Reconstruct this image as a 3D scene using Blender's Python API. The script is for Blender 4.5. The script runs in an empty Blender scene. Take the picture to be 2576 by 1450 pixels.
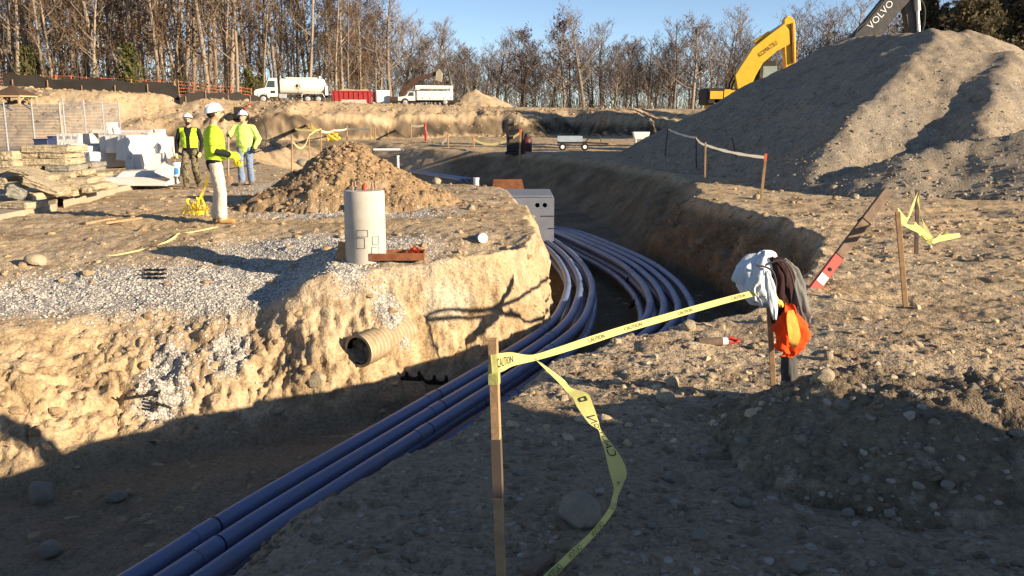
import bpy, bmesh, math, random
import numpy as np
from mathutils import Vector, Matrix, Quaternion
from mathutils.bvhtree import BVHTree

# ------------------------------------------------------------------ camera, sky, sun, exposure
SC = bpy.context.scene
COL = SC.collection
CAM_Z = 1.6
FPX, CU, CV = 2201.0, 1288.0, 725.0          # focal length and centre in units of a 2576 px wide picture
PITCH = math.atan((725.0 - 302.0) / FPX)
cam_d = bpy.data.cameras.new('camera')
cam_d.sensor_width = 36.0
cam_d.lens = 36.0 * FPX / 2576.0
cam_d.clip_start, cam_d.clip_end = 0.05, 3000.0
cam = bpy.data.objects.new('camera', cam_d)
COL.objects.link(cam)
cam.location = (0, 0, CAM_Z)
cam.rotation_euler = (math.pi / 2 - PITCH, 0, 0)
SC.camera = cam

SUN_EL, SUN_AZ = math.radians(16.0), math.radians(25.0)   # azimuth: degrees behind the picture's right
SUN = Vector((math.cos(SUN_EL) * math.cos(SUN_AZ), -math.cos(SUN_EL) * math.sin(SUN_AZ), math.sin(SUN_EL)))
world = bpy.data.worlds.new('World')
SC.world = world
world.use_nodes = True
wn = world.node_tree
bg = wn.nodes['Background']
sky = wn.nodes.new('ShaderNodeTexSky')
sky.sky_type = 'NISHITA'
sky.sun_disc = False
sky.sun_elevation = SUN_EL
sky.sun_rotation = math.pi / 2 + SUN_AZ
sky.altitude = 500
sky.air_density = 0.6
sky.dust_density = 0.1
sky.ozone_density = 1.0
wn.links.new(sky.outputs[0], bg.inputs[0])
bg.inputs[1].default_value = 0.08
sun_d = bpy.data.lights.new('sun', 'SUN')
sun_d.energy = 5.0
sun_d.angle = math.radians(0.5)
sun_d.color = (1.0, 0.83, 0.60)
sun_o = bpy.data.objects.new('sun', sun_d)
COL.objects.link(sun_o)
sun_o.location = SUN * 60
sun_o.rotation_euler = SUN.to_track_quat('Z', 'Y').to_euler()
SC.view_settings.view_transform = 'Standard'
SC.view_settings.look = 'None'
SC.view_settings.exposure = 1.2
SC.view_settings.gamma = 1.0
SC.view_settings.use_curve_mapping = False
SC.cycles.max_bounces = 6
SC.cycles.transparent_max_bounces = 8

# ------------------------------------------------------------------ helpers
rnd = random.Random(7)
_cp, _sp = math.cos(PITCH), math.sin(PITCH)


def ray(u, v):
    a, b = (u - CU) / FPX, (CV - v) / FPX
    return Vector((a, _cp + b * _sp, -_sp + b * _cp))


def G(u, v, z=0.0):
    """point of the level plane z seen at (u, v)"""
    d = ray(u, v)
    return Vector((0, 0, CAM_Z)) + d * ((z - CAM_Z) / d.z)


def D(u, v, y):
    """point at forward distance y seen at (u, v)"""
    d = ray(u, v)
    return Vector((0, 0, CAM_Z)) + d * (y / d.y)


def link(o, parent=None):
    COL.objects.link(o)
    if parent is not None:
        o.parent = parent
    return o


def tag(o, label=None, cat=None, group=None, kind=None):
    if label: o['label'] = label
    if cat: o['category'] = cat
    if group: o['group'] = group
    if kind: o['kind'] = kind
    return o


def thing(name, label, cat, loc=(0, 0, 0), rz=0.0, group=None, rot=None):
    o = bpy.data.objects.new(name, None)
    o.empty_display_size = 0.1
    COL.objects.link(o)
    o.location = loc
    o.rotation_euler = rot if rot is not None else (0, 0, rz)
    return tag(o, label, cat, group, 'thing')


def copy_tree(o, parent=None):
    c = o.copy()
    COL.objects.link(c)
    c.parent = parent
    for ch in list(o.children):
        copy_tree(ch, c)
    return c


class MB:
    """collects shapes; build() links them as one mesh object"""
    def __init__(s):
        s.v, s.f, s.m = [], [], []

    def add(s, vs, fs, mi=0):
        o = len(s.v)
        s.v.extend([tuple(p) for p in vs])
        for f in fs:
            s.f.append(tuple(i + o for i in f))
            s.m.append(mi)
        return s

    def box(s, c, size, rot=None, mi=0, taper=(1, 1)):
        hx, hy, hz = size[0] / 2, size[1] / 2, size[2] / 2
        vs = []
        for z in (-1, 1):
            tx, ty = (taper if z > 0 else (1, 1))
            for x, y in ((-1, -1), (1, -1), (1, 1), (-1, 1)):
                vs.append(Vector((x * hx * tx, y * hy * ty, z * hz)))
        if rot is not None:
            R = rot if isinstance(rot, Matrix) else Matrix.Rotation(rot, 3, 'Z')
            vs = [R @ p for p in vs]
        c = Vector(c)
        return s.add([p + c for p in vs], [(3, 2, 1, 0), (4, 5, 6, 7), (0, 1, 5, 4), (1, 2, 6, 5), (2, 3, 7, 6), (3, 0, 4, 7)], mi)

    def beam(s, a, b, w, h, mi=0, up=(0, 0, 1), w2=None, h2=None):
        a, b = Vector(a), Vector(b)
        d = (b - a).normalized()
        x = d.cross(Vector(up))
        if x.length < 1e-4: x = d.cross(Vector((1, 0, 0)))
        x.normalize()
        y = x.cross(d).normalized()
        w2 = w if w2 is None else w2
        h2 = h if h2 is None else h2
        vs = [a - x * w / 2 - y * h / 2, a + x * w / 2 - y * h / 2, a + x * w / 2 + y * h / 2, a - x * w / 2 + y * h / 2,
              b - x * w2 / 2 - y * h2 / 2, b + x * w2 / 2 - y * h2 / 2, b + x * w2 / 2 + y * h2 / 2, b - x * w2 / 2 + y * h2 / 2]
        return s.add(vs, [(3, 2, 1, 0), (4, 5, 6, 7), (0, 1, 5, 4), (1, 2, 6, 5), (2, 3, 7, 6), (3, 0, 4, 7)], mi)

    def tube(s, pts, r, n=8, caps=True, mi=0, inner=None):
        pts = [Vector(p) for p in pts]
        rs = r if isinstance(r, (list, tuple)) else [r] * len(pts)
        t0 = (pts[1] - pts[0]).normalized()
        x = t0.cross(Vector((0, 0, 1)))
        if x.length < 1e-3: x = t0.cross(Vector((0, 1, 0)))
        x.normalize()
        vs = []
        for i, p in enumerate(pts):
            t = (pts[min(i + 1, len(pts) - 1)] - pts[max(i - 1, 0)]).normalized()
            x = (x - t * x.dot(t)).normalized()
            y = t.cross(x)
            for k in range(n):
                a = 2 * math.pi * k / n
                vs.append(p + (x * math.cos(a) + y * math.sin(a)) * rs[i])
        fs = []
        for i in range(len(pts) - 1):
            for k in range(n):
                k2 = (k + 1) % n
                fs.append((i * n + k, i * n + k2, (i + 1) * n + k2, (i + 1) * n + k))
        if caps:
            fs.append(tuple(range(n - 1, -1, -1)))
            fs.append(tuple((len(pts) - 1) * n + k for k in range(n)))
        return s.add(vs, fs, mi)

    def cyl(s, a, b, r, r2=None, n=16, mi=0, caps=True):
        return s.tube([a, b], [r, r if r2 is None else r2], n, caps, mi)

    def prism(s, poly, axis_a, axis_b, depth_vec, origin=(0, 0, 0), mi=0):
        """polygon given in the (axis_a, axis_b) plane, extruded by depth_vec"""
        A, B, Dv, O = Vector(axis_a), Vector(axis_b), Vector(depth_vec), Vector(origin)
        n = len(poly)
        lo = [O + A * p[0] + B * p[1] for p in poly]
        hi = [p + Dv for p in lo]
        fs = [tuple(range(n - 1, -1, -1)), tuple(range(n, 2 * n))]
        for i in range(n):
            j = (i + 1) % n
            fs.append((i, j, n + j, n + i))
        return s.add(lo + hi, fs, mi)

    def ball(s, c, r, seg=12, rings=8, mi=0, z0=-1.0):
        rr = r if isinstance(r, (tuple, list)) else (r, r, r)
        vs, fs = [], []
        t0 = math.asin(max(-1, z0))
        for i in range(rings + 1):
            t = t0 + (math.pi / 2 - t0) * i / rings
            for k in range(seg):
                a = 2 * math.pi * k / seg
                vs.append((c[0] + rr[0] * math.cos(t) * math.cos(a), c[1] + rr[1] * math.cos(t) * math.sin(a), c[2] + rr[2] * math.sin(t)))
        for i in range(rings):
            for k in range(seg):
                k2 = (k + 1) % seg
                fs.append((i * seg + k, i * seg + k2, (i + 1) * seg + k2, (i + 1) * seg + k))
        fs.append(tuple(range(seg - 1, -1, -1)))
        return s.add(vs, fs, mi)

    def xform(s, M):
        s.v = [tuple(M @ Vector(p)) for p in s.v]
        return s

    def build(s, name, mats, parent=None, smooth=False, bevel=0.0, loc=None):
        me = bpy.data.meshes.new(name)
        me.from_pydata(s.v, [], s.f)
        for m in (mats if isinstance(mats, (list, tuple)) else [mats]):
            me.materials.append(m)
        if any(s.m):
            me.polygons.foreach_set('material_index', s.m)
        bm = bmesh.new(); bm.from_mesh(me)
        bmesh.ops.recalc_face_normals(bm, faces=bm.faces[:])
        if bevel > 0:
            bmesh.ops.bevel(bm, geom=bm.edges[:], offset=bevel, segments=1, affect='EDGES', clamp_overlap=True)
        bm.to_mesh(me); bm.free()
        if smooth:
            me.polygons.foreach_set('use_smooth', [True] * len(me.polygons))
            try:
                me.set_sharp_from_angle(angle=math.radians(smooth if smooth is not True else 40))
            except Exception:
                pass
        me.update()
        o = bpy.data.objects.new(name, me)
        link(o, parent)
        if loc is not None: o.location = loc
        return o


def np_mesh(name, V, F, mat, parent=None, smooth=False, attrs=None, tint=None):
    """mesh from numpy arrays; F is (n, 3) or (n, 4)"""
    me = bpy.data.meshes.new(name)
    k = F.shape[1]
    me.vertices.add(len(V)); me.vertices.foreach_set('co', np.ascontiguousarray(V, dtype=np.float32).ravel())
    me.loops.add(F.size); me.loops.foreach_set('vertex_index', np.ascontiguousarray(F, dtype=np.int32).ravel())
    me.polygons.add(len(F)); me.polygons.foreach_set('loop_start', np.arange(0, F.size, k, dtype=np.int32))
    try:
        me.polygons.foreach_set('loop_total', np.full(len(F), k, dtype=np.int32))
    except Exception:
        pass
    if smooth: me.polygons.foreach_set('use_smooth', np.ones(len(F), dtype=bool))
    me.update(calc_edges=True)
    if attrs:
        for an, av in attrs.items():
            a = me.attributes.new(an, 'FLOAT', 'POINT')
            a.data.foreach_set('value', np.ascontiguousarray(av, dtype=np.float32))
    if tint is not None:
        a = me.attributes.new('tint', 'FLOAT_COLOR', 'POINT')
        a.data.foreach_set('color', np.concatenate([tint, np.ones((len(tint), 1))], 1).astype(np.float32).ravel())
    me.materials.append(mat)
    o = bpy.data.objects.new(name, me)
    return link(o, parent)


# ------------------------------------------------------------------ noise
_rs = np.random.RandomState(11)
_perm = np.concatenate([_rs.permutation(256)] * 3).astype(np.int32)
_val = _rs.rand(256).astype(np.float32) * 2 - 1


def vnoise(x, y, z=0.0):
    x = np.asarray(x, dtype=np.float32); y = np.asarray(y, dtype=np.float32)
    z = np.zeros_like(x) + np.float32(z) if np.isscalar(z) else np.asarray(z, dtype=np.float32)
    xi, yi, zi = np.floor(x), np.floor(y), np.floor(z)
    fx, fy, fz = x - xi, y - yi, z - zi
    xi, yi, zi = xi.astype(np.int32) & 255, yi.astype(np.int32) & 255, zi.astype(np.int32) & 255
    fx, fy, fz = [t * t * t * (t * (t * 6 - 15) + 10) for t in (fx, fy, fz)]
    def h(i, j, k):
        return _val[_perm[_perm[_perm[(xi + i) & 255] + ((yi + j) & 255)] + ((zi + k) & 255)]]
    a = h(0, 0, 0) * (1 - fx) + h(1, 0, 0) * fx
    b = h(0, 1, 0) * (1 - fx) + h(1, 1, 0) * fx
    c = h(0, 0, 1) * (1 - fx) + h(1, 0, 1) * fx
    d = h(0, 1, 1) * (1 - fx) + h(1, 1, 1) * fx
    return (a * (1 - fy) + b * fy) * (1 - fz) + (c * (1 - fy) + d * fy) * fz


def fbm(x, y, z=0.0, wl=1.0, octv=4, gain=0.5, billow=False):
    s, a, n = 0.0, 1.0, 0.0
    f = 1.0 / wl
    for o in range(octv):
        v = vnoise(x * f + 17.3 * o, y * f + 5.1 * o, (z * f + 3.7 * o) if not np.isscalar(z) else z + 3.7 * o)
        if billow: v = np.abs(v) * 2 - 0.6
        s = s + v * a; n += a
        a *= gain; f *= 2.03
    return s / n


def sstep(a, b, x):
    t = np.clip((x - a) / (b - a), 0, 1)
    return t * t * (3 - 2 * t)


def poly_dist(x, y, P):
    """distance to the outline of polygon P, and whether inside"""
    d2 = np.full(x.shape, 1e12, dtype=np.float64)
    ins = np.zeros(x.shape, dtype=bool)
    n = len(P)
    for i in range(n):
        ax, ay = P[i]; bx, by = P[(i + 1) % n]
        ex, ey = bx - ax, by - ay
        t = np.clip(((x - ax) * ex + (y - ay) * ey) / (ex * ex + ey * ey + 1e-12), 0, 1)
        d2 = np.minimum(d2, (x - ax - t * ex) ** 2 + (y - ay - t * ey) ** 2)
        c = (ay > y) != (by > y)
        ins ^= c & (x < (bx - ax) * (y - ay) / (by - ay + 1e-12) + ax)
    return np.sqrt(d2), ins


# ------------------------------------------------------------------ materials
MATS = {}


class NT:
    def __init__(s, name):
        s.m = bpy.data.materials.new(name); s.m.use_nodes = True
        s.t = s.m.node_tree
        s.b = s.t.nodes['Principled BSDF']
        s.out = s.t.nodes['Material Output']
        MATS[name] = s.m

    def n(s, typ, **kw):
        o = s.t.nodes.new('ShaderNode' + typ)
        for k, v in kw.items(): setattr(o, k, v)
        return o

    def l(s, a, b): s.t.links.new(a, b)

    def pos(s, obj=False):
        if obj:
            return s.n('TexCoord').outputs['Object']
        return s.n('NewGeometry').outputs['Position']

    def noise(s, vec, scale, detail=4, rough=0.55, dist=0.0):
        o = s.n('TexNoise'); s.l(vec, o.inputs['Vector'])
        o.inputs['Scale'].default_value = scale; o.inputs['Detail'].default_value = detail
        o.inputs['Roughness'].default_value = rough; o.inputs['Distortion'].default_value = dist
        return o.outputs['Fac']

    def voro(s, vec, scale, feature='F1', rand=1.0):
        o = s.n('TexVoronoi', feature=feature); s.l(vec, o.inputs['Vector'])
        o.inputs['Scale'].default_value = scale
        if 'Randomness' in o.inputs: o.inputs['Randomness'].default_value = rand
        return o

    def ramp(s, fac, stops, interp='LINEAR'):
        o = s.n('ValToRGB'); o.color_ramp.interpolation = interp
        e = o.color_ramp.elements
        while len(e) < len(stops): e.new(0.5)
        for i, (p, c) in enumerate(stops):
            e[i].position = p
            e[i].color = (c, c, c, 1) if isinstance(c, (int, float)) else (c[0], c[1], c[2], 1)
        s.l(fac, o.inputs['Fac'])
        return o.outputs['Color']

    def mix(s, fac, a, b, mode='MIX'):
        o = s.n('Mix', data_type='RGBA', blend_type=mode)
        for sock, val in ((o.inputs[0], fac), (o.inputs[6], a), (o.inputs[7], b)):
            if isinstance(val, (int, float)): sock.default_value = val
            elif isinstance(val, tuple): sock.default_value = (val[0], val[1], val[2], 1)
            else: s.l(val, sock)
        return o.outputs[2]

    def math(s, op, a, b=None, clamp=False):
        o = s.n('Math', operation=op, use_clamp=clamp)
        for sock, val in ((o.inputs[0], a), (o.inputs[1], b)):
            if val is None: continue
            if isinstance(val, (int, float)): sock.default_value = val
            else: s.l(val, sock)
        return o.outputs[0]

    def attr(s, name):
        o = s.n('Attribute'); o.attribute_name = name
        return o.outputs['Fac']

    def color(s, c):
        if isinstance(c, tuple): s.b.inputs['Base Color'].default_value = (c[0], c[1], c[2], 1)
        else: s.l(c, s.b.inputs['Base Color'])

    def set(s, rough=0.8, spec=0.3, metal=0.0):
        s.b.inputs['Roughness'].default_value = rough
        s.b.inputs['Specular IOR Level'].default_value = spec
        s.b.inputs['Metallic'].default_value = metal
        return s

    def bump(s, h, dist=0.02, strength=1.0, prev=None):
        o = s.n('Bump'); o.inputs['Distance'].default_value = dist; o.inputs['Strength'].default_value = strength
        s.l(h, o.inputs['Height'])
        if prev is not None: s.l(prev, o.inputs['Normal'])
        s.l(o.outputs[0], s.b.inputs['Normal'])
        return o.outputs[0]


def plain(name, col, rough=0.6, spec=0.3, metal=0.0, var=0.12, scale=3.0, bump=0.0, bscale=40, dirt=None, obj=True):
    """painted / plain surface with a little uneven wear"""
    if name in MATS: return MATS[name]
    t = NT(name).set(rough, spec, metal)
    p = t.pos(obj)
    n1 = t.noise(p, scale, 5, 0.6)
    lo = tuple(c * (1 - var) for c in col); hi = tuple(min(1, c * (1 + var)) for c in col)
    c = t.mix(t.ramp(n1, [(0.3, 0.0), (0.7, 1.0)]), lo, hi)
    if dirt is not None:
        n2 = t.noise(p, scale * 2.3, 6, 0.65)
        c = t.mix(t.ramp(n2, [(0.52, 0.0), (0.72, dirt[3] if len(dirt) > 3 else 0.7)]), c, dirt[:3])
    t.color(c)
    t.l(t.ramp(n1, [(0.2, max(0, rough - 0.12)), (0.8, min(1, rough + 0.12))]), t.b.inputs['Roughness'])
    if bump > 0:
        t.bump(t.noise(p, bscale, 4, 0.6), bump, 1.0)
    return t.m
# ------------------------------------------------------------------ ground materials
def soil_material(name, grav=True, gscale=42.0):
    """earth: broad colour is the 'tint' attribute of the mesh, grain and pebbles are added here"""
    t = NT(name).set(1.0, 0.08)
    p = t.pos()
    tc = t.n('Attribute'); tc.attribute_name = 'tint'
    fin = t.noise(p, 30, 3, 0.7)
    c = t.mix(1.0, tc.outputs['Color'], t.ramp(fin, [(0.30, 0.62), (0.52, 1.0), (0.72, 1.22)]), 'MULTIPLY')
    h = fin
    if grav:
        gv = t.voro(p, gscale, 'F1'); gs = t.n('SeparateColor'); t.l(gv.outputs['Color'], gs.inputs[0])
        gm = t.ramp(t.math('ADD', t.attr('gravel'), t.math('MULTIPLY', t.math('SUBTRACT', gs.outputs[2], 0.5), 0.5)), [(0.42, 0.0), (0.54, 1.0)])
        gcol = t.ramp(gs.outputs[0], [(0.0, (0.24, 0.22, 0.20)), (0.35, (0.40, 0.37, 0.33)), (0.7, (0.53, 0.49, 0.44)), (1.0, (0.70, 0.66, 0.60))])
        gcol = t.mix(t.ramp(gv.outputs['Distance'], [(0.35, 0.0), (0.7, 0.75)]), gcol, (0.17, 0.145, 0.115))
        c = t.mix(gm, c, gcol)
        h = t.math('ADD', t.math('MULTIPLY', fin, 0.8), t.math('MULTIPLY', t.math('MULTIPLY', gm, gv.outputs['Distance']), -0.5))
    t.color(c)
    t.bump(h, 0.035, 0.8)
    return t.m


M_SOIL = soil_material('soil')
M_LOOSE = soil_material('loose_soil', False)
M_GRAVEL = soil_material('crushed_gravel', True, 26.0)

C_DRY, C_WARM, C_DARK = (0.46, 0.35, 0.23), (0.475, 0.345, 0.205), (0.26, 0.18, 0.105)


def lerp3(f, a, b):
    f = np.clip(f, 0, 1)[..., None]
    return np.asarray(a) * (1 - f) + np.asarray(b) * f


def earth_tint(x, y, z, dry=C_DRY, warm=C_WARM, dark=C_DARK, amt=1.0):
    c = lerp3(sstep(-0.3, 0.3, fbm(x, y, z, 1.9, 3)), dry, warm)
    c = lerp3(sstep(0.0, 0.55, fbm(x + 9, y, z, 0.42, 4, 0.6)) * 0.75 * amt, c, dark)
    c = lerp3(sstep(0.1, 0.6, fbm(x, y + 5, z, 0.09, 3, 0.65)) * 0.6 * amt, c, tuple(k * 0.6 for k in dark))
    c = lerp3(sstep(0.2, 0.7, fbm(x + 3, y + 5, z, 0.15, 3, 0.65)) * 0.5 * amt, c, (0.50, 0.42, 0.30))
    return c


# ------------------------------------------------------------------ ground: one sheet, trench and banks carved in
LIP = [G(*p)[:2] for p in ((-420, 690), (0, 700), (250, 672), (600, 668), (760, 672), (870, 668), (1080, 655), (1225, 640), (1295, 620), (1335, 594),
                           (1330, 552), (1300, 508), (1262, 476))]
LIP += [(-2.2, 22.5), (-6, 27), (-9.5, 33), (-13, 42), (-13, 60), (-8, 60), (-3.6, 47.5), (-0.5, 44), (2.0, 40), (4.0, 35), (5.0, 29), (4.9, 23), (4.3, 19.5)]
LIP += [G(*p)[:2] for p in ((1750, 492), (1900, 522), (2085, 595), (2085, 640), (2000, 735), (1910, 780), (1700, 815), (1490, 878), (1410, 922),
                            (1362, 968), (1205, 1095), (880, 1250), (610, 1440))]
LIP += [(-2.6, 1.2), (-5, -1.5), (-9, -2.5), (-12, 2), (-11, 7)]
FLOOR = [(-9.5, 5.6), (-5.8, 5.8), (-4.7, 6.5), (-3.8, 7.1), (-2.9, 7.9), (-2.1, 8.45), (-1.45, 8.85), (-0.9, 9.25), (-0.45, 9.75), (-0.05, 10.3),
         (0.25, 10.85), (0.58, 11.7), (0.75, 12.6), (0.65, 15), (0.5, 18.4), (-0.2, 21.5), (-3, 25), (-6.5, 30), (-9, 36), (-9.5, 52), (-6.5, 44), (-3.2, 40.5),
         (0.3, 36), (2.2, 31), (2.9, 25), (2.7, 20.5), (2.9, 18.5), (3.4, 15.5), (3.8, 12.8), (3.6, 11), (2.5, 9.3), (1.0, 8.3), (0.1, 7.2), (-0.75, 6.1), (-1.7, 4.6), (-2.4, 3.2), (-3.5, 1.2), (-6, 0), (-9, 2)]
FLOOR_Z = -1.55


def bank_top(x):
    return np.interp(x, [-120, -60, -40, -30, -24, -8, 0, 15, 60], [4.6, 4.4, 4.1, 3.6, 3.15, 3.0, 2.9, 2.75, 2.6])


def bank_foot(x):
    return np.interp(x, [-120, -60, -35, -22, -12, -4, 6, 18, 60], [36, 42, 50, 60, 74, 83, 85, 83, 80])


BLOBS_GRAVEL = [  # x, y, half sizes in plan: patches of crushed stone
    (-3.0, 10.35, 2.0, 0.6), (-4.6, 10.0, 1.5, 0.7), (-2.6, 11.6, 1.5, 0.6), (-1.6, 11.2, 0.6, 0.6), (-5.8, 9.7, 1.3, 0.45), (-3.4, 9.75, 0.8, 0.4),
    (-2.3, 9.95, 0.5, 0.35), (-2.8, 15.3, 1.8, 0.8), (-4.2, 21.5, 2.2, 2.6), (-3.0, 26.5, 2.0, 2.6), (-3.55, 8.6, 0.25, 0.45), (-1.85, 9.75, 0.22, 0.3), (-3.0, 9.0, 0.22, 0.25),
    (-1.35, 9.55, 0.22, 0.15)]
FILLS = [(-0.95, 10.25, -0.55, 0.5, 0.5, 0.42)]


def terrain_z(x, y):
    """broad shape of the ground; returns z and the wall factor"""
    dl, inside = poly_dist(x, y, LIP)
    df, infl = poly_dist(x, y, FLOOR)
    df = np.where(infl, 0.0, df)
    wob = fbm(x, y, 0.0, 1.1, 3) * 0.16 + fbm(x, y, 3.3, 0.35, 2) * 0.06
    far = sstep(20, 26, y)
    dl2 = np.clip(np.where(inside, dl, -dl) + wob * (1 - far) - 0.02, 0, None)
    s = dl2 / (dl2 + df + 1e-6)
    s = np.where(s > 0, s, 0)
    steep = np.clip(s * 1.12 - 0.06, 0, 1)
    s2 = np.where(inside | (dl < 0.4), steep * steep * (3 - 2 * steep) * 0.35 + steep * 0.65, 0)
    z = FLOOR_Z * s2
    wall = np.clip(4 * s2 * (1 - s2), 0, 1)
    # banks behind the site
    foot = bank_foot(x) + fbm(x, y * 0.2, 7.7, 9.0, 3) * 6.0 + np.abs(vnoise(x / 5.5, y * 0 + 2.2)) * 6.0
    run = np.interp(x, [-60, -25, -8, 0, 60], [20, 15, 12, 12, 12])
    b = np.clip((y - foot) / run, 0, 1)
    b0 = np.clip(b / 0.30, 0, 1); low = np.interp(x, [-30, -14], [0.15, 0.58])
    b = low * b0 * b0 * (3 - 2 * b0) + (1 - low) * b
    z = z + b * bank_top(x) + np.clip(y - foot, 0, 400) * 0.004
    # gentle lie of the land
    z = z + fbm(x, y, 1.0, 6.0, 3) * 0.10 * sstep(2, 9, np.hypot(x, y)) * (1 - s2)
    z = z + np.where(y < 3.2, 0, 0)
    # gravel shelf on the left dips to the trench
    z = z - 0.16 * np.exp(-((x + 4.6) / 2.6) ** 2 - ((y - 9.0) / 1.0) ** 2)
    z = z - 0.34 * (1 - sstep(9.2, 12.6, y)) * sstep(-9, -6.5, x) * (1 - sstep(-2.8, -2.0, x)) * sstep(6, 8, y) * (1 - s2)
    # hollow behind the concrete pier, near swell at the right bank, ruts
    z = z - 0.22 * np.exp(-((x + 0.45) / 0.55) ** 2 - ((y - 11.3) / 0.42) ** 2)
    z = z + 0.06 * np.exp(-((x + 1.3) / 0.9) ** 2 - ((y - 10.75) / 0.5) ** 2)
    return z, wall, s2, b


FAN_O = (0.0, -1.2)
_th = np.concatenate([np.radians(np.arange(-180, -39.9, 4.0)), np.radians(np.linspace(-38, 38, 720)), np.radians(np.arange(40, 180, 4.0))])
# rows follow each profile line so that the cut faces get as many vertices as the flat ground
_rp = [0.6]
while _rp[-1] < 17.5: _rp.append(_rp[-1] + 0.035)
while _rp[-1] < 48: _rp.append(_rp[-1] * 1.006)
while _rp[-1] < 130: _rp.append(_rp[-1] * 1.010)
while _rp[-1] < 900: _rp.append(_rp[-1] * 1.16)
_rp = np.array(_rp)
_cs = np.unique(np.concatenate([np.arange(0, len(_th), 3), [len(_th) - 1]]))
_R, _T = np.meshgrid(_rp, _th[_cs], indexing='ij')
_Z = terrain_z(FAN_O[0] + _R * np.sin(_T), FAN_O[1] + _R * np.cos(_T))[0]
_dr = np.diff(_rp)[:, None]
_tgt = np.interp(0.5 * (_rp[1:] + _rp[:-1]), [0.6, 3.3, 3.6, 9, 17, 48, 130, 900], [0.5, 0.3, 0.026, 0.03, 0.045, 0.32, 1.3, 160])[:, None]
_den = _dr / _tgt + np.clip(np.abs(np.diff(_Z, axis=0)), 0, 1.0) / np.maximum(0.026, _tgt)
_k = np.ones(9) / 9
_den = np.apply_along_axis(lambda q: np.convolve(np.pad(q, 4, mode='edge'), _k, 'valid'), 1, _den)
_cum = np.concatenate([np.zeros((1, _den.shape[1])), np.cumsum(_den, 0)], 0)
_cum /= _cum[-1:]
NROW = 800
_rows = np.stack([np.interp(np.linspace(0, 1, NROW), _cum[:, j], _rp) for j in range(len(_cs))], 1)
RR = np.stack([np.interp(np.arange(len(_th)), _cs, _rows[i]) for i in range(NROW)], 0)
TH = np.broadcast_to(_th, RR.shape)
gx = FAN_O[0] + RR * np.sin(TH)
gy = FAN_O[1] + RR * np.cos(TH)
gz, gwall, gs2, gb = terrain_z(gx, gy)
near = 1 - sstep(14, 40, RR)
# clods, ruts and lumps
lump = fbm(gx, gy, 5.0, 0.9, 5, 0.6) * 0.085 + fbm(gx, gy, 9.0, 0.11, 3, 0.65) * 0.018
for (ax_, ay_, bx_, by_) in ((4.6, 7.2, 12.5, 11.2), (5.6, 5.9, 13.2, 9.8), (2.2, 13.0, 9.5, 14.6), (2.4, 14.6, 9.7, 16.2), (-9.5, 13.2, -2.0, 13.9), (-9.5, 14.7, -2.2, 15.0)):   # wheel ruts
    L_ = math.hypot(bx_ - ax_, by_ - ay_); tx_, ty2 = (bx_ - ax_) / L_, (by_ - ay_) / L_
    al = (gx - ax_) * tx_ + (gy - ay_) * ty2
    ac = (gx - ax_) * -ty2 + (gy - ay_) * tx_ + 0.10 * vnoise(al * 0.5, al * 0 + ax_)
    inr = sstep(0, 0.8, al) * (1 - sstep(L_ - 0.8, L_, al))
    lump = lump + inr * (-0.03 * np.exp(-(ac / 0.13) ** 2) + 0.015 * np.exp(-((np.abs(ac) - 0.22) / 0.07) ** 2) + 0.012 * np.sin(al * 42) * np.exp(-(ac / 0.12) ** 2))
gz = gz + lump * near * np.clip(1.0 - 0.5 * gwall, 0.4, 1)
# earth bank faces: gullies running down, clods
gz = gz + gb * (1 - gb) * 4 * ((fbm(gx, gy * 0.35, 2.0, 2.4, 4, 0.6, True) - 0.35) * 0.6)
gz = gz + sstep(30, 60, RR) * (1 - sstep(120, 160, RR)) * (fbm(gx, gy, 4.0, 2.0, 4, 0.6, True) * 0.10)
dug = np.exp(-((gx + 17) / 9.0) ** 2 - ((gy - 52) / 11.0) ** 2)
gz = gz + dug * fbm(gx + gy * 0.4, gy * 0.25, 8.0, 2.2, 3, 0.5, True) * 0.7
# displacement along the normal on cut faces
P3 = np.stack([gx, gy, gz], -1)
du = np.gradient(P3, axis=0); dv = np.gradient(P3, axis=1)
N3 = np.cross(dv, du); N3 /= (np.linalg.norm(N3, axis=-1, keepdims=True) + 1e-9)
fillm = np.zeros_like(gx)
for fx, fy, fz, sx, sy, sz in FILLS:
    fillm = np.maximum(fillm, np.exp(-(((gx - fx) / sx) ** 2 + ((gy - fy) / sy) ** 2 + ((gz - fz) / sz) ** 2) * 0.9))
wd = gwall * near
crk = np.exp(-(fbm(gx + 2, gy, gz * 0.8, 0.55, 3, 0.5) / 0.035) ** 2) * sstep(-0.1, 0.3, fbm(gx, gy, gz + 4, 1.3, 2))
disp = (fbm(gx, gy, gz * 0.8, 0.8, 5, 0.62) * 0.30 + fbm(gx + 4, gy, gz, 0.30, 3, 0.6) * 0.07 + fbm(gx, gy, gz, 0.10, 3, 0.6) * 0.045 + fbm(gx * 5 + gz * 0.8, gy * 5, gz * 0.9, 0.45, 3, 0.6, True) * 0.05) * wd * (1 - 0.85 * sstep(0.45, 0.7, fillm)) - crk * wd * 0.07
disp = disp * (1 + 0.9 * sstep(1.0, 2.2, gx))
P3 = P3 + N3 * disp[..., None]
P3[..., 2] += fillm * 0.0
GVf = P3.reshape(-1, 3)
nr, nt = gx.shape
idx = np.arange(nr * nt).reshape(nr, nt)
A = idx[:-1, :]; B = idx[1:, :]
GF = np.stack([A, np.roll(A, -1, 1), np.roll(B, -1, 1), B], -1).reshape(-1, 4)
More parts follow.
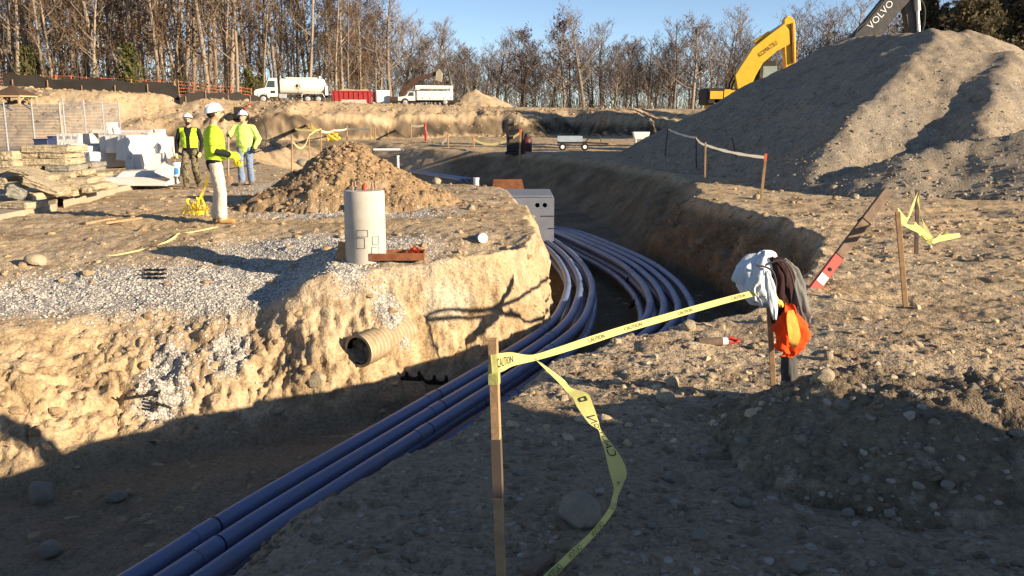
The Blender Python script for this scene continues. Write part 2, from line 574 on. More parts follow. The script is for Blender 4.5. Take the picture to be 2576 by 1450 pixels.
# attributes
gat = np.zeros_like(gx)
for bx, by, sx, sy in BLOBS_GRAVEL:
    gat = np.maximum(gat, np.exp(-((gx - bx) / sx) ** 2 - ((gy - by) / sy) ** 2))
gat = np.clip(gat * 1.25, 0, 1) * (1 - sstep(0.45, 0.8, gs2) * (np.hypot(gx + 3.5, gy - 8.7) > 0.6))
bank_dark = sstep(0.02, 0.06, gb) * (1 - sstep(0.45, 0.62, gb + 0.28 * fbm(gx, gy * 0.2, 6.5, 3.0, 3))) * sstep(-27, -23, gx + 2 * fbm(gx, gy, 1.5, 2.0, 2)) * sstep(-0.42, -0.15, fbm(gx, gy * 0.1, 6.0, 4.5, 3))  # darker colour low on the far bank face, broken up by noise
bank_dark = np.maximum(bank_dark, 0.95 * np.exp(-((gx + 15) / 4.5) ** 2 - ((gy - 57) / 5.0) ** 2))
fa = sstep(0.35, 0.6, fillm)
tint = earth_tint(P3[..., 0], P3[..., 1], P3[..., 2])
tint = lerp3(gwall * near * sstep(-0.1, 0.5, fbm(P3[..., 0] * 5 + P3[..., 2], P3[..., 1] * 5, P3[..., 2] * 0.8, 0.6, 3)) * 0.5, tint, (0.26, 0.175, 0.09))
tint = lerp3(bank_dark * (0.8 + 0.5 * fbm(gx, gy, 3.0, 0.8, 3)), tint, (0.045, 0.034, 0.026))
tint = lerp3(sstep(0.04, 0.2, gs2) * sstep(0.6, 2.2, gx + 0.15 * (gy - 12)) * (0.6 + 0.35 * fbm(gx, gy, gz, 0.7, 3)), tint, (0.105, 0.072, 0.042))  # right wall topsoil darkened further, deepening its shade in the colour
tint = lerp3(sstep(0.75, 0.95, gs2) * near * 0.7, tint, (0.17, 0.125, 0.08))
tint = lerp3(fa * 0.9, tint, (0.47, 0.41, 0.31))
shade_zone = np.clip((6.0 - gy) / 2.0, 0, 1) * (gs2 < 0.5)  # foreground shade is also put into the soil colour
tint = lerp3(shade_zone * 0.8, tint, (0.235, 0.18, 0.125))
cent = len(GVf)
GVf = np.concatenate([GVf, [[FAN_O[0], FAN_O[1], float(gz[0].mean())]]])
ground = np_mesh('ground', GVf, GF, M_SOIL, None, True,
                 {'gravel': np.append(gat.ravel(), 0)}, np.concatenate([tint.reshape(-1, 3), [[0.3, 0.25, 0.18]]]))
ground['kind'] = 'structure'
# close the small hole at the centre of the sheet
bmg = bmesh.new(); bmg.from_mesh(ground.data); bmg.verts.ensure_lookup_table()
c0 = bmg.verts[cent]
for k in range(nt):
    try: bmg.faces.new((c0, bmg.verts[(k + 1) % nt], bmg.verts[k]))
    except ValueError: pass
bmg.to_mesh(ground.data); bmg.free()
_tri = np.concatenate([GF[:, [0, 1, 2]], GF[:, [0, 2, 3]]])
_keep = np.hypot(GVf[_tri[:, 0], 0], GVf[_tri[:, 0], 1]) < 140
BVH = BVHTree.FromPolygons([tuple(v) for v in GVf.tolist()], _tri[_keep].tolist(), all_triangles=True)


def gz_at(x, y, default=0.0):
    h = BVH.ray_cast(Vector((x, y, 30)), Vector((0, 0, -1)))
    return h[0].z if h[0] is not None else default


def S(u, v):
    """ground surface point in view at (u, v) and its normal"""
    h = BVH.ray_cast(Vector((0, 0, CAM_Z)), ray(u, v).normalized())
    return (h[0], h[1]) if h[0] is not None else (G(u, v), Vector((0, 0, 1)))


# ------------------------------------------------------------------ heaps
def heap(name, x0, x1, y0, y1, step, fz, mat, label, cat, skirt=0.08, rough=None, group=None, cols=(C_DRY, C_WARM, C_DARK), grav=0.0):
    xs = np.arange(x0, x1 + step, step); ys = np.arange(y0, y1 + step, step)
    X, Y = np.meshgrid(xs, ys, indexing='xy')
    Z = fz(X, Y)
    base, _, _, _ = terrain_z(X, Y)
    keep = Z > -0.001
    Zw = base + np.where(keep, Z, 0) - skirt
    Zw = np.where(Z > skirt * 0.5, base + Z, Zw)
    if rough is not None: Zw = Zw + rough(X, Y, np.clip(Z, 0, 1))
    n0, n1 = X.shape
    ii = np.arange(n0 * n1).reshape(n0, n1)
    F = np.stack([ii[:-1, :-1], ii[:-1, 1:], ii[1:, 1:], ii[1:, :-1]], -1).reshape(-1, 4)
    k = (Z > -0.02).ravel()
    F = F[k[F].any(1)]
    used = np.unique(F)
    rm = np.full(n0 * n1, -1); rm[used] = np.arange(len(used))
    V = np.stack([X.ravel(), Y.ravel(), Zw.ravel()], -1)[used]
    c = V.mean(0); c[2] = V[:, 2].min()
    tc = earth_tint(V[:, 0], V[:, 1], V[:, 2], *cols)
    o = np_mesh(name, V - c, rm[F], mat, None, True, {'gravel': np.full(len(V), grav)}, tc)
    o.location = c
    tag(o, label, cat, group)
    T = np.concatenate([rm[F][:, [0, 1, 2]], rm[F][:, [0, 2, 3]]])
    return o, BVHTree.FromPolygons(V.tolist(), T.tolist(), all_triangles=True)


def cone(X, Y, x, y, h, slope, sharp=0.25):
    d = np.sqrt((X - x) ** 2 + (Y - y) ** 2 + sharp ** 2)
    return h - slope * (d - sharp)


def ridge(X, Y, a, b, slope, sharp=0.3):
    (ax, ay, ah), (bx, by, bh) = a, b
    ex, ey = bx - ax, by - ay
    t = np.clip(((X - ax) * ex + (Y - ay) * ey) / (ex * ex + ey * ey), 0, 1)
    d = np.sqrt((X - ax - t * ex) ** 2 + (Y - ay - t * ey) ** 2 + sharp ** 2) - sharp
    return ah + (bh - ah) * t - slope * d


def smax(parts, k=6.0):
    m = np.maximum.reduce(parts)
    return m + np.log(sum(np.exp(np.clip((p - m) * k, -30, 0)) for p in parts)) / k


def pile_z(X, Y):
    w = 0.75 * fbm(X, Y, 4.4, 3.2, 4)
    X2, Y2 = X + w, Y + w * 0.7
    parts = [ridge(X2, Y2, (12.7, 27.6, 4.25), (13.6, 36.5, 4.85), 0.56),
             ridge(X2, Y2, (12.7, 27.6, 4.3), (13.9, 27.4, 4.25), 0.64),
             ridge(X2, Y2, (12.5, 26.8, 4.0), (7.6, 21.6, 1.0), 0.66),
             ridge(X2, Y2, (13.9, 27.4, 4.15), (16.8, 26.0, 2.7), 0.66),
             ridge(X2, Y2, (13.9, 25.4, 3.55), (10.7, 20.6, 1.15), 0.80),
             ridge(X2, Y2, (8.7, 19.7, 0.95), (11.2, 19.6, 1.35), 0.62), ridge(X2, Y2, (11.2, 19.6, 1.3), (13.6, 19.4, 1.4), 0.58),
             ridge(X2, Y2, (14.5, 23.0, 2.2), (13.2, 19.8, 0.8), 0.6),
             ridge(X2, Y2, (14.2, 20.2, 1.2), (18.5, 19.5, 1.6), 0.55),
             ridge(X2, Y2, (13.6, 36.5, 4.8), (11.5, 41, 3.4), 0.55)]
    z = smax(parts, 8.0) - 0.05
    return z + 0.12 * fbm(X, Y, 2.0, 1.1, 4, 0.6)


pile, PILE_BVH = heap('gravel_pile', 2.5, 24, 15.5, 56, 0.09, pile_z, M_GRAVEL, 'huge grey crushed gravel pile in front of the excavators', 'gravel pile',
                      rough=lambda X, Y, Z: fbm(X, Y, 1.0, 0.22, 3, 0.6) * 0.05 * np.clip(Z * 4, 0, 1),
                      cols=((0.31, 0.255, 0.19), (0.335, 0.265, 0.185), (0.20, 0.16, 0.115)), grav=0.28)


def mound_mid(X, Y):
    w = 0.25 * fbm(X, Y, 4.4, 1.0, 3)
    parts = [cone(X + w, Y + w, -3.15, 17.3, 1.14, 0.68, 0.15), ridge(X + w, Y, (-3.1, 17.2, 1.0), (-2.35, 17.0, 0.62), 0.55), ridge(X + w, Y, (-3.4, 17.0, 0.55), (-4.5, 16.1, 0.18), 0.5)]
    return smax(parts, 9.0) - 0.04 + 0.10 * fbm(X, Y, 2.0, 0.35, 3, 0.6, True)


mound, MOUND_BVH = heap('dirt_mound', -6.4, 0.2, 13.8, 20, 0.03, mound_mid, M_LOOSE, 'brown clod covered dirt mound behind the near concrete pier', 'dirt mound',
                        rough=lambda X, Y, Z: (fbm(X, Y, 1.0, 0.40, 6, 0.68) * 0.14) * np.clip(Z * 5, 0, 1),
                        cols=((0.31, 0.215, 0.125), (0.34, 0.225, 0.12), (0.17, 0.105, 0.06)))


def mound_near(X, Y):
    w = 0.15 * fbm(X, Y, 4.4, 0.7, 3)
    parts = [cone(X + w, Y + w, 1.80, 4.22, 0.36, 0.72, 0.2), ridge(X + w, Y, (1.80, 4.22, 0.33), (2.32, 4.08, 0.33), 0.50, 0.2), ridge(X + w, Y, (2.3, 4.08, 0.32), (3.1, 3.65, 0.06), 0.45, 0.2),
             ridge(X + w, Y, (1.8, 4.1, 0.28), (1.6, 3.4, 0.08), 0.45, 0.2)]
    return smax(parts, 12.0) - 0.05 + 0.03 * fbm(X, Y, 2.0, 0.3, 3, 0.6, True)


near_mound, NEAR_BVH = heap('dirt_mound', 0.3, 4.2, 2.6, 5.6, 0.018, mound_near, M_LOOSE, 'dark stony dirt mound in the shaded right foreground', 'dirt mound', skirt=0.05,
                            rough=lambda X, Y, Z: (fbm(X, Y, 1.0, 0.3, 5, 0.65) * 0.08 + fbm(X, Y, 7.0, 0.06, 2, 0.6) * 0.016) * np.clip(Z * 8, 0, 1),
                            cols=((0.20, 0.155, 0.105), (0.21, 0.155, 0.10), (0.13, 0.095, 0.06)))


def mound_far(X, Y):
    w = 0.5 * fbm(X, Y, 4.4, 2.0, 3)
    return smax([cone(X + w, Y + w, -4.2, 103, 2.1, 0.62, 0.4), cone(X + w, Y + w, -2.4, 104, 1.3, 0.55, 0.4)], 6.0) - 0.1


far_mound, _b = heap('dirt_mound', -10, 3, 97, 110, 0.2, mound_far, M_LOOSE, 'distant cone of brown earth on the far bank beside the service truck', 'dirt mound',
                     rough=lambda X, Y, Z: fbm(X, Y, 1.0, 0.7, 3, 0.6, True) * 0.12 * np.clip(Z * 4, 0, 1))


def top_at(x, y):
    z = gz_at(x, y)
    for b in (PILE_BVH, MOUND_BVH, NEAR_BVH):
        h = b.ray_cast(Vector((x, y, 30)), Vector((0, 0, -1)))
        if h[0] is not None: z = max(z, h[0].z)
    return z


def ST(u, v):
    """nearest surface point, heaps included, seen at (u, v)"""
    o, d = Vector((0, 0, CAM_Z)), ray(u, v).normalized()
    best = None
    for b in (BVH, PILE_BVH, MOUND_BVH, NEAR_BVH):
        h = b.ray_cast(o, d)
        if h[0] is not None and (best is None or h[3] < best[3]): best = h
    return best[0] if best else G(u, v)
# ------------------------------------------------------------------ object materials
M_CONDUIT = plain('conduit_plastic', (0.125, 0.16, 0.285), 0.42, 0.5, var=0.14, scale=2.5, dirt=(0.22, 0.18, 0.13, 0.5))
M_SEAM = plain('seam_black', (0.012, 0.013, 0.02), 0.6)
M_BLACKPL = plain('black_plastic', (0.014, 0.014, 0.016), 0.5, 0.4)
M_CONC = plain('concrete', (0.46, 0.42, 0.36), 0.9, 0.2, var=0.10, scale=4, bump=0.002, bscale=60, dirt=(0.36, 0.30, 0.22, 0.5))
M_CONCG = plain('grey_concrete', (0.165, 0.18, 0.225), 0.9, 0.2, var=0.12, scale=3, bump=0.003, bscale=50, dirt=(0.15, 0.14, 0.135, 0.6))  # darker and bluer base stands in for shade on the vault
M_MARK = plain('marker_ink', (0.10, 0.10, 0.10), 0.9)
M_RUST = plain('rust', (0.20, 0.075, 0.035), 0.85, 0.2, var=0.35, scale=6, dirt=(0.30, 0.15, 0.07, 0.8))
M_REBAR = plain('rusty_bolt', (0.30, 0.20, 0.13), 0.6, 0.4)
M_STAKE = plain('stake_wood', (0.40, 0.245, 0.13), 0.85, 0.2, var=0.3, scale=9, bump=0.002, bscale=80, dirt=(0.14, 0.09, 0.06, 0.5))
M_STAKED = plain('stake_dark', (0.10, 0.075, 0.06), 0.9)
M_OLDWOOD = plain('weathered_wood', (0.17, 0.12, 0.088), 0.9, 0.2, var=0.4, scale=7, bump=0.003, bscale=60, dirt=(0.09, 0.06, 0.05, 0.7))
M_REDPAINT = plain('red_paint', (0.42, 0.045, 0.028), 0.6, 0.4, var=0.25, dirt=(0.25, 0.05, 0.03, 0.5))
M_ORANGEP = plain('orange_paint', (0.75, 0.16, 0.05), 0.6, 0.3)
M_WHITE = plain('white_paint', (0.78, 0.77, 0.74), 0.5, 0.4, var=0.05)
M_CORR = plain('corrugated_dull', (0.40, 0.31, 0.20), 0.9, 0.2, var=0.2, scale=8, dirt=(0.30, 0.2, 0.1, 0.8))
M_DARKIN = plain('dark_inside', (0.02, 0.012, 0.01), 0.95)


def cloth_mat(name, col, var=0.15, trans=0.0, rough=0.85, emit=0.0):
    t = NT(name).set(rough, 0.2)
    p = t.pos(True)
    n = t.noise(p, 14, 5, 0.6)
    t.color(t.mix(n, tuple(c * (1 - var) for c in col), tuple(min(1, c * (1 + var)) for c in col)))
    t.bump(t.noise(p, 22, 3, 0.6), 0.008, 0.7)
    if trans:
        tr = t.n('BsdfTranslucent'); tr.inputs[0].default_value = (col[0], col[1], col[2], 1)
        mx = t.n('MixShader'); mx.inputs[0].default_value = trans
        t.l(t.b.outputs[0], mx.inputs[1]); t.l(tr.outputs[0], mx.inputs[2]); t.l(mx.outputs[0], t.out.inputs[0])
    return t.m


M_TAPE = cloth_mat('yellow_tape', (0.66, 0.63, 0.23), 0.06, 0.35, 0.45)
M_TAPE2 = cloth_mat('pale_tape', (0.75, 0.66, 0.30), 0.1, 0.25, 0.5)
M_TAPEW = cloth_mat('faded_tape', (0.74, 0.68, 0.55), 0.1, 0.2, 0.5)
M_PRINT = plain('black_print', (0.02, 0.022, 0.02), 0.6)


def catmull(P, n=10):
    P = [Vector(p) for p in P]
    Q = [P[0] * 2 - P[1]] + P + [P[-1] * 2 - P[-2]]
    out = []
    for i in range(1, len(Q) - 2):
        a, b, c, d = Q[i - 1], Q[i], Q[i + 1], Q[i + 2]
        for k in range(n):
            t = k / n
            out.append(0.5 * ((2 * b) + (c - a) * t + (2 * a - 5 * b + 4 * c - d) * t * t + (3 * b - a - 3 * c + d) * t ** 3))
    out.append(P[-1])
    return out


def offset_path(P, off, dz=0.0):
    out = []
    for i, p in enumerate(P):
        t = P[min(i + 1, len(P) - 1)] - P[max(i - 1, 0)]
        n = Vector((t.y, -t.x, 0)).normalized()
        out.append(p + n * off + Vector((0, 0, dz)))
    return out


def resample(P, step):
    L = [0.0]
    for a, b in zip(P[:-1], P[1:]): L.append(L[-1] + (b - a).length)
    n = max(2, int(L[-1] / step))
    out, j = [], 0
    for i in range(n + 1):
        d = L[-1] * i / n
        while j < len(L) - 2 and L[j + 1] < d: j += 1
        f = (d - L[j]) / max(1e-9, L[j + 1] - L[j])
        out.append(P[j].lerp(P[j + 1], min(1, f)))
    return out


# ------------------------------------------------------------------ conduits in the trench
PIPE_R = 0.0575


def conduit(path, label, phase, group, every=3.05, r=PIPE_R):
    P = resample(path, 0.10)
    base = P[0].copy()
    t = thing('conduit', label, 'conduit', base, group=group)
    P = [p - base for p in P]
    k0 = 0
    brk = [int((phase + every * i) / 0.10) for i in range(20)]
    brk = [b for b in brk if 4 < b < len(P) - 4]
    for b in brk + [len(P) - 1]:
        MB().tube(P[k0:b + 1], r, 16).build('pipe', M_CONDUIT, t, True)
        if b != len(P) - 1:
            c = MB().tube(P[b - 1:b + 2], r + 0.005, 16).build('coupling', M_CONDUIT, t, True)
            d = (P[b + 1] - P[b]).normalized()
            MB().cyl(P[b + 1] - d * 0.002, P[b + 1] + d * 0.012, r + 0.0065, n=16).build('seam', M_SEAM, c, True)
        k0 = b
    return t


ZT = -1.08
inner = [G(u, v, ZT) for u, v in ((-150, 1750), (335, 1452), (640, 1262), (1035, 1032), (1240, 912), (1375, 822), (1416, 765), (1428, 712), (1412, 668), (1385, 634), (1350, 606))]
inner = catmull(inner, 8)
nth = ['leftmost', 'middle', 'rightmost']
for k in range(3):
    conduit(offset_path(inner, 0.20 * k), 'blue grey conduit, %s of three on top in the inner bend' % nth[k], (1.3, 1.0, 0.35)[k] + 0.6, 'conduits of the inner bend')
for k in range(3):
    conduit(offset_path(inner, 0.03 + 0.20 * k, -0.21), 'blue grey conduit in the lower row of the inner bend, %s of three' % nth[k], 2.0 + 0.4 * k, 'conduits of the inner bend')
outer = [G(u, v, ZT) for u, v in ((1330, 1010), (1500, 900), (1612, 815), (1634, 780), (1632, 748), (1608, 706), (1555, 661), (1470, 618), (1403, 590), (1340, 577))]
outer = catmull(outer, 8)
nth4 = ['innermost', 'second from inside', 'third from inside', 'outermost']
for k in range(4):
    conduit(offset_path(outer, 0.20 * k), 'blue grey conduit, %s of four on top in the outer bend' % nth4[k], 1.6 + 0.25 * k, 'conduits of the outer bend')
for k in range(4):
    conduit(offset_path(outer, -0.12 + 0.20 * k, -0.21), 'blue grey conduit in the lower row of the outer bend, %s' % nth4[k], 2.4 + 0.3 * k, 'conduits of the outer bend')
# straight run behind the dirt mound
bk = [Vector((-2.0, 34.5, -0.72)), Vector((-5.3, 44.0, -0.92))]
for k, w in enumerate(('nearest', 'middle', 'farthest')):
    conduit(offset_path(bk, 0.22 * k), 'pale blue conduit in the rear trench behind the dirt mound, %s of three' % w, 3.0 + k, 'conduits of the rear trench', r=0.075)


def spacer(loc, rz, label, tilt=0.0, s=1.0, name='conduit_spacer'):
    t = thing(name, label, 'conduit spacer', loc, rot=(tilt, 0, rz), group='black conduit spacers')
    m = MB()
    m.box((0, 0, 0.015 * s), (0.44 * s, 0.03 * s, 0.03 * s))
    m.build('base_bar', M_BLACKPL, t)
    for x in (-0.2, -0.07, 0.07, 0.2):
        MB().beam((x * s, 0, 0.03 * s), (x * s * 1.04, 0, 0.13 * s), 0.022 * s, 0.03 * s).build('upright', M_BLACKPL, t)
    for x in (-0.135, 0.0, 0.135):
        pts = [(x * s + 0.062 * s * math.cos(a), 0, 0.09 * s - 0.055 * s * math.sin(a)) for a in [math.pi * i / 8 for i in range(9)]]
        MB().tube(pts, 0.011 * s, 6).build('cradle', M_BLACKPL, t)
    return t


for (u, v, rz, l) in ((1487, 642, 0.5, 'black plastic spacer propped on the lower outer conduit near the vault'), (1580, 712, 0.9, 'black plastic spacer on the lower conduit in mid bend'),
                      (1592, 770, 1.2, 'black plastic spacer lying between the two conduit bends')):
    spacer(G(u, v, -1.36), rz, l, 0.3)
for i in range(3):
    p, n = S(392, 681 + i * 10)
    spacer(p + Vector((0, 0, 0.01)), 0.05 - 0.08 * i, ('topmost', 'middle', 'lowest')[i] + ' of three black spacers lying on the pale gravel', 1.25, 0.62)
for i, (u, v, rz) in enumerate(((362, 1000, 0.5), (408, 1022, -0.6))):
    p, n = S(u, v)
    spacer(p + Vector((0, -0.03, 0.02)), rz, ('left', 'right')[i] + ' of two tangled black spacers on the sunlit trench slope', 0.9, 0.75)
for i, (u, v, rz) in enumerate(((1010, 955, -0.15), (1080, 965, -0.2))):
    p, n = S(u, v)
    spacer(p + Vector((0, 0, 0.0)), rz, ('left', 'right')[i] + ' of two black spacers in the shade below the corrugated pipe', 0.5, 1.05)

# ------------------------------------------------------------------ concrete vault
vt = thing('concrete_vault', 'grey concrete vault at the end of the conduits with two round holes', 'vault', (0.08, 19.3, -1.75))
V_W, V_H = 1.70, 1.66
m = MB()
holes = [(0.86 - 0.345, 1.475), (0.86 - 0.495 + 0.0 + 0.325, 1.475)]
holes = [(0.48, 1.50), (0.645, 1.50)]
cell = 0.075
xs = [-0.85, 0.405, 0.555, 0.57, 0.72, 0.85]
zc0, zc1 = 1.425, 1.575
def quad(x0, x1, z0, z1): m.add([(x0, 0, z0), (x1, 0, z0), (x1, 0, z1), (x0, 0, z1)], [(0, 1, 2, 3)])
quad(-0.38, 0.85, 0, zc0); quad(-0.38, 0.85, zc1, V_H)
quad(-0.38, 0.405, zc0, zc1); quad(0.555, 0.57, zc0, zc1); quad(0.72, 0.85, zc0, zc1)
for hx, hz in holes:
    n = 24
    sq, ci, ci2 = [], [], []
    for i in range(n):
        a = 2 * math.pi * (i + 0.5) / n
        c, s = math.cos(a), math.sin(a)
        k = 0.075 / max(abs(c), abs(s))
        sq.append((hx + c * k, 0, hz + s * k)); ci.append((hx + 0.052 * c, 0, hz + 0.052 * s)); ci2.append((hx + 0.052 * c, 0.3, hz + 0.052 * s))
    fs = [(i, (i + 1) % n, n + (i + 1) % n, n + i) for i in range(n)] + [(n + i, n + (i + 1) % n, 2 * n + (i + 1) % n, 2 * n + i) for i in range(n)]
    m.add(sq + ci + ci2, fs)
m.add([(-0.38, 0, 0), (0.85, 0, 0), (0.85, 0, V_H), (-0.38, 0, V_H), (-0.38, 2.0, 0), (0.85, 2.0, 0), (0.85, 2.0, V_H), (-0.38, 2.0, V_H)],
      [(1, 5, 6, 2), (4, 0, 3, 7), (5, 4, 7, 6), (3, 2, 6, 7)])
m.build('wall', M_CONCG, vt)
MB().box((0.235, 1.0, V_H + 0.025), (1.19, 1.9, 0.045)).build('lid', M_CONCG, vt, bevel=0.01)
for (x0, x1, z) in ((0.56, 0.852, 1.26), (0.72, 0.852, 0.985), (-0.2, 0.3, 1.26)):
    MB().box(((x0 + x1) / 2, -0.003, z), (x1 - x0, 0.012, 0.018)).build('joint', M_SEAM, vt)
for hx, hz in holes:
    MB().cyl((hx, 0.28, hz), (hx, 0.30, hz), 0.0515, n=24).build('hole_back', M_DARKIN, vt)
rp = thing('steel_plate', 'dark rusty steel plate standing behind the concrete vault', 'steel plate', (-0.15, 22.3, -0.75))
MB().prism([(-0.45, 0), (0.62, 0), (0.40, 0.86), (-0.32, 0.86)], (1, 0, 0), (0, 0.15, 1), (0, 0.04, 0)).build('plate', M_RUST, rp)
MB().beam((-0.32, -0.02, 0.4), (0.45, -0.02, 0.4), 0.05, 0.06).build('rib', M_RUST, rp)


# ------------------------------------------------------------------ concrete piers
def pier(loc, r, h, label, detail=True):
    t = thing('concrete_pier', label, 'concrete pier', loc, group='round concrete piers')
    MB().tube([(0, 0, -0.3), (0, 0, h * 0.5), (0, 0, h - 0.015), (0, 0, h)], [r, r * 1.005, r, r - 0.012], 48).build('shaft', M_CONC, t, True)
    for i, a in enumerate((0.6, 2.5, 3.8, 5.6)):
        x, y = 0.62 * r * math.cos(a), 0.62 * r * math.sin(a)
        b = MB().cyl((x, y, h - 0.02), (x, y, h + 0.10), 0.011, n=8).build('anchor_bolt', M_REBAR, t, True)
        if detail: MB().cyl((x, y, h + 0.02), (x, y, h + 0.04), 0.02, n=6).build('nut', M_REBAR, b)
    return t


PB = G(921, 650)
PB.z = gz_at(PB.x, PB.y)
pr = pier((PB.x, PB.y, PB.z), 0.235, 0.80, 'tall round concrete pier with anchor bolts standing at the trench edge')
MB().cyl((0.0, 0.02, 0.79), (0.0, 0.02, 0.86), 0.028, n=10).build('conduit_cap', M_REDPAINT, pr, True)
MB().cyl((-0.235, 0, 0.60), (-0.275, 0.0, 0.60), 0.03, n=10).build('side_stub', M_CONCG, pr, True)


def pier_mark(a0, a1, z0, z1, w=0.007):
    m = MB()
    def rib(p, q):
        n = 6
        for i in range(n):
            f0, f1 = i / n, (i + 1) / n
            A = (p[0] + (q[0] - p[0]) * f0, p[1] + (q[1] - p[1]) * f0); B = (p[0] + (q[0] - p[0]) * f1, p[1] + (q[1] - p[1]) * f1)
            def pt(a, z): return (0.2385 * math.sin(a), -0.2385 * math.cos(a), z)
            if abs(A[1] - B[1]) < 1e-6: m.add([pt(A[0], A[1] - w / 2), pt(B[0], B[1] - w / 2), pt(B[0], B[1] + w / 2), pt(A[0], A[1] + w / 2)], [(0, 1, 2, 3)])
            else: m.add([pt(A[0] - w / 0.47, A[1]), pt(A[0] + w / 0.47, A[1]), pt(B[0] + w / 0.47, B[1]), pt(B[0] - w / 0.47, B[1])], [(0, 1, 2, 3)])
    rib((a0, z0), (a1, z0)); rib((a0, z1), (a1, z1)); rib((a0, z0), (a0, z1)); rib((a1, z0), (a1, z1))
    m.build('marker_outline', M_MARK, pr)


for q in ((-0.25, 0.28, 0.285, 0.36), (-0.30, 0.12, 0.15, 0.27), (0.50, 0.85, 0.19, 0.28), (-1.4, -1.15, 0.20, 0.29), (0.45, 0.85, 0.06, 0.16)):
    pier_mark(*q)
fb = thing('form_board', 'short pale form board leaning against the foot of the near pier', 'board', (PB.x - 0.27, PB.y - 0.02, PB.z - 0.05), group=None)
MB().beam((0, 0, 0), (0.035, 0.02, 0.24), 0.05, 0.16, up=(1, 0, 0)).build('board', M_STAKE, fb)
MB().beam((-0.005, -0.085, 0.06), (0.02, -0.085, 0.06), 0.02, 0.02).build('cleat', M_STAKE, fb)
q = D(842, 395, 33.0)
pier((q.x, q.y, gz_at(q.x, q.y) - 0.05), 0.31, 0.98, 'round concrete pier far off behind the dirt mound', False)

# rusty tray and red tape beside the pier
q = G(1000, 652); q.z = gz_at(q.x, q.y)
tr = thing('rusty_tray', 'long rusty steel tray lying beside the near concrete pier', 'tray', (q.x, q.y, q.z + 0.005), 0.06)
MB().box((0, 0, 0.012), (0.62, 0.30, 0.02)).build('floor_plate', M_RUST, tr)
for (c, s_) in (((0, -0.15, 0.045), (0.62, 0.012, 0.085)), ((0, 0.15, 0.045), (0.62, 0.012, 0.085)), ((-0.31, 0, 0.045), (0.012, 0.286, 0.085)), ((0.31, 0, 0.045), (0.012, 0.286, 0.085))):
    MB().box(c, s_).build('side', M_RUST, tr)
MB().box((-0.05, 0, 0.035), (0.5, 0.26, 0.03)).build('mud', M_LOOSE if False else M_CORR, tr)


def ribbon(stations, name, mat, parent=None, smooth=True):
    """ribbon through pairs of edge points"""
    L = catmull([a for a, b in stations], 6); R = catmull([b for a, b in stations], 6)
    vs, fs = [], []
    for a, b in zip(L, R): vs += [a, (a + b) / 2, b]
    for i in range(len(L) - 1):
        o = i * 3
        fs += [(o, o + 1, o + 4, o + 3), (o + 1, o + 2, o + 5, o + 4)]
    m = MB().add(vs, fs)
    return m.build(name, mat, parent, 180 if smooth else False), L, R


def tangle(center, size, n, name, mat, label, cat, width=0.045, group=None, seed=1, parent=None):
    rr = random.Random(seed)
    t = thing(name, label, cat, center, group=group)
    for k in range(n):
        p = Vector((rr.uniform(-1, 1) * size[0], rr.uniform(-1, 1) * size[1], rr.uniform(0, 1) * size[2]))
        st = []
        for i in range(5):
            d = Vector((rr.uniform(-1, 1), rr.uniform(-1, 1), rr.uniform(-0.8, 0.8))).normalized()
            q = p + Vector((rr.uniform(-1, 1) * size[0], rr.uniform(-1, 1) * size[1], 0)) * 0.6
            q.z = max(0.01, rr.uniform(0, 1) * size[2] * (0.4 + 0.6 * rr.random()))
            st.append((q + d * width / 2, q - d * width / 2)); p = q * 0.7
        ribbon(st, 'strip', mat, t)
    return t


M_REDTAPE = cloth_mat('red_tape', (0.62, 0.10, 0.04), 0.15, 0.2, 0.5)
tangle((q.x + 0.20, q.y + 0.05, q.z + 0.06), (0.10, 0.08, 0.09), 7, 'red_tape', M_REDTAPE, 'crumpled red orange tape on the end of the rusty tray', 'tape', 0.045, seed=5)

# white capped pipe end on the peninsula
q, _n = S(1214, 612)
wc = thing('capped_pipe', 'short white capped pipe stub sticking out of the sandy peninsula', 'pipe', (q.x, q.y, q.z + 0.02), 0.25)
MB().cyl((0, 0.0, 0.05), (0, 0.30, 0.02), 0.052, n=20).build('pipe', M_CONCG, wc, True)
MB().cyl((0, -0.035, 0.052), (0, 0.03, 0.048), 0.066, n=20).build('cap', M_WHITE, wc, True)

# corrugated drain
q = D(901, 884, min(S(901, 884)[0].y, S(930, 870)[0].y, S(880, 900)[0].y) - 0.06)
ax = Vector((0.50, 0.86, 0.06)).normalized()
cr = thing('corrugated_pipe', 'tan corrugated drain pipe stub opening out of the trench wall', 'pipe', q)
pts, rad = [], []
for i in range(56):
    pts.append(ax * (0.02 * i)); rad.append(0.172 + 0.012 * math.cos(i * math.pi / 1.5))
MB().tube(pts, rad, 28, False).build('pipe_wall', M_CORR, cr, True)
MB().tube([ax * (0.02 * i) for i in (0, 20, 55)], 0.152, 28, False).build('inner_wall', M_DARKIN, cr, True)
n = 28
x = ax.cross(Vector((0, 0, 1))).normalized(); y = x.cross(ax)
vs = [(x * math.cos(2 * math.pi * k / n) + y * math.sin(2 * math.pi * k / n)) * r_ for r_ in (0.152, 0.183) for k in range(n)]
MB().add(vs, [(k, (k + 1) % n, n + (k + 1) % n, n + k) for k in range(n)]).build('rim', M_CORR, cr)
MB().cyl(ax * 1.0, ax * 1.02, 0.15, n=20).build('end_disc', M_DARKIN, cr)


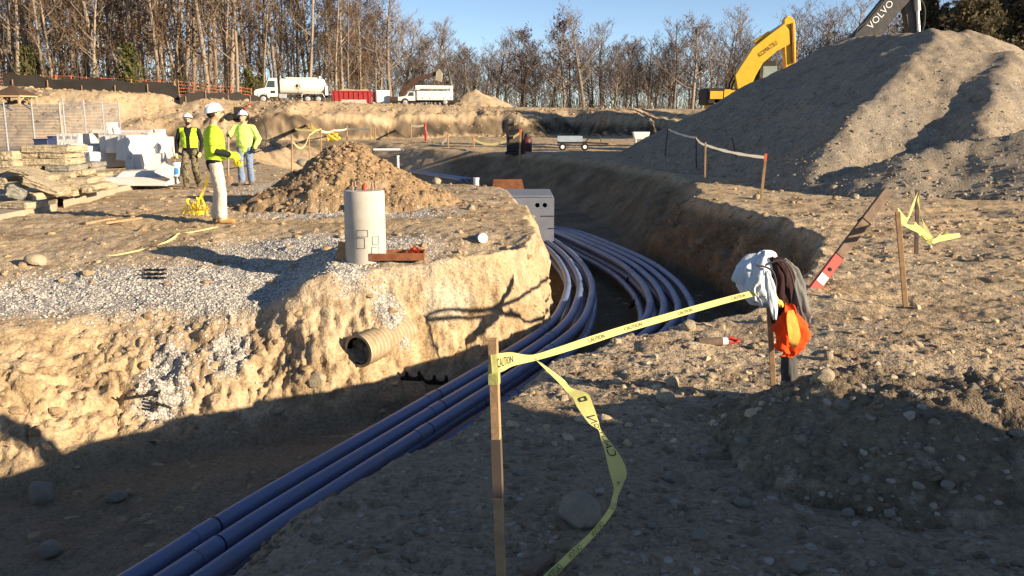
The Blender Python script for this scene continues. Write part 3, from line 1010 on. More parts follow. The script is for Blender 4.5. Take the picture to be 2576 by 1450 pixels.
# ------------------------------------------------------------------ stakes and caution tape
def stake(base, top, w, label, mat=None, band=None, group='wooden stakes', tip=None, name='wooden_stake'):
    base, top = Vector(base), Vector(top)
    t = thing(name, label, 'stake', base, group=group)
    d = top - base
    dn = d.normalized()
    MB().beam(-dn * 0.08, d, w, w * 0.85, up=(0.2, 1, 0)).build('shaft', mat or M_STAKE, t, bevel=w * 0.06)
    if band is not None:
        bm_, f0, f1 = band
        MB().beam(d * f0, d * f1, w * 1.12, w * 0.97, up=(0.2, 1, 0)).build('wrap', bm_, t)
    if tip is not None:
        MB().beam(d * 0.86, d * 1.005, w * 1.06, w * 0.91, up=(0.2, 1, 0)).build('painted_top', tip, t)
    return t


def text_mesh(txt, size=1.0):
    cu = bpy.data.curves.new('t', 'FONT'); cu.body = txt; cu.size = size; cu.resolution_u = 2
    o = bpy.data.objects.new('t', cu); COL.objects.link(o)
    dg = bpy.context.evaluated_depsgraph_get()
    me = bpy.data.meshes.new_from_object(o.evaluated_get(dg))
    bpy.data.objects.remove(o); bpy.data.curves.remove(cu)
    V = np.array([v.co[:] for v in me.vertices]); F = [tuple(p.vertices) for p in me.polygons]
    # cut long triangles so the letters can follow a bent surface
    bm = bmesh.new(); bm.from_mesh(me); bpy.data.meshes.remove(me)
    bmesh.ops.remove_doubles(bm, verts=bm.verts[:], dist=1e-5)
    bmesh.ops.triangulate(bm, faces=bm.faces[:])
    bmesh.ops.subdivide_edges(bm, edges=[e for e in bm.edges if e.calc_length() > size * 0.22], cuts=2, use_grid_fill=True)
    bm.verts.index_update()
    V = np.array([v.co[:] for v in bm.verts]); F = [tuple(v.index for v in f.verts) for f in bm.faces]
    bm.free()
    V[:, 0] -= V[:, 0].min(); w = V[:, 0].max()
    V[:, 1] -= V[:, 1].min(); h = V[:, 1].max()
    V[:, 0] /= w; V[:, 1] /= h
    return V, F, w / h


def text_on_ribbon(txt, L, R, f0, f1, g0, g1, mat, parent, name='lettering', off=0.0015, flip=False):
    """lettering laid along a ribbon: f along (0..1), g across (0..1)"""
    V, F, _ = text_mesh(txt)
    n = len(L) - 1
    vs = []
    for x, y, _z in V:
        f = (f0 + (f1 - f0) * x) * n
        i = min(n - 1, max(0, int(f))); k = f - i
        a = L[i].lerp(L[i + 1], k); b = R[i].lerp(R[i + 1], k)
        g = g0 + (g1 - g0) * y
        p = a.lerp(b, g)
        nn = (L[i + 1] - L[i] + R[i + 1] - R[i]).cross(b - a)
        if nn.length > 1e-9: nn.normalize()
        tocam = (Vector((0, 0, CAM_Z)) - p)
        if nn.dot(tocam) < 0: nn = -nn
        vs.append(p + nn * off)
    return MB().add(vs, F).build(name, mat, parent)


sb, st_ = D(1261, 1462, 2.85), D(1240, 852, 2.86)
fs_ = stake(sb, st_, 0.031, 'wooden stake in the foreground with caution tape knotted near its top', band=(M_TAPE, 0.82, 0.90))
MB().beam((st_ - sb) * 0.36 + Vector((0, 0, 0)), (st_ - sb) * 0.60, 0.033, 0.0285, up=(0.2, 1, 0)).build('dark_band', M_STAKED, fs_)  # darker band around the middle of the stake
JB, JT = G(1946, 1012), D(1930, 690, 4.9)
JB.z = top_at(JB.x, JB.y)
stake(JB, JT, 0.030, 'thin wooden stake holding up the grey jacket', group='wooden stakes')

tp = thing('caution_tape', 'yellow caution tape stretched from the foreground stake to the jacket', 'caution tape', (0, 0, 0))
pairs = []
for u, v, w, dd in ((1236, 918, 48, 2.83), (1262, 912, 46, 2.84), (1290, 904, 34, 2.92), (1340, 901, 16, 3.05), (1400, 884, 17, 3.2), (1480, 858, 19, 3.45), (1570, 829, 18, 3.72), (1660, 803, 17, 4.0),
                    (1750, 777, 16, 4.3), (1840, 752, 15, 4.6), (1925, 731, 15, 4.82)):
    pairs.append((D(u - 2, v - w / 2, dd + 0.01), D(u + 2, v + w / 2, dd - 0.01)))
o_, L_, R_ = ribbon(pairs, 'strip', M_TAPE, tp)
for f0, f1, tx in ((0.06, 0.20, 'CAUTION'), (0.50, 0.545, 'CAUTION'), (0.60, 0.65, 'CAUTION'), (0.75, 0.79, 'CAUTION'), (0.90, 0.94, 'CAUTION')):
    text_on_ribbon(tx, L_, R_, f0, f1, 0.75, 0.25, M_PRINT, o_)

th_ = thing('caution_tape', 'loose twisted end of yellow caution tape hanging over the shaded ground', 'caution tape', (0, 0, 0))


def cc(x, y): return (1383.6 + x * 0.2169, 943.4 + y * 0.2169)


ed = [((1334, 893), (1352, 906), 3.04), (cc(110, 100), cc(150, 45), 3.12), (cc(185, 190), cc(245, 150), 3.18), (cc(265, 270), cc(430, 215), 3.25), (cc(320, 380), cc(500, 350), 3.27), (cc(450, 560), cc(560, 525), 3.27),
      (cc(560, 640), cc(590, 632), 3.26), (cc(590, 745), cc(695, 775), 3.25), (cc(640, 910), cc(790, 905), 3.22), (cc(680, 1090), cc(870, 1050), 3.18), (cc(725, 1250), cc(888, 1165), 3.14),
      (cc(738, 1330), cc(850, 1265), 3.10), (cc(715, 1440), cc(785, 1420), 3.06), ((1532, 1278), (1545, 1286), 3.02), ((1490, 1334), (1500, 1345), 2.98), ((1432, 1388), (1445, 1402), 2.93), ((1370, 1446), (1387, 1462), 2.85), ((1310, 1500), (1330, 1516), 2.70)]
o_, L_, R_ = ribbon([(D(a[0], a[1], d), D(b[0], b[1], d + 0.015)) for a, b, d in ed], 'strip', M_TAPE, th_)
text_on_ribbon('CAUTION', L_, R_, 0.485, 0.27, 0.16, 0.86, M_PRINT, o_)
text_on_ribbon('A', L_, R_, 0.60, 0.635, 0.3, 0.55, M_PRINT, o_)
for f in (0.19,):
    n = len(L_) - 1
    i = int(f * n)
    a, b, c, d = L_[i].lerp(R_[i], 0.35), L_[i].lerp(R_[i], 0.75), L_[i + 2].lerp(R_[i + 2], 0.75), L_[i + 2].lerp(R_[i + 2], 0.35)
    k = (a - b).cross(a - d).normalized(); k = k if k.dot(Vector((0, 0, 1.6)) - a) > 0 else -k
    m_ = MB()
    for p0, p1 in ((a, b), (b, c), (c, d), (d, a)): m_.beam(p0 + k * 0.003, p1 + k * 0.003, 0.005, 0.002, up=k)
    m_.build('emblem', M_PRINT, o_)
for f in (0.735, 0.80, 0.86, 0.91):
    text_on_ribbon('CAUTION', L_, R_, f, f + 0.03, 0.9, 0.1, M_PRINT, o_)

# stakes on the right bank with tangled tape
b1 = G(2279, 762); b1.z = gz_at(b1.x, b1.y)
stake(b1, D(2258, 533, 7.75), 0.042, 'wooden stake with yellow tape on the right bank, nearer of two')
b2 = G(2306, 628); b2.z = gz_at(b2.x, b2.y)
stake(b2, D(2308, 478, b2.y), 0.045, 'thin dark wooden stake on the right bank, farther of two', M_OLDWOOD)
ty = thing('caution_tape', 'tangled yellow tape blowing between the two right bank stakes', 'caution tape', (0, 0, 0))
for line in (((2258, 545, 7.75), (2262, 530, 7.9), (2280, 556, 8.4), (2296, 520, 9.2), (2308, 488, 10.6)), ((2262, 550, 7.75), (2285, 570, 8.2), (2310, 577, 8.6), (2340, 598, 8.9)),
             ((2309, 498, 10.6), (2318, 545, 10.2), (2330, 580, 9.6), (2352, 602, 9.2), (2375, 590, 9.2), (2395, 600, 9.1)), ((2306, 572, 8.9), (2322, 598, 8.9), (2345, 612, 8.8)),
             ((2300, 566, 8.6), (2340, 606, 8.9), (2368, 600, 9.0), (2415, 592, 9.2))):
    st2 = []
    for i, (u, v, d) in enumerate(line):
        q = D(u, v, d); w = Vector((0.3 * (-1) ** i, 0.2, 1)).normalized() * (0.022 if i % 2 else 0.035)
        st2.append((q + w, q - w))
    ribbon(st2, 'strip', M_TAPE, ty)

# tape line along the foot of the gravel pile
tops = []
for i, (u0, v0, u1, v1, lab, mt, tip) in enumerate(((1913, 512, 1920, 389, 'orange tipped stake at the foot of the gravel pile beside the tape end', M_STAKE, M_ORANGEP), (1773, 458, 1771, 360, 'pale stake before the gravel pile, sunlit at its top', M_STAKE, None),
                                                    (1752, 424, 1748, 343, 'dark stake before the gravel pile just left of the pale one', M_STAKED, None), (1673, 392, 1678, 322, 'leftmost dark stake at the toe of the gravel pile', M_STAKED, None))):
    p = ST(u0, v0)
    h = (v0 - v1) / FPX * p.y
    tops.append(p + Vector(((u1 - u0) / FPX * p.y, 0, h)))
    stake(p, tops[-1], 0.05 if i == 0 else 0.045, lab, mt, tip=tip)
p = ST(1852, 395); stake(p, p + Vector((-0.15, 0, 0.55)), 0.04, 'short dark leaning stake behind the gravel tape line', M_STAKED)
gt = thing('caution_tape', 'thin pale tape strung along stakes before the gravel pile', 'caution tape', (0, 0, 0))
for a, b, mt in ((tops[0], tops[1], M_TAPEW), (tops[1], tops[2], M_TAPEW), (tops[2], tops[3], M_TAPEW)):
    a, b = a - Vector((0, 0, 0.07)), b - Vector((0, 0, 0.07))
    st2 = []
    for i in range(9):
        f = i / 8
        q = a.lerp(b, f) - Vector((0, 0, 0.18 * f * (1 - f)))
        w = Vector((0, 0.6 * math.sin(i * 1.9), 1)).normalized() * (0.028 + 0.008 * (i % 2))
        st2.append((q + w, q - w))
    ribbon(st2, 'strip', mt, gt)

# ------------------------------------------------------------------ leaning post, marker tube
pa, pb = D(2020, 765, 8.2), D(2234, 480, 8.9)
po = thing('leaning_post', 'weathered timber post with red painted foot leaning out of the trench', 'post', pa)
d = pb - pa
MB().beam(d * 0.40, d, 0.10, 0.06, up=(0.3, 1, 0.1)).build('timber', M_OLDWOOD, po, bevel=0.008)
rd = MB().beam(d * -0.1, d * 0.40, 0.102, 0.062, up=(0.3, 1, 0.1)).build('painted_end', M_REDPAINT, po, bevel=0.006)
nrm = d.cross(Vector((0.3, 1, 0.1))).normalized().cross(d).normalized()
if nrm.y > 0: nrm = -nrm
MB().beam(d * 0.17 + nrm * 0.031, d * 0.235 + nrm * 0.031, 0.085, 0.006, up=nrm).build('white_patch', M_WHITE, rd)
MB().cyl(d * 0.285 + nrm * 0.028, d * 0.285 + nrm * 0.036, 0.02, n=12).build('bolt_hole', M_DARKIN, rd)
MB().beam(d * 0.70 - nrm * 0.033, d * 0.715 - nrm * -0.033, 0.118, 0.012, up=(0.3, 1, 0.1)).build('crack', M_DARKIN, po)

q = ST(1806, 872)
mk = thing('marker_tube', 'grey tube with torn red end lying on the right bank', 'tube', (q.x, q.y, q.z + 0.035), 0.05)
MB().tube([(-0.165, 0, 0), (-0.05, 0, 0.002), (0.03, 0, 0.004)], 0.031, 18, False).build('tube_wall', M_OLDWOOD, mk, True)
MB().cyl((-0.172, 0, 0), (-0.150, 0, 0), 0.034, n=18, caps=False).build('collar', M_BLACKPL, mk, True)
MB().cyl((-0.14, 0, 0), (-0.135, 0, 0), 0.030, n=18).build('hollow', M_DARKIN, mk)
MB().cyl((0.03, 0, 0.004), (0.075, 0, 0.006), 0.030, n=18).build('white_band', M_WHITE, mk, True)
MB().tube([(0.075, 0, 0.006), (0.12, 0, 0.012), (0.17, 0.01, -0.004)], [0.033, 0.028, 0.006], 10).build('red_tip', M_REDPAINT, mk, True)
MB().beam((0.09, -0.02, 0.03), (0.17, -0.04, 0.02), 0.03, 0.004).build('red_flap', M_REDPAINT, mk)
# ------------------------------------------------------------------ jacket and vest hung on the stake
def drape(rings, name, mat, parent, depth=0.7, y0=4.82, fold=0.016, seed=0, n=40, off=0.0):
    """cloth hanging in folds: rings (u, v, half width in px) read at distance y0"""
    R = catmull([Vector(r) for r in rings], 5)
    vs, fs = [], []
    for i, r in enumerate(R):
        c = D(r.x, r.y, y0 + off)
        hw = max(0.004, r.z * y0 / FPX)
        for k in range(n):
            a = 2 * math.pi * k / n
            f = 1 + fold / hw * 0.8 * (math.sin(a * 4 + seed + i * 0.14 + 0.8 * math.sin(i * 0.4)) * (0.35 + 0.65 * math.sin(i * 0.27 + seed) ** 2) + 0.5 * math.sin(a * 7 - i * 0.22 + seed * 3)) + 0.06 * math.sin(a * 13 + i * 0.7 + seed * 2)
            vs.append(c + Vector((math.cos(a) * hw * f, math.sin(a) * hw * depth * f, 0.006 * math.sin(a * 3 + i + seed))))
    for i in range(len(R) - 1):
        for k in range(n):
            k2 = (k + 1) % n
            fs.append((i * n + k, i * n + k2, (i + 1) * n + k2, (i + 1) * n + k))
    fs += [tuple(range(n)), tuple((len(R) - 1) * n + k for k in range(n))]
    m = MB().add(vs, fs)
    if parent is not None: m.v = [tuple(Vector(p) - parent.location) for p in m.v]
    return m.build(name, mat, parent, 70)


M_JLIGHT = cloth_mat('pale_jacket', (0.62, 0.65, 0.70), 0.08)
M_JGREY = cloth_mat('grey_jacket', (0.17, 0.165, 0.155), 0.15)
M_JDARK = cloth_mat('dark_lining', (0.035, 0.014, 0.014), 0.3)
M_JTRIM = plain('jacket_trim', (0.05, 0.05, 0.055), 0.8)
M_ORANGE = cloth_mat('orange_vest', (0.95, 0.10, 0.015), 0.06, 0.15)
M_REFLECT = cloth_mat('lime_stripe', (0.95, 0.62, 0.12), 0.05, 0.1, 0.5)
jk = thing('jacket', 'pale grey jacket with dark lining slung over the thin stake', 'jacket', D(1935, 700, 4.82))
drape(((1925, 632, 5), (1918, 645, 26), (1902, 674, 42), (1897, 706, 40), (1901, 736, 36), (1912, 757, 24), (1922, 772, 7)), 'hood', M_JLIGHT, jk, 0.6, 4.80, 0.034, 0.4)
drape(((1946, 648, 8), (1958, 662, 20), (1966, 690, 26), (1966, 730, 27), (1962, 770, 25), (1958, 800, 18), (1953, 822, 6)), 'lining', M_JDARK, jk, 0.5, 4.78, 0.016, 1.4)
drape(((1968, 652, 7), (1984, 668, 14), (1998, 700, 17), (2008, 740, 20), (2017, 780, 21), (2024, 806, 16), (2030, 822, 5)), 'back_panel', M_JGREY, jk, 0.6, 4.80, 0.012, 2.2)
drape(((1930, 684, 6), (1936, 712, 11), (1942, 745, 12), (1946, 775, 10), (1948, 802, 4)), 'front_flap', M_JLIGHT, jk, 0.4, 4.70, 0.006, 3.0)
pts = [D(u, v, 4.72) - jk.location for u, v in ((1903, 668), (1925, 672), (1944, 684), (1952, 712), (1950, 740), (1955, 775), (1950, 806))]
MB().tube(catmull(pts, 4), 0.006, 6).build('zip_edge', M_JTRIM, jk, True)
pts = [D(u, v, 4.74) - jk.location for u, v in ((1925, 668), (1955, 656), (1975, 662), (1990, 690), (2000, 730), (2016, 790))]
MB().tube(catmull(pts, 4), 0.005, 6).build('seam_edge', M_JTRIM, jk, True)
drape(((1984, 884, 12), (1984, 905, 18), (1986, 940, 20), (1987, 968, 19), (1984, 988, 15), (1983, 998, 9)), 'sleeve', cloth_mat('sleeve_cloth', (0.075, 0.072, 0.07), 0.2), jk, 0.7, 4.84, 0.006, 0.9)
vs_ = thing('safety_vest', 'bright orange safety vest bunched under the hanging jacket', 'safety vest', D(1988, 840, 4.76))
drape(((1976, 764, 4), (1980, 786, 13), (1986, 806, 29), (1993, 832, 36), (1991, 856, 39), (1984, 876, 29), (1989, 888, 17), (1980, 897, 4)), 'body', M_ORANGE, vs_, 0.5, 4.76, 0.030, 1.1)
st2 = [(D(a_[0], a_[1], d_) - vs_.location, D(b_[0], b_[1], d_ - 0.004) - vs_.location) for a_, b_, d_ in (((1982, 782), (1996, 780), 4.735), ((1979, 800), (2003, 797), 4.715), ((1981, 825), (2010, 822), 4.70), ((1984, 848), (2014, 846), 4.695), ((1987, 864), (2008, 866), 4.705), ((1992, 876), (2000, 878), 4.73))]
ribbon(st2, 'reflective_stripe', M_REFLECT, vs_)
drape(((1945, 742, 3), (1952, 755, 9), (1962, 765, 9), (1968, 772, 3)), 'collar', M_REFLECT, vs_, 0.5, 4.73, 0.003, 0.7)

# ------------------------------------------------------------------ people
M_SKIN = plain('skin', (0.50, 0.27, 0.17), 0.6, 0.4, var=0.1, scale=12)
M_HAT = plain('hard_hat_white', (0.82, 0.82, 0.82), 0.3, 0.5, var=0.02)
M_LIME = cloth_mat('lime_shirt', (0.55, 0.80, 0.045), 0.08, 0.1)
M_LIMEP = cloth_mat('pale_lime_jacket', (0.66, 0.85, 0.20), 0.08, 0.1)
M_BLACKC = cloth_mat('black_cloth', (0.015, 0.016, 0.018), 0.2)
M_KHAKI = cloth_mat('pale_khaki', (0.62, 0.53, 0.40), 0.12)
M_JEANS = cloth_mat('blue_jeans', (0.17, 0.22, 0.31), 0.3)
M_BOOT = cloth_mat('tan_boot', (0.36, 0.21, 0.08), 0.25)
M_BOOTD = cloth_mat('brown_boot', (0.12, 0.07, 0.045), 0.25)
M_HAIR = plain('dark_hair', (0.03, 0.018, 0.012), 0.8)
M_GLOVE = cloth_mat('yellow_glove', (0.75, 0.60, 0.20), 0.15)
M_GLOVEB = cloth_mat('black_glove', (0.03, 0.025, 0.02), 0.15)


def camo():
    t = NT('camouflage').set(0.9, 0.1)
    p = t.pos(True)
    c = t.ramp(t.noise(p, 11, 3, 0.6), [(0.40, (0.05, 0.042, 0.03)), (0.47, (0.20, 0.17, 0.10)), (0.56, (0.10, 0.085, 0.05)), (0.64, (0.30, 0.26, 0.18))], 'CONSTANT')
    t.color(c)
    return t.m


M_CAMO = camo()


BODY = {}


def person(label, loc, rz, caps, mats, voxel=0.011, wrinkle=0.009):
    """caps: (p0, p1, r0, r1, tag, (sx, sy)); one continuous skin grown over them"""
    t = thing('person', label, 'person', loc, rz)
    m = MB()
    for p0, p1, r0, r1, tg, *sc in caps:
        p0, p1 = Vector(p0), Vector(p1)
        ax = p1 - p0; L = ax.length
        axn = ax.normalized() if L > 1e-6 else Vector((0, 0, 1))
        pts, rr = [], []
        for i in range(5):
            a = math.pi / 2 * (1 - i / 4)
            pts.append(p0 - axn * r0 * math.sin(a)); rr.append(max(1e-3, r0 * math.cos(a)))
        for i in range(5):
            a = math.pi / 2 * (i / 4)
            pts.append(p1 + axn * r1 * math.sin(a)); rr.append(max(1e-3, r1 * math.cos(a)))
        mm = MB().tube(pts, rr, 16)
        if sc:
            c = (p0 + p1) / 2
            mm.v = [(c.x + (v[0] - c.x) * sc[0][0], c.y + (v[1] - c.y) * sc[0][1], v[2]) for v in mm.v]
        m.add(mm.v, mm.f)
    me0 = bpy.data.meshes.new('b'); me0.from_pydata(m.v, [], m.f)
    o = bpy.data.objects.new('body', me0); COL.objects.link(o)
    md = o.modifiers.new('r', 'REMESH'); md.mode = 'VOXEL'; md.voxel_size = voxel
    sm = o.modifiers.new('s', 'SMOOTH'); sm.factor = 0.5; sm.iterations = 3
    me = bpy.data.meshes.new_from_object(o.evaluated_get(bpy.context.evaluated_depsgraph_get()))
    bpy.data.objects.remove(o); bpy.data.meshes.remove(me0)
    nv = len(me.vertices)
    V = np.zeros(nv * 3, dtype=np.float32); me.vertices.foreach_get('co', V); V = V.reshape(-1, 3)
    N = np.zeros(nv * 3, dtype=np.float32); me.vertices.foreach_get('normal', N); N = N.reshape(-1, 3)

    def owner(X):
        best = np.full(len(X), 1e9); who = np.zeros(len(X), dtype=int)
        for ci, (p0, p1, r0, r1, tg, *sc) in enumerate(caps):
            a, b = np.array(p0, dtype=float), np.array(p1, dtype=float)
            Y = X.astype(float).copy()
            if sc:
                c = (a + b) / 2
                Y[:, 0] = c[0] + (Y[:, 0] - c[0]) / sc[0][0]; Y[:, 1] = c[1] + (Y[:, 1] - c[1]) / sc[0][1]
            e = b - a; L2 = max(1e-9, float(e @ e))
            k = np.clip(((Y - a) @ e) / L2, 0, 1)
            dd = np.linalg.norm(Y - a - k[:, None] * e, axis=1) - (r0 + (r1 - r0) * k)
            u = dd < best; best[u] = dd[u]; who[u] = ci
        return who
    tags = sorted({c[4] for c in caps}, key=lambda s_: (s_ != 'skin', s_))
    tix = np.array([tags.index(c[4]) for c in caps])
    wv = tix[owner(V)]
    cloth = np.array([0 if tg in ('skin', 'boot', 'glove') else 1 for tg in tags])[wv]
    leg = np.array([1.0 if tg == 'pants' else 0.7 for tg in tags])[wv]
    w = fbm(V[:, 0] + 3, V[:, 1], V[:, 2] * 1.5, 0.14, 3, 0.55) * wrinkle * cloth * (0.6 + leg) + fbm(V[:, 0], V[:, 1], V[:, 2] * 2.0, 0.07, 2) * wrinkle * 0.5 * cloth
    V2 = V + N * w[:, None]
    me.vertices.foreach_set('co', V2.astype(np.float32).ravel())
    FC = np.zeros(len(me.polygons) * 3, dtype=np.float32); me.polygons.foreach_get('center', FC)
    me.materials.clear()
    for tg in tags: me.materials.append(mats[tg])
    me.polygons.foreach_set('material_index', tix[owner(FC.reshape(-1, 3))].astype(np.int32))
    me.polygons.foreach_set('use_smooth', np.ones(len(me.polygons), dtype=bool))
    me.update()
    b = bpy.data.objects.new('body', me); link(b, t)
    BODY[t.name] = b
    return t, V2, N


def shell(t, V, N, body, zone, off, name, mat):
    """clothing grown from part of the body's own surface, a little proud of it"""
    me = body.data
    fs = []
    for p in me.polygons:
        vi = list(p.vertices)
        if all(zone[i] for i in vi): fs.append(tuple(vi))
    used = sorted({i for f in fs for i in f}); rm = {i: k for k, i in enumerate(used)}
    m = MB().add([Vector(V[i]) + Vector(N[i]) * off for i in used], [tuple(rm[i] for i in f) for f in fs])
    return m.build(name, mat, t, 180)


def hand(c, dirv, palm_n, tag_):
    """palm and five curled fingers around a held thing; dirv = from wrist to knuckles"""
    c, dv, pn = Vector(c), Vector(dirv).normalized(), Vector(palm_n).normalized()
    sd = dv.cross(pn).normalized()
    out = [(c, c + dv * 0.07, 0.030, 0.034, tag_)]
    for k, (o, l) in enumerate(((-0.033, 0.034), (-0.011, 0.040), (0.012, 0.037), (0.034, 0.028))):
        a = c + dv * 0.085 + sd * o
        b = a + dv * l * 0.8 + pn * l * 0.5
        e = b - dv * l * 0.3 + pn * l * 0.7
        out += [(a, b, 0.0115, 0.011, tag_), (b, e, 0.011, 0.0095, tag_)]
    a = c + dv * 0.03 - sd * 0.035
    b = a + dv * 0.03 - sd * 0.022 + pn * 0.03
    out += [(a, b, 0.014, 0.012, tag_), (b, b + dv * 0.022 + pn * 0.018 + sd * 0.01, 0.012, 0.010, tag_)]
    return out


def head(c, yaw=0.0, tilt=0.0):
    c = Vector(c)
    R = Matrix.Rotation(yaw, 3, 'Z') @ Matrix.Rotation(tilt, 3, 'X')
    P = lambda x, y, z: tuple(c + R @ Vector((x, y, z)))
    return [(P(0, 0.01, 0.02), P(0, 0.015, 0.06), 0.092, 0.088, 'skin', (0.88, 1.05)), (P(0, -0.035, -0.055), P(0, -0.02, -0.02), 0.055, 0.07, 'skin'), (P(0, -0.098, 0.01), P(0, -0.118, -0.018), 0.012, 0.017, 'skin'),
            (P(-0.08, 0.01, 0.0), P(-0.082, 0.012, 0.03), 0.014, 0.017, 'skin'), (P(0.08, 0.01, 0.0), P(0.082, 0.012, 0.03), 0.014, 0.017, 'skin'),
            (P(-0.035, -0.085, 0.035), P(0.035, -0.085, 0.035), 0.014, 0.014, 'skin'), (P(-0.018, -0.088, -0.048), P(0.018, -0.088, -0.048), 0.010, 0.010, 'skin'), (P(0, -0.075, -0.085), P(0, -0.078, -0.08), 0.022, 0.022, 'skin')]


def head_extras(t, c, yaw=0.0, tilt=0.0, beard=True):
    h = bpy.data.objects.new('head_gear', None)
    c = Vector(c)
    R = (Matrix.Rotation(yaw, 3, 'Z') @ Matrix.Rotation(tilt, 3, 'X')).to_4x4()
    M = Matrix.Translation(c) @ R
    bpy.data.objects.remove(h)
    hat = MB().ball((0, 0.01, 0.065), (0.118, 0.142, 0.115), 24, 8, z0=0.0)
    hat.tube([(0, -0.125, 0.10), (0, -0.09, 0.155), (0, 0, 0.186), (0, 0.10, 0.155), (0, 0.145, 0.09)], 0.012, 8)
    hat.xform(M)
    ho = hat.build('hard_hat', M_HAT, t, 60)
    br = []
    fs = []
    for k in range(24):
        a = 2 * math.pi * k / 24
        f = 0.052 if math.sin(a) < -0.2 else 0.018
        br += [(0.114 * math.cos(a), 0.01 + 0.138 * math.sin(a), 0.072), ((0.114 + f * 0.5) * math.cos(a), 0.01 + (0.138 + f) * math.sin(a), 0.058)]
    fs = [(2 * k, 2 * k + 1, 2 * ((k + 1) % 24) + 1, 2 * ((k + 1) % 24)) for k in range(24)]
    MB().add(br, fs).xform(M).build('brim', M_HAT, ho, 60)
    eyes = MB()
    for x in (-0.033, 0.033): eyes.ball((x, -0.088, 0.015), 0.010, 8, 6)
    eyes.xform(M).build('eyes', M_HAIR, t, True)
    MB().ball((0, 0.032, 0.045), (0.094, 0.098, 0.085), 16, 8, z0=-0.9).xform(M).build('hair', M_HAIR, t, True)
    if beard:
        MB().ball((0, -0.058, -0.075), (0.058, 0.052, 0.045), 16, 8, z0=-0.95).xform(M).build('beard', M_HAIR, t, True)


def legs(hw, lf, rf, knee_l, knee_r, rt=0.098, cuff=0.078):
    """legs from hips to ankles; lf / rf = ankle positions, with boots along -y"""
    out = []
    for sgn, ft, kn in ((1, lf, knee_l), (-1, rf, knee_r)):
        hip = (sgn * hw, 0.01, 0.90)
        out += [(hip, kn, rt, 0.078, 'pants'), (kn, (ft[0], ft[1] + 0.01, ft[2] + 0.04), 0.080, cuff, 'pants')]
        out += [((ft[0], ft[1] + 0.03, ft[2] - 0.045), (ft[0] + sgn * 0.03, ft[1] - 0.15, ft[2] - 0.055), 0.048, 0.042, 'boot'), ((ft[0], ft[1] + 0.01, ft[2] + 0.02), (ft[0], ft[1] + 0.02, ft[2] - 0.04), 0.058, 0.05, 'boot')]
    return out


def torso(tag_t, fat=1.0, waist='shirt'):
    return [((0, 0.015, 0.92), (0, 0.01, 1.02), 0.165 * fat, 0.165 * fat, waist, (1.05, 0.72)), ((0, 0.0, 1.05), (0, 0.0, 1.22), 0.175 * fat, 0.185 * fat, tag_t, (1.05, 0.72)),
            ((0, 0.005, 1.22), (0, 0.01, 1.34), 0.185 * fat, 0.17 * fat, tag_t, (1.12, 0.70)), ((-0.15, 0.01, 1.42), (0.15, 0.01, 1.42), 0.078, 0.078, tag_t), ((0, 0.012, 1.44), (0, -0.005, 1.56), 0.066, 0.058, 'skin')]


def arm(sh, el, wr, tag_u, tag_l, r=0.062):
    return [(sh, el, r, r * 0.86, tag_u), (el, wr, r * 0.84, r * 0.62, tag_l)]


# worker standing near the pier, seen from behind his right shoulder
W1 = G(552, 562)
W1.z = gz_at(W1.x, W1.y)
caps = torso('vest', 1.06, 'shirt') + legs(0.085, (0.11, 0.02, 0.085), (-0.12, -0.04, 0.085), (0.10, -0.03, 0.49), (-0.11, -0.05, 0.49), 0.105, 0.088)
caps += arm((-0.215, 0.01, 1.41), (-0.285, 0.05, 1.13), (-0.20, -0.20, 1.06), 'vest', 'sleeve') + arm((0.215, 0.01, 1.41), (0.27, 0.02, 1.13), (0.12, -0.22, 1.05), 'vest', 'sleeve')
caps += hand((-0.19, -0.22, 1.055), (0.25, -0.9, -0.1), (0.7, -0.1, -0.6), 'glove') + hand((0.11, -0.24, 1.045), (-0.3, -0.9, -0.05), (-0.6, 0, -0.7), 'glove')
hc = (0, -0.04, 1.655)
caps += head(hc, 0.15, -0.22)
p1, V1, N1 = person('worker in lime shirt and pale trousers standing side on by the gravel', (W1.x, W1.y, W1.z), math.radians(112), caps,
                    {'skin': M_SKIN, 'vest': M_LIME, 'shirt': M_BLACKC, 'pants': M_KHAKI, 'boot': M_BOOT, 'sleeve': M_BLACKC, 'glove': M_GLOVEB})
head_extras(p1, hc, 0.15, -0.22)
zone = (V1[:, 2] > 0.98) & (V1[:, 2] < 1.43) & (np.abs(V1[:, 0]) < 0.235)
shell(p1, V1, N1, BODY[p1.name], zone, 0.020, 'safety_shirt', M_LIME)
for sd in (-1, 1):
    zone = (V1[:, 2] > 1.20) & (V1[:, 2] < 1.47) & (V1[:, 0] * sd >= 0.19)
    shell(p1, V1, N1, BODY[p1.name], zone, 0.022, 'short_sleeve', M_LIME)

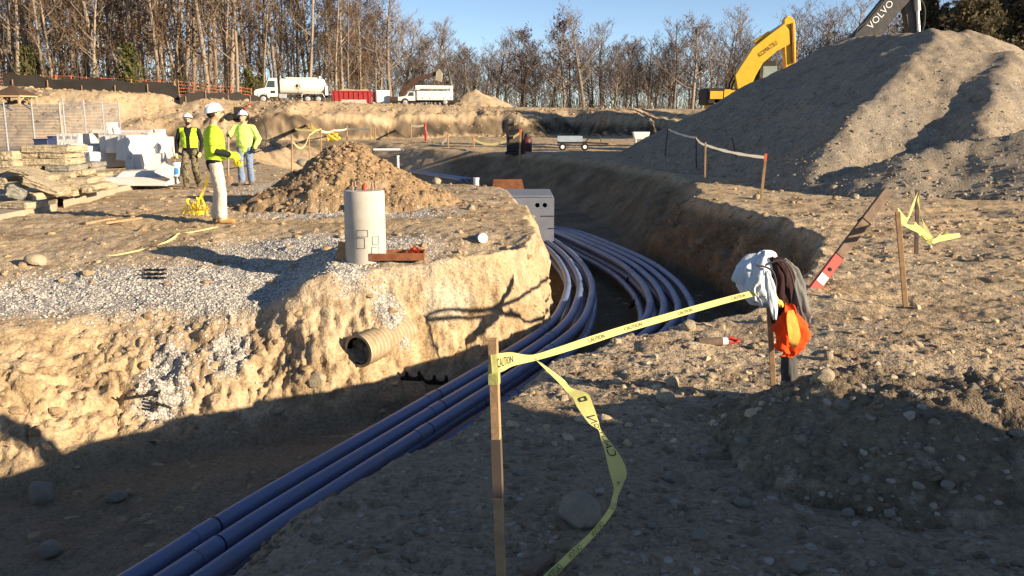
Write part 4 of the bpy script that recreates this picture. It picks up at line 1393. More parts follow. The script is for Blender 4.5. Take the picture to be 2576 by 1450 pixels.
# worker with the bucket
W2 = G(484, 470); W2.z = gz_at(W2.x, W2.y)
caps = torso('shirt', 0.98, 'shirt') + legs(0.09, (0.10, 0.22, 0.13), (-0.09, -0.18, 0.085), (0.11, -0.06, 0.49), (-0.11, -0.14, 0.50), 0.098, 0.078)
caps += arm((-0.215, 0.01, 1.40), (-0.30, 0.04, 1.12), (-0.31, -0.02, 0.88), 'shirt', 'shirt', 0.066) + arm((0.215, 0.01, 1.40), (0.29, 0.06, 1.13), (0.25, -0.06, 0.90), 'shirt', 'shirt', 0.066)
caps += hand((-0.315, -0.03, 0.86), (-0.02, -0.1, -1), (0.9, 0, 0), 'glove') + hand((0.245, -0.07, 0.88), (0, -0.15, -1), (-0.9, 0, 0), 'glove')
hc = (0, -0.03, 1.645)
caps += head(hc, 0.2, -0.15)
p2, V2_, N2 = person('worker in black shirt, lime vest and camouflage trousers carrying a bucket', (W2.x, W2.y, W2.z), math.radians(6), caps,
                     {'skin': M_SKIN, 'shirt': M_BLACKC, 'pants': M_CAMO, 'boot': M_BOOTD, 'glove': M_GLOVE}, 0.012)
head_extras(p2, hc, 0.2, -0.15)
zone = (V2_[:, 2] > 1.00) & (V2_[:, 2] < 1.47) & (np.abs(V2_[:, 0]) < 0.20) & ~((V2_[:, 1] < 0) & (np.abs(V2_[:, 0]) < 0.035 + 0.05 * np.clip((V2_[:, 2] - 1.25) / 0.2, 0, 1)))
shell(p2, V2_, N2, BODY[p2.name], zone, 0.016, 'safety_vest', M_LIME)

# worker in the pale lime jacket with a shovel
W3 = G(621, 465); W3.z = gz_at(W3.x, W3.y)
caps = torso('vest', 1.12, 'vest') + legs(0.095, (0.10, 0.05, 0.085), (-0.11, -0.03, 0.085), (0.11, -0.02, 0.49), (-0.115, -0.05, 0.49), 0.108, 0.088)
caps += arm((-0.225, 0.0, 1.41), (-0.36, -0.10, 1.22), (-0.27, -0.30, 1.22), 'vest', 'vest', 0.078) + arm((0.225, 0.01, 1.41), (0.35, 0.06, 1.14), (0.28, -0.07, 0.93), 'vest', 'vest', 0.078)
caps += hand((-0.265, -0.32, 1.215), (0.2, -0.8, 0.1), (0.6, -0.3, 0.2), 'glove') + hand((0.275, -0.08, 0.91), (-0.15, -0.2, -0.95), (-0.9, 0, 0), 'glove')
hc = (0, -0.03, 1.655)
caps += head(hc, -0.1, -0.10)
p3, V3, N3_ = person('worker in bright pale lime jacket and blue jeans facing the camera', (W3.x, W3.y, W3.z), math.radians(-4), caps,
                     {'skin': M_SKIN, 'vest': M_LIMEP, 'pants': M_JEANS, 'boot': M_BOOTD, 'glove': M_GLOVEB}, 0.012, 0.013)
head_extras(p3, hc, -0.1, -0.10, False)
zone = (V3[:, 2] > 0.94) & (V3[:, 2] < 1.02) & (np.abs(V3[:, 0]) < 0.225)
shell(p3, V3, N3_, BODY[p3.name], zone, 0.012, 'jacket_hem', M_LIMEP)

# things the workers hold
R2 = Matrix.Rotation(math.radians(6), 3, 'Z')
hb = W2 + R2 @ Vector((-0.315, -0.05, 0.78))
bk = thing('bucket', 'white plastic bucket with blue label in the worker\'s hand', 'bucket', hb - Vector((0, 0, 0.46)))
MB().tube([(0, 0, 0.0), (0, 0, 0.005), (0, 0, 0.33), (0, 0, 0.345), (0, 0, 0.345), (0, 0, 0.06)], [0.115, 0.122, 0.142, 0.15, 0.138, 0.118], 28).build('body', M_WHITE, bk, True)
for z in (0.27, 0.30): MB().tube([(0, 0, z), (0, 0, z + 0.012)], 0.147, 28).build('rib', M_WHITE, bk, True)
M_BLUEL = plain('blue_label', (0.05, 0.22, 0.55), 0.5)
m = MB()
lab = [(-0.3 + 0.9 * i / 8) for i in range(9)]
for a0, a1 in zip(lab[:-1], lab[1:]):
    m.add([(0.138 * math.sin(a0), -0.138 * math.cos(a0), 0.05), (0.138 * math.sin(a1), -0.138 * math.cos(a1), 0.05), (0.1455 * math.sin(a1), -0.1455 * math.cos(a1), 0.20), (0.1455 * math.sin(a0), -0.1455 * math.cos(a0), 0.20)], [(0, 1, 2, 3)])
m.build('label', M_BLUEL, bk)
MB().tube(catmull([(-0.145, 0, 0.32), (-0.12, 0, 0.40), (0, 0, 0.475), (0.12, 0, 0.40), (0.145, 0, 0.32)], 5), 0.004, 6).build('handle', M_REBAR, bk, True)
tl = thing('trowel_handle', 'pale wooden tool handle sticking up out of the white bucket', 'tool handle', hb + Vector((-0.03, 0.02, -0.40)))
MB().tube([(0.05, 0, 0), (-0.02, 0, 0.3), (-0.07, 0, 0.66)], [0.016, 0.015, 0.017], 10).build('grip', M_STAKE, tl, True)
MB().cyl((0.05, 0, -0.02), (0.045, 0, 0.05), 0.02, n=10).build('ferrule', M_REBAR, tl, True)
R3 = Matrix.Rotation(math.radians(-4), 3, 'Z')
hs = W3 + R3 @ Vector((-0.23, -0.42, 1.22))
M_GREYPL = plain('grey_wood', (0.38, 0.30, 0.22), 0.8, var=0.2)
sv = thing('shovel', 'long handled shovel held upright by the jeans worker', 'shovel', Vector((hs.x - 0.06, hs.y, W3.z)))
MB().tube([(0.0, 0, 0.28), (0.06, 0, 1.22), (0.075, 0, 1.42)], 0.017, 10).build('handle', M_GREYPL, sv, True)
MB().tube([(0.0, 0, 0.24), (0.004, 0, 0.40)], [0.026, 0.02], 10).build('socket', M_REBAR, sv, True)
MB().add([(-0.11, 0, 0.24), (0, -0.03, 0.25), (0.11, 0, 0.24), (-0.10, 0.01, 0.08), (0, -0.03, 0.0), (0.10, 0.01, 0.08)], [(0, 1, 4, 3), (1, 2, 5, 4)]).build('blade', M_REBAR, sv, 80)
lp = thing('black_hose', 'thin black hose looped behind the jeans worker\'s shoulder', 'hose', W3 + R3 @ Vector((0.30, 0.14, 0.85)))
MB().tube([(0.17 * math.cos(a) * 1.25, 0.03 * math.sin(2 * a), 0.36 + 0.46 * math.sin(a)) for a in [-0.9 + 0.12 * i for i in range(24)]], 0.011, 8).build('loop', M_BLACKPL, lp, True)
# tape spool and bundle of the near worker
yb = G(497, 548); yb.z = gz_at(yb.x, yb.y)
M_TAPEB = cloth_mat('bright_yellow_tape', (0.85, 0.66, 0.06), 0.06, 0.3, 0.5)
tb = tangle((yb.x, yb.y, yb.z), (0.20, 0.14, 0.34), 16, 'caution_tape', M_TAPEB, 'heap of crumpled yellow tape standing behind the near worker\'s legs', 'caution tape', 0.032, seed=9)
for k, (pa_, pb_) in enumerate((((0, 0, 0.1), (0.20, 0.06, 0.62)), ((-0.05, 0.02, 0.05), (0.22, 0.02, 0.70)), ((0.05, -0.03, 0.02), (0.12, 0.03, 0.4)))):
    a, b = Vector(pa_), Vector(pb_)
    st2 = []
    for i in range(6):
        f = i / 5; q = a.lerp(b, f); w = Vector((0.4 * math.cos(2.1 * i + k), 0.6 * math.sin(1.7 * i + k), 0.5)).normalized() * 0.04
        st2.append((q + w, q - w))
    ribbon(st2, 'strip', M_TAPEB, tb)
hp = W1 + Matrix.Rotation(math.radians(112), 3, 'Z') @ Vector((-0.03, -0.33, 0.98))
tangle((hp.x, hp.y, hp.z - 0.12), (0.07, 0.07, 0.17), 8, 'caution_tape', M_TAPEB, 'wad of yellow tape held in the near worker\'s gloved hands', 'caution tape', 0.05, seed=12)
# tape trailing over the gravel
gtape = thing('caution_tape', 'thin yellow tape trailing over gravel in front of the near worker', 'caution tape', (0, 0, 0))
st2 = []
for i, (u, v) in enumerate(((255, 650), (300, 644), (340, 636), (380, 625), (420, 612), (440, 600), (452, 590), (480, 588), (520, 580), (548, 574))):
    p, n_ = S(u, v); p = p + Vector((0, 0, 0.018)); w = Vector((0.2, 0.5, 0.35 * math.sin(i))).normalized() * 0.02
    st2.append((p + w, p - w))
ribbon(st2, 'strip', M_TAPE2, gtape)
# ------------------------------------------------------------------ stone yard on the left
M_GRANITE = plain('white_granite', (0.56, 0.54, 0.51), 0.85, 0.25, var=0.06, scale=30, bump=0.002, bscale=70, dirt=(0.55, 0.49, 0.40, 0.4))
M_SLAB = plain('tan_stone', (0.40, 0.325, 0.215), 0.95, 0.15, var=0.25, scale=7, bump=0.03, bscale=14, dirt=(0.22, 0.18, 0.125, 0.85))
M_SLABG = plain('grey_split_stone', (0.25, 0.23, 0.19), 0.95, 0.15, var=0.3, scale=14, bump=0.015, bscale=25)
M_PAVE = plain('pavement_concrete', (0.36, 0.30, 0.22), 0.95, 0.1, var=0.12, scale=2, bump=0.002, bscale=50, dirt=(0.30, 0.23, 0.14, 0.6), obj=False)
M_DUNN = plain('dark_timber', (0.05, 0.035, 0.03), 0.9)


def pbox(f, rect, y, depth, name, mat, label, cat, group, yaw=0.0, roll=0.0, taper=(1, 1), bev=0.012, seed=0, pitch=0.0):
    """block whose front face shows as rect (read by f) when it stands at distance y"""
    (u0, v0), (u1, v1) = f(rect[0], rect[1]), f(rect[2], rect[3])
    a, b = D(u0, v1, y), D(u1, v0, y)
    w, h = abs(b.x - a.x), abs(b.z - a.z)
    c = Vector(((a.x + b.x) / 2, y + depth / 2 * math.cos(yaw), min(a.z, b.z)))
    t = thing(name, label, cat, c, rot=(pitch, roll, yaw), group=group)
    m = MB().box((0, 0, h / 2), (w, depth, h), taper=taper)
    o = m.build('block', mat, t, bevel=min(bev, h * 0.15))
    bm = bmesh.new(); bm.from_mesh(o.data)
    bmesh.ops.subdivide_edges(bm, edges=bm.edges[:], cuts=3, use_grid_fill=True)
    rr = random.Random(seed * 31 + int(rect[0]))
    k = bev * 0.6
    for v in bm.verts: v.co += Vector((rr.uniform(-k, k), rr.uniform(-k, k), rr.uniform(-k, k) * 0.7))
    bm.to_mesh(o.data); bm.free()
    return t, w, h


def c5(x, y): return (x * 0.4828 * 0.6289, (300 + y * 0.4828) * 0.6289)
def c3(x, y): return (x * 0.3104 * 0.6289, (450 + y * 0.3104) * 0.6289)


GRN = 'white granite blocks'
gran = [((475, 490, 534, 600), 23.6, 1.1, 0.0, 0, (1, 1), 'numbered white granite block, leftmost of the three in the row'),
        ((536, 490, 588, 612), 23.6, 1.1, 0.0, 0, (1, 1), 'numbered white granite block, middle of the three in the row'),
        ((591, 490, 652, 640), 23.6, 1.1, 0.0, 0, (1, 1), 'numbered white granite block, rightmost of the three in the row'),
        ((632, 575, 700, 722), 22.6, 1.4, -0.45, 0.03, (0.8, 1), 'sloped white coping stone pointing out, first beside the numbered row'),
        ((706, 592, 774, 716), 22.5, 1.4, -0.42, 0.03, (0.8, 1), 'sloped white coping stone pointing out, second beside the numbered row'),
        ((776, 640, 845, 776), 22.3, 1.4, -0.40, 0.03, (0.85, 1), 'sloped white coping stone, lowest and third beside the numbered row'),
        ((828, 500, 876, 648), 22.7, 0.9, 0.03, 0, (1, 1), 'narrow upright white granite block left of the big square one'),
        ((880, 500, 998, 650), 22.6, 1.0, 0.0, 0, (1, 1), 'big square white granite block raised on dark timber'),
        ((1035, 500, 1130, 710), 22.3, 1.6, -0.35, 0.05, (0.8, 0.9), 'tall sloped white granite block right of the big square one'),
        ((1100, 520, 1222, 690), 22.8, 1.4, -0.30, 0.0, (0.9, 1), 'wide bright granite block at the right end of the pile'),
        ((1038, 700, 1098, 786), 22.2, 0.5, 0.05, 0, (1, 1), 'small white granite foot block under the tall sloped one'),
        ((1100, 660, 1176, 782), 22.25, 0.7, -0.1, 0, (0.9, 1), 'white granite block low at the right of the pile'),
        ((1222, 480, 1280, 642), 23.2, 0.8, 0.1, 0, (1, 1), 'cream rough sided granite block at the right end of the pile'),
        ((1276, 450, 1320, 524), 24.6, 0.5, 0.1, 0, (1, 1), 'small cream block jutting out highest at the right end'),
        ((760, 458, 1240, 484), 24.4, 0.9, 0.02, 0, (1, 1), 'long thin white slab lying along the top of the granite pile'),
        ((875, 392, 936, 492), 23.4, 0.35, 0.1, 0, (0.85, 0.9), 'upright white granite stone standing highest on the pile'),
        ((936, 440, 956, 492), 23.4, 0.3, 0.1, 0, (1, 1), 'small white stone beside the upright one on the pile'),
        ((1186, 655, 1310, 800), 22.6, 0.8, 0.25, 0, (1, 1), 'white granite block low at the far right of the pile'),
        ((822, 850, 1360, 922), 20.7, 1.0, 0.04, 0, (1, 1), 'long flat white granite slab lying in front of the pile'),
        ((950, 800, 1300, 850), 20.9, 0.8, 0.08, 0, (0.7, 0.8), 'thin white granite slab on top of the long flat one')]
for i, (rc, y, dp, yaw, roll, tap, lab) in enumerate(gran):
    pbox(c5, rc, y, dp, 'granite_block', M_GRANITE, lab, 'stone block', GRN, yaw, roll, tap, 0.012, i)
t, w, h = pbox(c5, (1255, 740, 1400, 840), 20.6, 0.35, 'granite_block', M_GRANITE, 'flat white granite wedge leaning down at the right of the pile', 'stone block', GRN, 0.3, 0.45, (0.6, 1))
pbox(c5, (852, 655, 992, 775), 23.2, 0.5, 'timber_crib', M_DUNN, 'dark timber support under the big square granite block', 'timber', None)
pbox(c5, (555, 650, 640, 705), 23.5, 0.5, 'timber_crib', M_DUNN, 'dark timber support under the numbered granite blocks', 'timber', None)
# inked numbers on the row of three
for k, (x0, x1, tx) in enumerate(((490, 522, '25'), (545, 578, '28'), (600, 632, '26'))):
    V, F, _ = text_mesh(tx)
    vs = []
    for x, y, _z in V:
        u, v = c5(x0 + (x1 - x0) * x, 530 - 24 * y)
        vs.append(D(u, v, 23.58))
    o = [ob for ob in COL.objects if ob.get('label', '') == gran[k][6]][0]
    MB().add([p - o.location for p in vs], F).build('number', M_MARK, o)

TAN = 'tan stone slabs'
tan = [((260, 432, 860, 522), 17.6, 0.9, 0.02, 'topmost tan stone slab of the tall slab stack'), ((275, 530, 495, 594), 17.62, 0.8, 0.0, 'short tan slab second from the top of the stack, on the left'),
       ((510, 530, 830, 594), 17.6, 0.8, 0.0, 'tan slab second from the top of the stack, on the right'), ((275, 602, 826, 688), 17.55, 0.9, 0.01, 'long tan slab third from the top of the stack'),
       ((830, 610, 900, 680), 17.7, 0.5, 0.0, 'small tan slab end jutting right in the third layer'), ((285, 696, 515, 766), 17.55, 0.8, 0.0, 'tan slab on the left of the fourth layer in the stack'),
       ((580, 690, 890, 766), 17.5, 0.8, 0.0, 'rough faced tan slab on the right of the fourth layer'), ((275, 774, 910, 848), 17.4, 0.9, 0.0, 'long tan slab in the fifth layer of the stack'),
       ((915, 752, 1050, 820), 17.6, 0.6, 0.0, 'short tan slab at the right of the fifth layer'), ((580, 856, 1090, 930), 17.2, 0.9, 0.10, 'rough ended tan slab in the sixth layer of the stack'),
       ((620, 934, 1190, 1006), 17.0, 0.9, 0.08, 'split faced tan slab in the seventh layer of the stack'), ((700, 1010, 930, 1090), 16.8, 0.8, 0.05, 'lowest tan slab at the foot of the stack'),
       ((940, 650, 1175, 715), 18.3, 0.7, 0.0, 'grey tan slab lying behind the stack under the granite'), ((985, 720, 1160, 770), 18.2, 0.7, 0.0, 'short slab under the grey tan one behind the stack'),
       ((1080, 790, 1260, 850), 18.0, 0.7, 0.0, 'pale slab between the stack and the long granite slab'), ((1000, 880, 1195, 960), 17.6, 0.6, 0.05, 'squared tan slab right of the stack foot'),
       ((0, 508, 148, 622), 17.3, 1.0, 0.0, 'tan slab at the left picture edge, highest of its stack'), ((-60, 632, 158, 722), 17.2, 1.0, 0.0, 'tan slab at the left picture edge, second of its stack'),
       ((-60, 730, 185, 800), 17.0, 1.0, 0.02, 'tan slab at the left picture edge, third of its stack'), ((-60, 848, 60, 912), 16.6, 0.8, 0.0, 'tan slab at the left picture edge, fourth of its stack'),
       ((-60, 920, 195, 990), 16.2, 0.9, 0.05, 'tan slab at the left picture edge, lowest of its stack'), ((220, 1056, 436, 1140), 15.7, 0.7, -0.1, 'pale squared block on the pavement under the leaning slab'),
       ((10, 1168, 372, 1250), 14.9, 0.6, -0.15, 'tan block lying nearest on the pavement edge'), ((1030, 970, 1150, 1040), 17.0, 0.4, 0.2, 'rounded loose tan stone beside the stack foot'),
       ((1160, 945, 1360, 1005), 17.6, 0.6, 0.1, 'flat tan slab at the pavement end near the granite')]
for i, (rc, y, dp, yaw, lab) in enumerate(tan):
    pbox(c3, rc, y, dp, 'stone_slab', M_SLABG if i in (6, 12, 13) else M_SLAB, lab, 'stone slab', TAN, yaw, 0, (1, 1), 0.022, i)
pbox(c3, (250, 900, 700, 1010), 16.0, 0.6, 'stone_slab', M_SLAB, 'thick tan slab leaning down to the right in front of the stack', 'stone slab', TAN, 0.1, 0.38, (1, 1), 0.025, 51)
pbox(c3, (100, 760, 560, 830), 16.5, 0.6, 'stone_slab', M_SLAB, 'upper tan slab leaning to the right across the stack', 'stone slab', TAN, 0.05, 0.30, (1, 1), 0.025, 52)
pbox(c3, (20, 960, 230, 1120), 15.4, 0.3, 'stone_slab', M_SLABG, 'dark tilted slab on the pavement at the left edge', 'stone slab', TAN, 0.3, 0.45, (1, 1), 0.025, 53)

# pavement slabs with a lit front edge
for k, (pts, lab) in enumerate(((((-120, 580), (0, 556), (142, 527), (150, 500), (60, 480), (-160, 500)), 'concrete pavement slab at the left edge under the nearest blocks'),
                                (((160, 519), (264, 491), (352, 470), (330, 455), (200, 455), (158, 498)), 'concrete pavement slab running back towards the granite blocks'))):
    P = [G(u, v) for u, v in pts]
    c = sum(P, Vector()) / len(P)
    t = thing('pavement', lab, 'pavement', (c.x, c.y, -0.12), group='pavement slabs')
    MB().prism([((p - c).x, (p - c).y) for p in P], (1, 0, 0), (0, 1, 0), (0, 0, 0.22)).build('slab', M_PAVE, t, bevel=0.012)
    t['kind'] = 'structure'

# loose boards on the sand
for k, (u0, v0, u1, v1, lab) in enumerate(((212, 566, 286, 553, 'thin pale board lying on the sand, left of two'), (262, 565, 352, 552, 'thin pale board lying on the sand, right of two'), (1386, 1405, 1330, 1455, 'grey board end on the ground behind the foreground stake'))):
    a, b = S(u0, v0)[0], S(u1, v1)[0]
    t = thing('board', lab, 'board', a + Vector((0, 0, 0.02)))
    MB().beam((0, 0, 0), b - a, 0.09 if k < 2 else 0.05, 0.035).build('plank', M_STAKE if k < 2 else M_OLDWOOD, t, bevel=0.004)
    MB().beam((b - a) * 0.1 + Vector((0, 0, 0.018)), (b - a) * 0.13 + Vector((0, 0, 0.018)), 0.012, 0.006).build('nail_plate', M_REBAR, t)

# dark tubs behind the slabs
for k, (x0, y0, x1, y1, d_, lab) in enumerate(((322, 535, 428, 600, 27.0, 'dark blue tub behind the slab stack'), (437, 515, 474, 600, 28.0, 'dark blue crate between the tub and the granite'))):
    (u0, v0), (u1, v1) = c5(x0, y0), c5(x1, y1)
    a, b = D(u0, v1, d_), D(u1, v0, d_)
    t = thing('plastic_tub', lab, 'tub', ((a.x + b.x) / 2, d_, a.z - 0.4))
    MB().box((0, 0, (b.z - a.z + 0.4) / 2), (b.x - a.x, 0.5, b.z - a.z + 0.4), taper=(1.05, 1.05)).build('shell', plain('navy_plastic', (0.03, 0.04, 0.10), 0.5), t, bevel=0.02)
    MB().box((0, 0, b.z - a.z + 0.41), ((b.x - a.x) * 1.1, 0.56, 0.03)).build('rim', MATS['navy_plastic'], t)

# ------------------------------------------------------------------ wire fence and gazebo
M_STEEL = plain('galvanised', (0.40, 0.41, 0.42), 0.45, 0.5, 0.4, var=0.08)
M_WIRE = plain('fence_wire', (0.30, 0.31, 0.33), 0.5, 0.5, 0.4)


def wire_fence(a, b, n, h, label, wires=36):
    a, b = Vector(a), Vector(b)
    t = thing('wire_fence', label, 'fence', a, group='wire fence runs')
    d = b - a
    for i in range(n):
        q = d * (i / (n - 1))
        p = MB().cyl(q, q + Vector((0, 0, h + 0.06)), 0.035, n=8).build('post', M_STEEL, t, True)
        MB().ball(q + Vector((0, 0, h + 0.06)), 0.045, 8, 4, z0=0).build('post_cap', M_STEEL, p, True)
    for k in range(wires):
        z = 0.08 + (h - 0.1) * k / (wires - 1)
        MB().cyl(Vector((0, 0, z)), d + Vector((0, 0, z)), 0.016, n=4, caps=False).build('wire', M_WIRE, t)
    return t


zf = gz_at(-20, 37)
wire_fence((-24.5, 37, zf), (-18.75, 37, zf), 6, 2.2, 'wire fence with steel posts facing the camera behind the slabs')
wire_fence((-18.65, 37.1, zf), (-19.6, 44.5, zf), 4, 2.35, 'wire fence run going back from the corner post', 36)
gp = D(36, 260, 60.0)
gzb = thing('gazebo', 'brown gazebo roof rising behind the wire fence at the left edge', 'gazebo', (gp.x, 60, gz_at(gp.x, 60)))
ez = 3.20 - gzb.location.z
M_SHINGLE = plain('brown_shingle', (0.085, 0.05, 0.03), 0.9, var=0.3, scale=8, bump=0.01, bscale=30)
M_GWOOD = plain('gazebo_wood', (0.42, 0.30, 0.17), 0.8, var=0.15)
hexp = lambda r, z: [(r * math.cos(math.pi / 3 * k + 0.2), r * math.sin(math.pi / 3 * k + 0.2), z) for k in range(6)]
rf = MB().add(hexp(1.55, ez) + hexp(1.5, ez + 0.05) + hexp(0.12, ez + 0.62), [(k, (k + 1) % 6, 6 + (k + 1) % 6, 6 + k) for k in range(6)] + [(6 + k, 6 + (k + 1) % 6, 12 + (k + 1) % 6, 12 + k) for k in range(6)] + [(12, 13, 14, 15, 16, 17)]).build('roof', M_SHINGLE, gzb)
MB().cyl((0, 0, ez + 0.60), (0, 0, ez + 0.72), 0.16, 0.10, n=6).build('cupola', M_SHINGLE, rf)
m = MB()
H6 = hexp(1.44, ez - 0.06)
for k in range(6): m.beam(H6[k], H6[(k + 1) % 6], 0.08, 0.10)
m.build('fascia', M_GWOOD, gzb)
for k in range(6):
    x, y, _z = H6[k]
    p = MB().box((x * 0.94, y * 0.94, ez / 2 - 0.05), (0.12, 0.12, ez - 0.1)).build('post', M_GWOOD, gzb)
    x2, y2, _ = H6[(k + 1) % 6]
    pts = [Vector((x * 0.94, y * 0.94, ez - 0.55)), Vector((x * 0.84 + x2 * 0.1, y * 0.84 + y2 * 0.1, ez - 0.32)), Vector((x * 0.66 + x2 * 0.28, y * 0.66 + y2 * 0.28, ez - 0.14))]
    MB().tube(pts, 0.045, 6).build('bracket', M_GWOOD, p)

# ------------------------------------------------------------------ stakes and tape in the middle distance
def c55(x, y): return ((1050 + x * 0.2717) * 0.6289, (480 + y * 0.2717) * 0.6289)


FS = [((140, 250), (135, 150), 0, 'small dark stake at the left end of the far stake line'), ((170, 255), (205, 105), 1, 'leaning pinkish stake at the start of the far tape'), ((335, 255), (338, 100), 1, 'pinkish stake, second in the far tape line'),
      ((412, 265), (408, 80), 0, 'grey stake, third in the far tape line'), ((556, 285), (548, 55), 1, 'red topped stake, fourth in the far tape line'), ((655, 260), (655, -120), 0, 'tall grey stake standing up behind the far tape'),
      ((735, 300), (715, 55), 1, 'red topped stake, fifth in the far tape line'), ((1040, 310), (1046, 125), 0, 'stake wound with yellow tape behind the far pier'), ((1245, 300), (1240, 80), 0, 'grey stake right of the far pier'),
      ((1590, 305), (1588, 110), 0, 'stake below the sunlit bank, left of three'), ((1660, 305), (1658, 110), 0, 'stake below the sunlit bank, middle of three'), ((1852, 275), (1850, 90), 1, 'stake below the sunlit bank, right of three'),
      ((2188, 270), (2186, 55), 0, 'grey stake holding the end of the red stake tape'), ((2405, 320), (2390, 45), 2, 'bright red stake carrying two pale tapes'), ((430, 790), (436, 235), 3, 'nearest pale stake with sagging tape beside the dirt mound'),
      ((684, 555), (680, 185), 3, 'pale stake holding the sagging tape, second nearest'), ((842, 490), (862, 120), 3, 'pale stake where the yellow tapes meet')]
FT = []
for (b, tpx, kind, lab) in FS:
    u0, v0 = c55(*b); u1, v1 = c55(*tpx)
    q = G(u0, v0)
    if q.y > 78: q = q * (78 / q.y)
    q.z = gz_at(q.x, q.y)
    top = D(u1, v1, q.y)
    FT.append(top)
    stake(q, top, 0.045 if kind == 3 else 0.09 if kind < 2 else 0.16, lab, (M_STAKE, M_STAKE, M_REDPAINT, M_STAKE)[kind], tip=M_ORANGEP if kind == 1 else None, group='stakes of the far tape lines')
for k, (u, v, u1, v1, lab) in enumerate(((1192, 372, 1190, 344, 'orange topped stake holding tape end by the bank'), (1307, 392, 1309, 326, 'pale stake beside the black machine'), (1128, 370, 1126, 338, 'short stake where the red stake tape ends'))):
    q = G(u, v); q.z = gz_at(q.x, q.y)
    top = D(u1, v1, q.y); FT.append(top)
    stake(q, top, 0.08, lab, M_STAKE, tip=M_ORANGEP, group='stakes of the far tape lines')


def tapeline(lines, label, mat, w):
    t = thing('caution_tape', label, 'caution tape', (0, 0, 0), group=None)
    for a, b, sag in lines:
        st2 = []
        for i in range(7):
            f = i / 6
            q = a.lerp(b, f) - Vector((0, 0, sag * 4 * f * (1 - f)))
            st2.append((q + Vector((0, 0, w)), q - Vector((0, 0, w))))
        ribbon(st2, 'strip', mat, t)
    return t


dz = Vector((0, 0, -0.15))
tapeline([(FT[1] + dz, FT[3] + dz * 3, 0.05), (FT[3] + dz * 2, FT[16] + dz, 0.02)], 'long pale tape along the far stakes left of the pier', M_TAPE2, 0.07)
tapeline([(FT[3], FT[4] + dz * 4, 0.1), (FT[4], FT[6] + dz * 3, 0.1), (FT[6], FT[16] + dz, 0.2)], 'yellow orange tape zigzagging between the red topped stakes', M_TAPEB, 0.10)
tapeline([(FT[16] + dz, FT[7] + dz, 0.1), (FT[7] + dz, FT[8] + dz * 2, 0.05), (FT[8] + dz * 2, FT[9] + dz, 0.0)], 'pale tape running right behind the far pier', M_TAPEW, 0.06)
tapeline([(FT[14] + dz, FT[15] + dz, 0.35), (FT[15] + dz, FT[16] + dz * 0.4, -0.05)], 'sagging yellow tape between the nearest pale stakes', M_TAPE2, 0.035)
tapeline([(FT[12] + dz, FT[13] + dz, 0.1), (FT[13] + dz * 2, FT[19] + dz, 0.9)], 'pale tapes hung from the bright red stake', M_TAPEW, 0.08)
tapeline([(FT[17] + dz, FT[18] + dz, 0.4)], 'thin tape between the bank and the black machine', M_TAPE2, 0.06)
hv = c55(1015, 190); q = D(hv[0], hv[1], 60)
tangle((q.x, 60, gz_at(q.x, 60)), (0.5, 0.3, 1.0), 10, 'caution_tape', M_TAPEB, 'yellow tape gathered on a stake behind the far pier', 'caution tape', 0.12, seed=21)

# black machine, gas bottle, small trailer on the sunlit strip
def far_at(u, v, ymax=70):
    q = G(u, v)
    if q.y > ymax: q = q * (ymax / q.y)
    q.z = gz_at(q.x, q.y)
    return q


q = far_at(1296, 388, 42)
bm_ = thing('generator', 'black box shaped machine standing at the edge of the rear trench', 'generator', q)
MB().box((0, 0, 0.62), (0.82, 0.6, 0.95)).build('case', M_BLACKPL, bm_, bevel=0.03)
MB().box((0, 0, 0.09), (0.95, 0.7, 0.12)).build('skid', M_BLACKPL, bm_)
MB().box((0, 0, 1.16), (0.60, 0.45, 0.10)).build('hood', M_BLACKPL, bm_, bevel=0.02)
MB().box((0.0, -0.31, 0.75), (0.55, 0.02, 0.35)).build('grille', M_STAKED, bm_)
q = far_at(1325, 378, 44)
gb_ = thing('gas_bottle', 'squat dark red gas bottle right of the black machine', 'gas bottle', q)
MB().tube([(0, 0, 0), (0, 0, 0.04), (0, 0, 0.62), (0, 0, 0.72), (0, 0, 0.76)], [0.22, 0.26, 0.26, 0.18, 0.08], 18).build('tank', plain('maroon_paint', (0.08, 0.02, 0.02), 0.5), gb_, True)
MB().tube([(0, 0, 0.74), (0, 0, 0.90)], 0.12, 12).build('valve_collar', M_BLACKPL, gb_, True)
q = far_at(1438, 371, 48)
tl_ = thing('small_trailer', 'low dark utility trailer with white sides beyond the rear trench', 'trailer', q, 0.05)
MB().box((0, 0, 0.42), (1.5, 0.9, 0.10)).build('bed', M_BLACKPL, tl_)
for y_ in (-0.45, 0.45): MB().box((-0.1, y_, 0.62), (1.25, 0.04, 0.30)).build('side_board', plain('pale_blue_board', (0.30, 0.36, 0.42), 0.6), tl_)
for x_ in (-0.55, 0.65):
    w_ = MB().cyl((x_, -0.55, 0.20), (x_, -0.42, 0.20), 0.20, n=16).build('wheel', M_BLACKPL, tl_, True)
    MB().cyl((x_, -0.56, 0.20), (x_, -0.545, 0.20), 0.10, n=12).build('hub', M_WHITE, w_, True)
MB().tube([(0.75, 0, 0.45), (1.1, 0, 0.85), (1.5, 0, 0.8), (1.65, 0, 0.35)], 0.03, 8).build('hoop', M_BLACKPL, tl_, True)
MB().beam((0.75, 0, 0.42), (2.0, 0, 0.35), 0.08, 0.08).build('drawbar', M_BLACKPL, tl_)
q = far_at(1612, 350, 62)
wt = thing('white_bin', 'small white box on legs before the bank left of the gravel pile', 'bin', q)
MB().box((0, 0, 0.55), (0.9, 0.6, 0.5), taper=(1.3, 1.2)).build('bin', M_WHITE, wt, bevel=0.02)
for x_ in (-0.35, 0.35): MB().box((x_, 0, 0.15), (0.08, 0.5, 0.3)).build('leg', M_WHITE, wt)
q = D(968, 378, 33); q.z = gz_at(q.x, q.y)
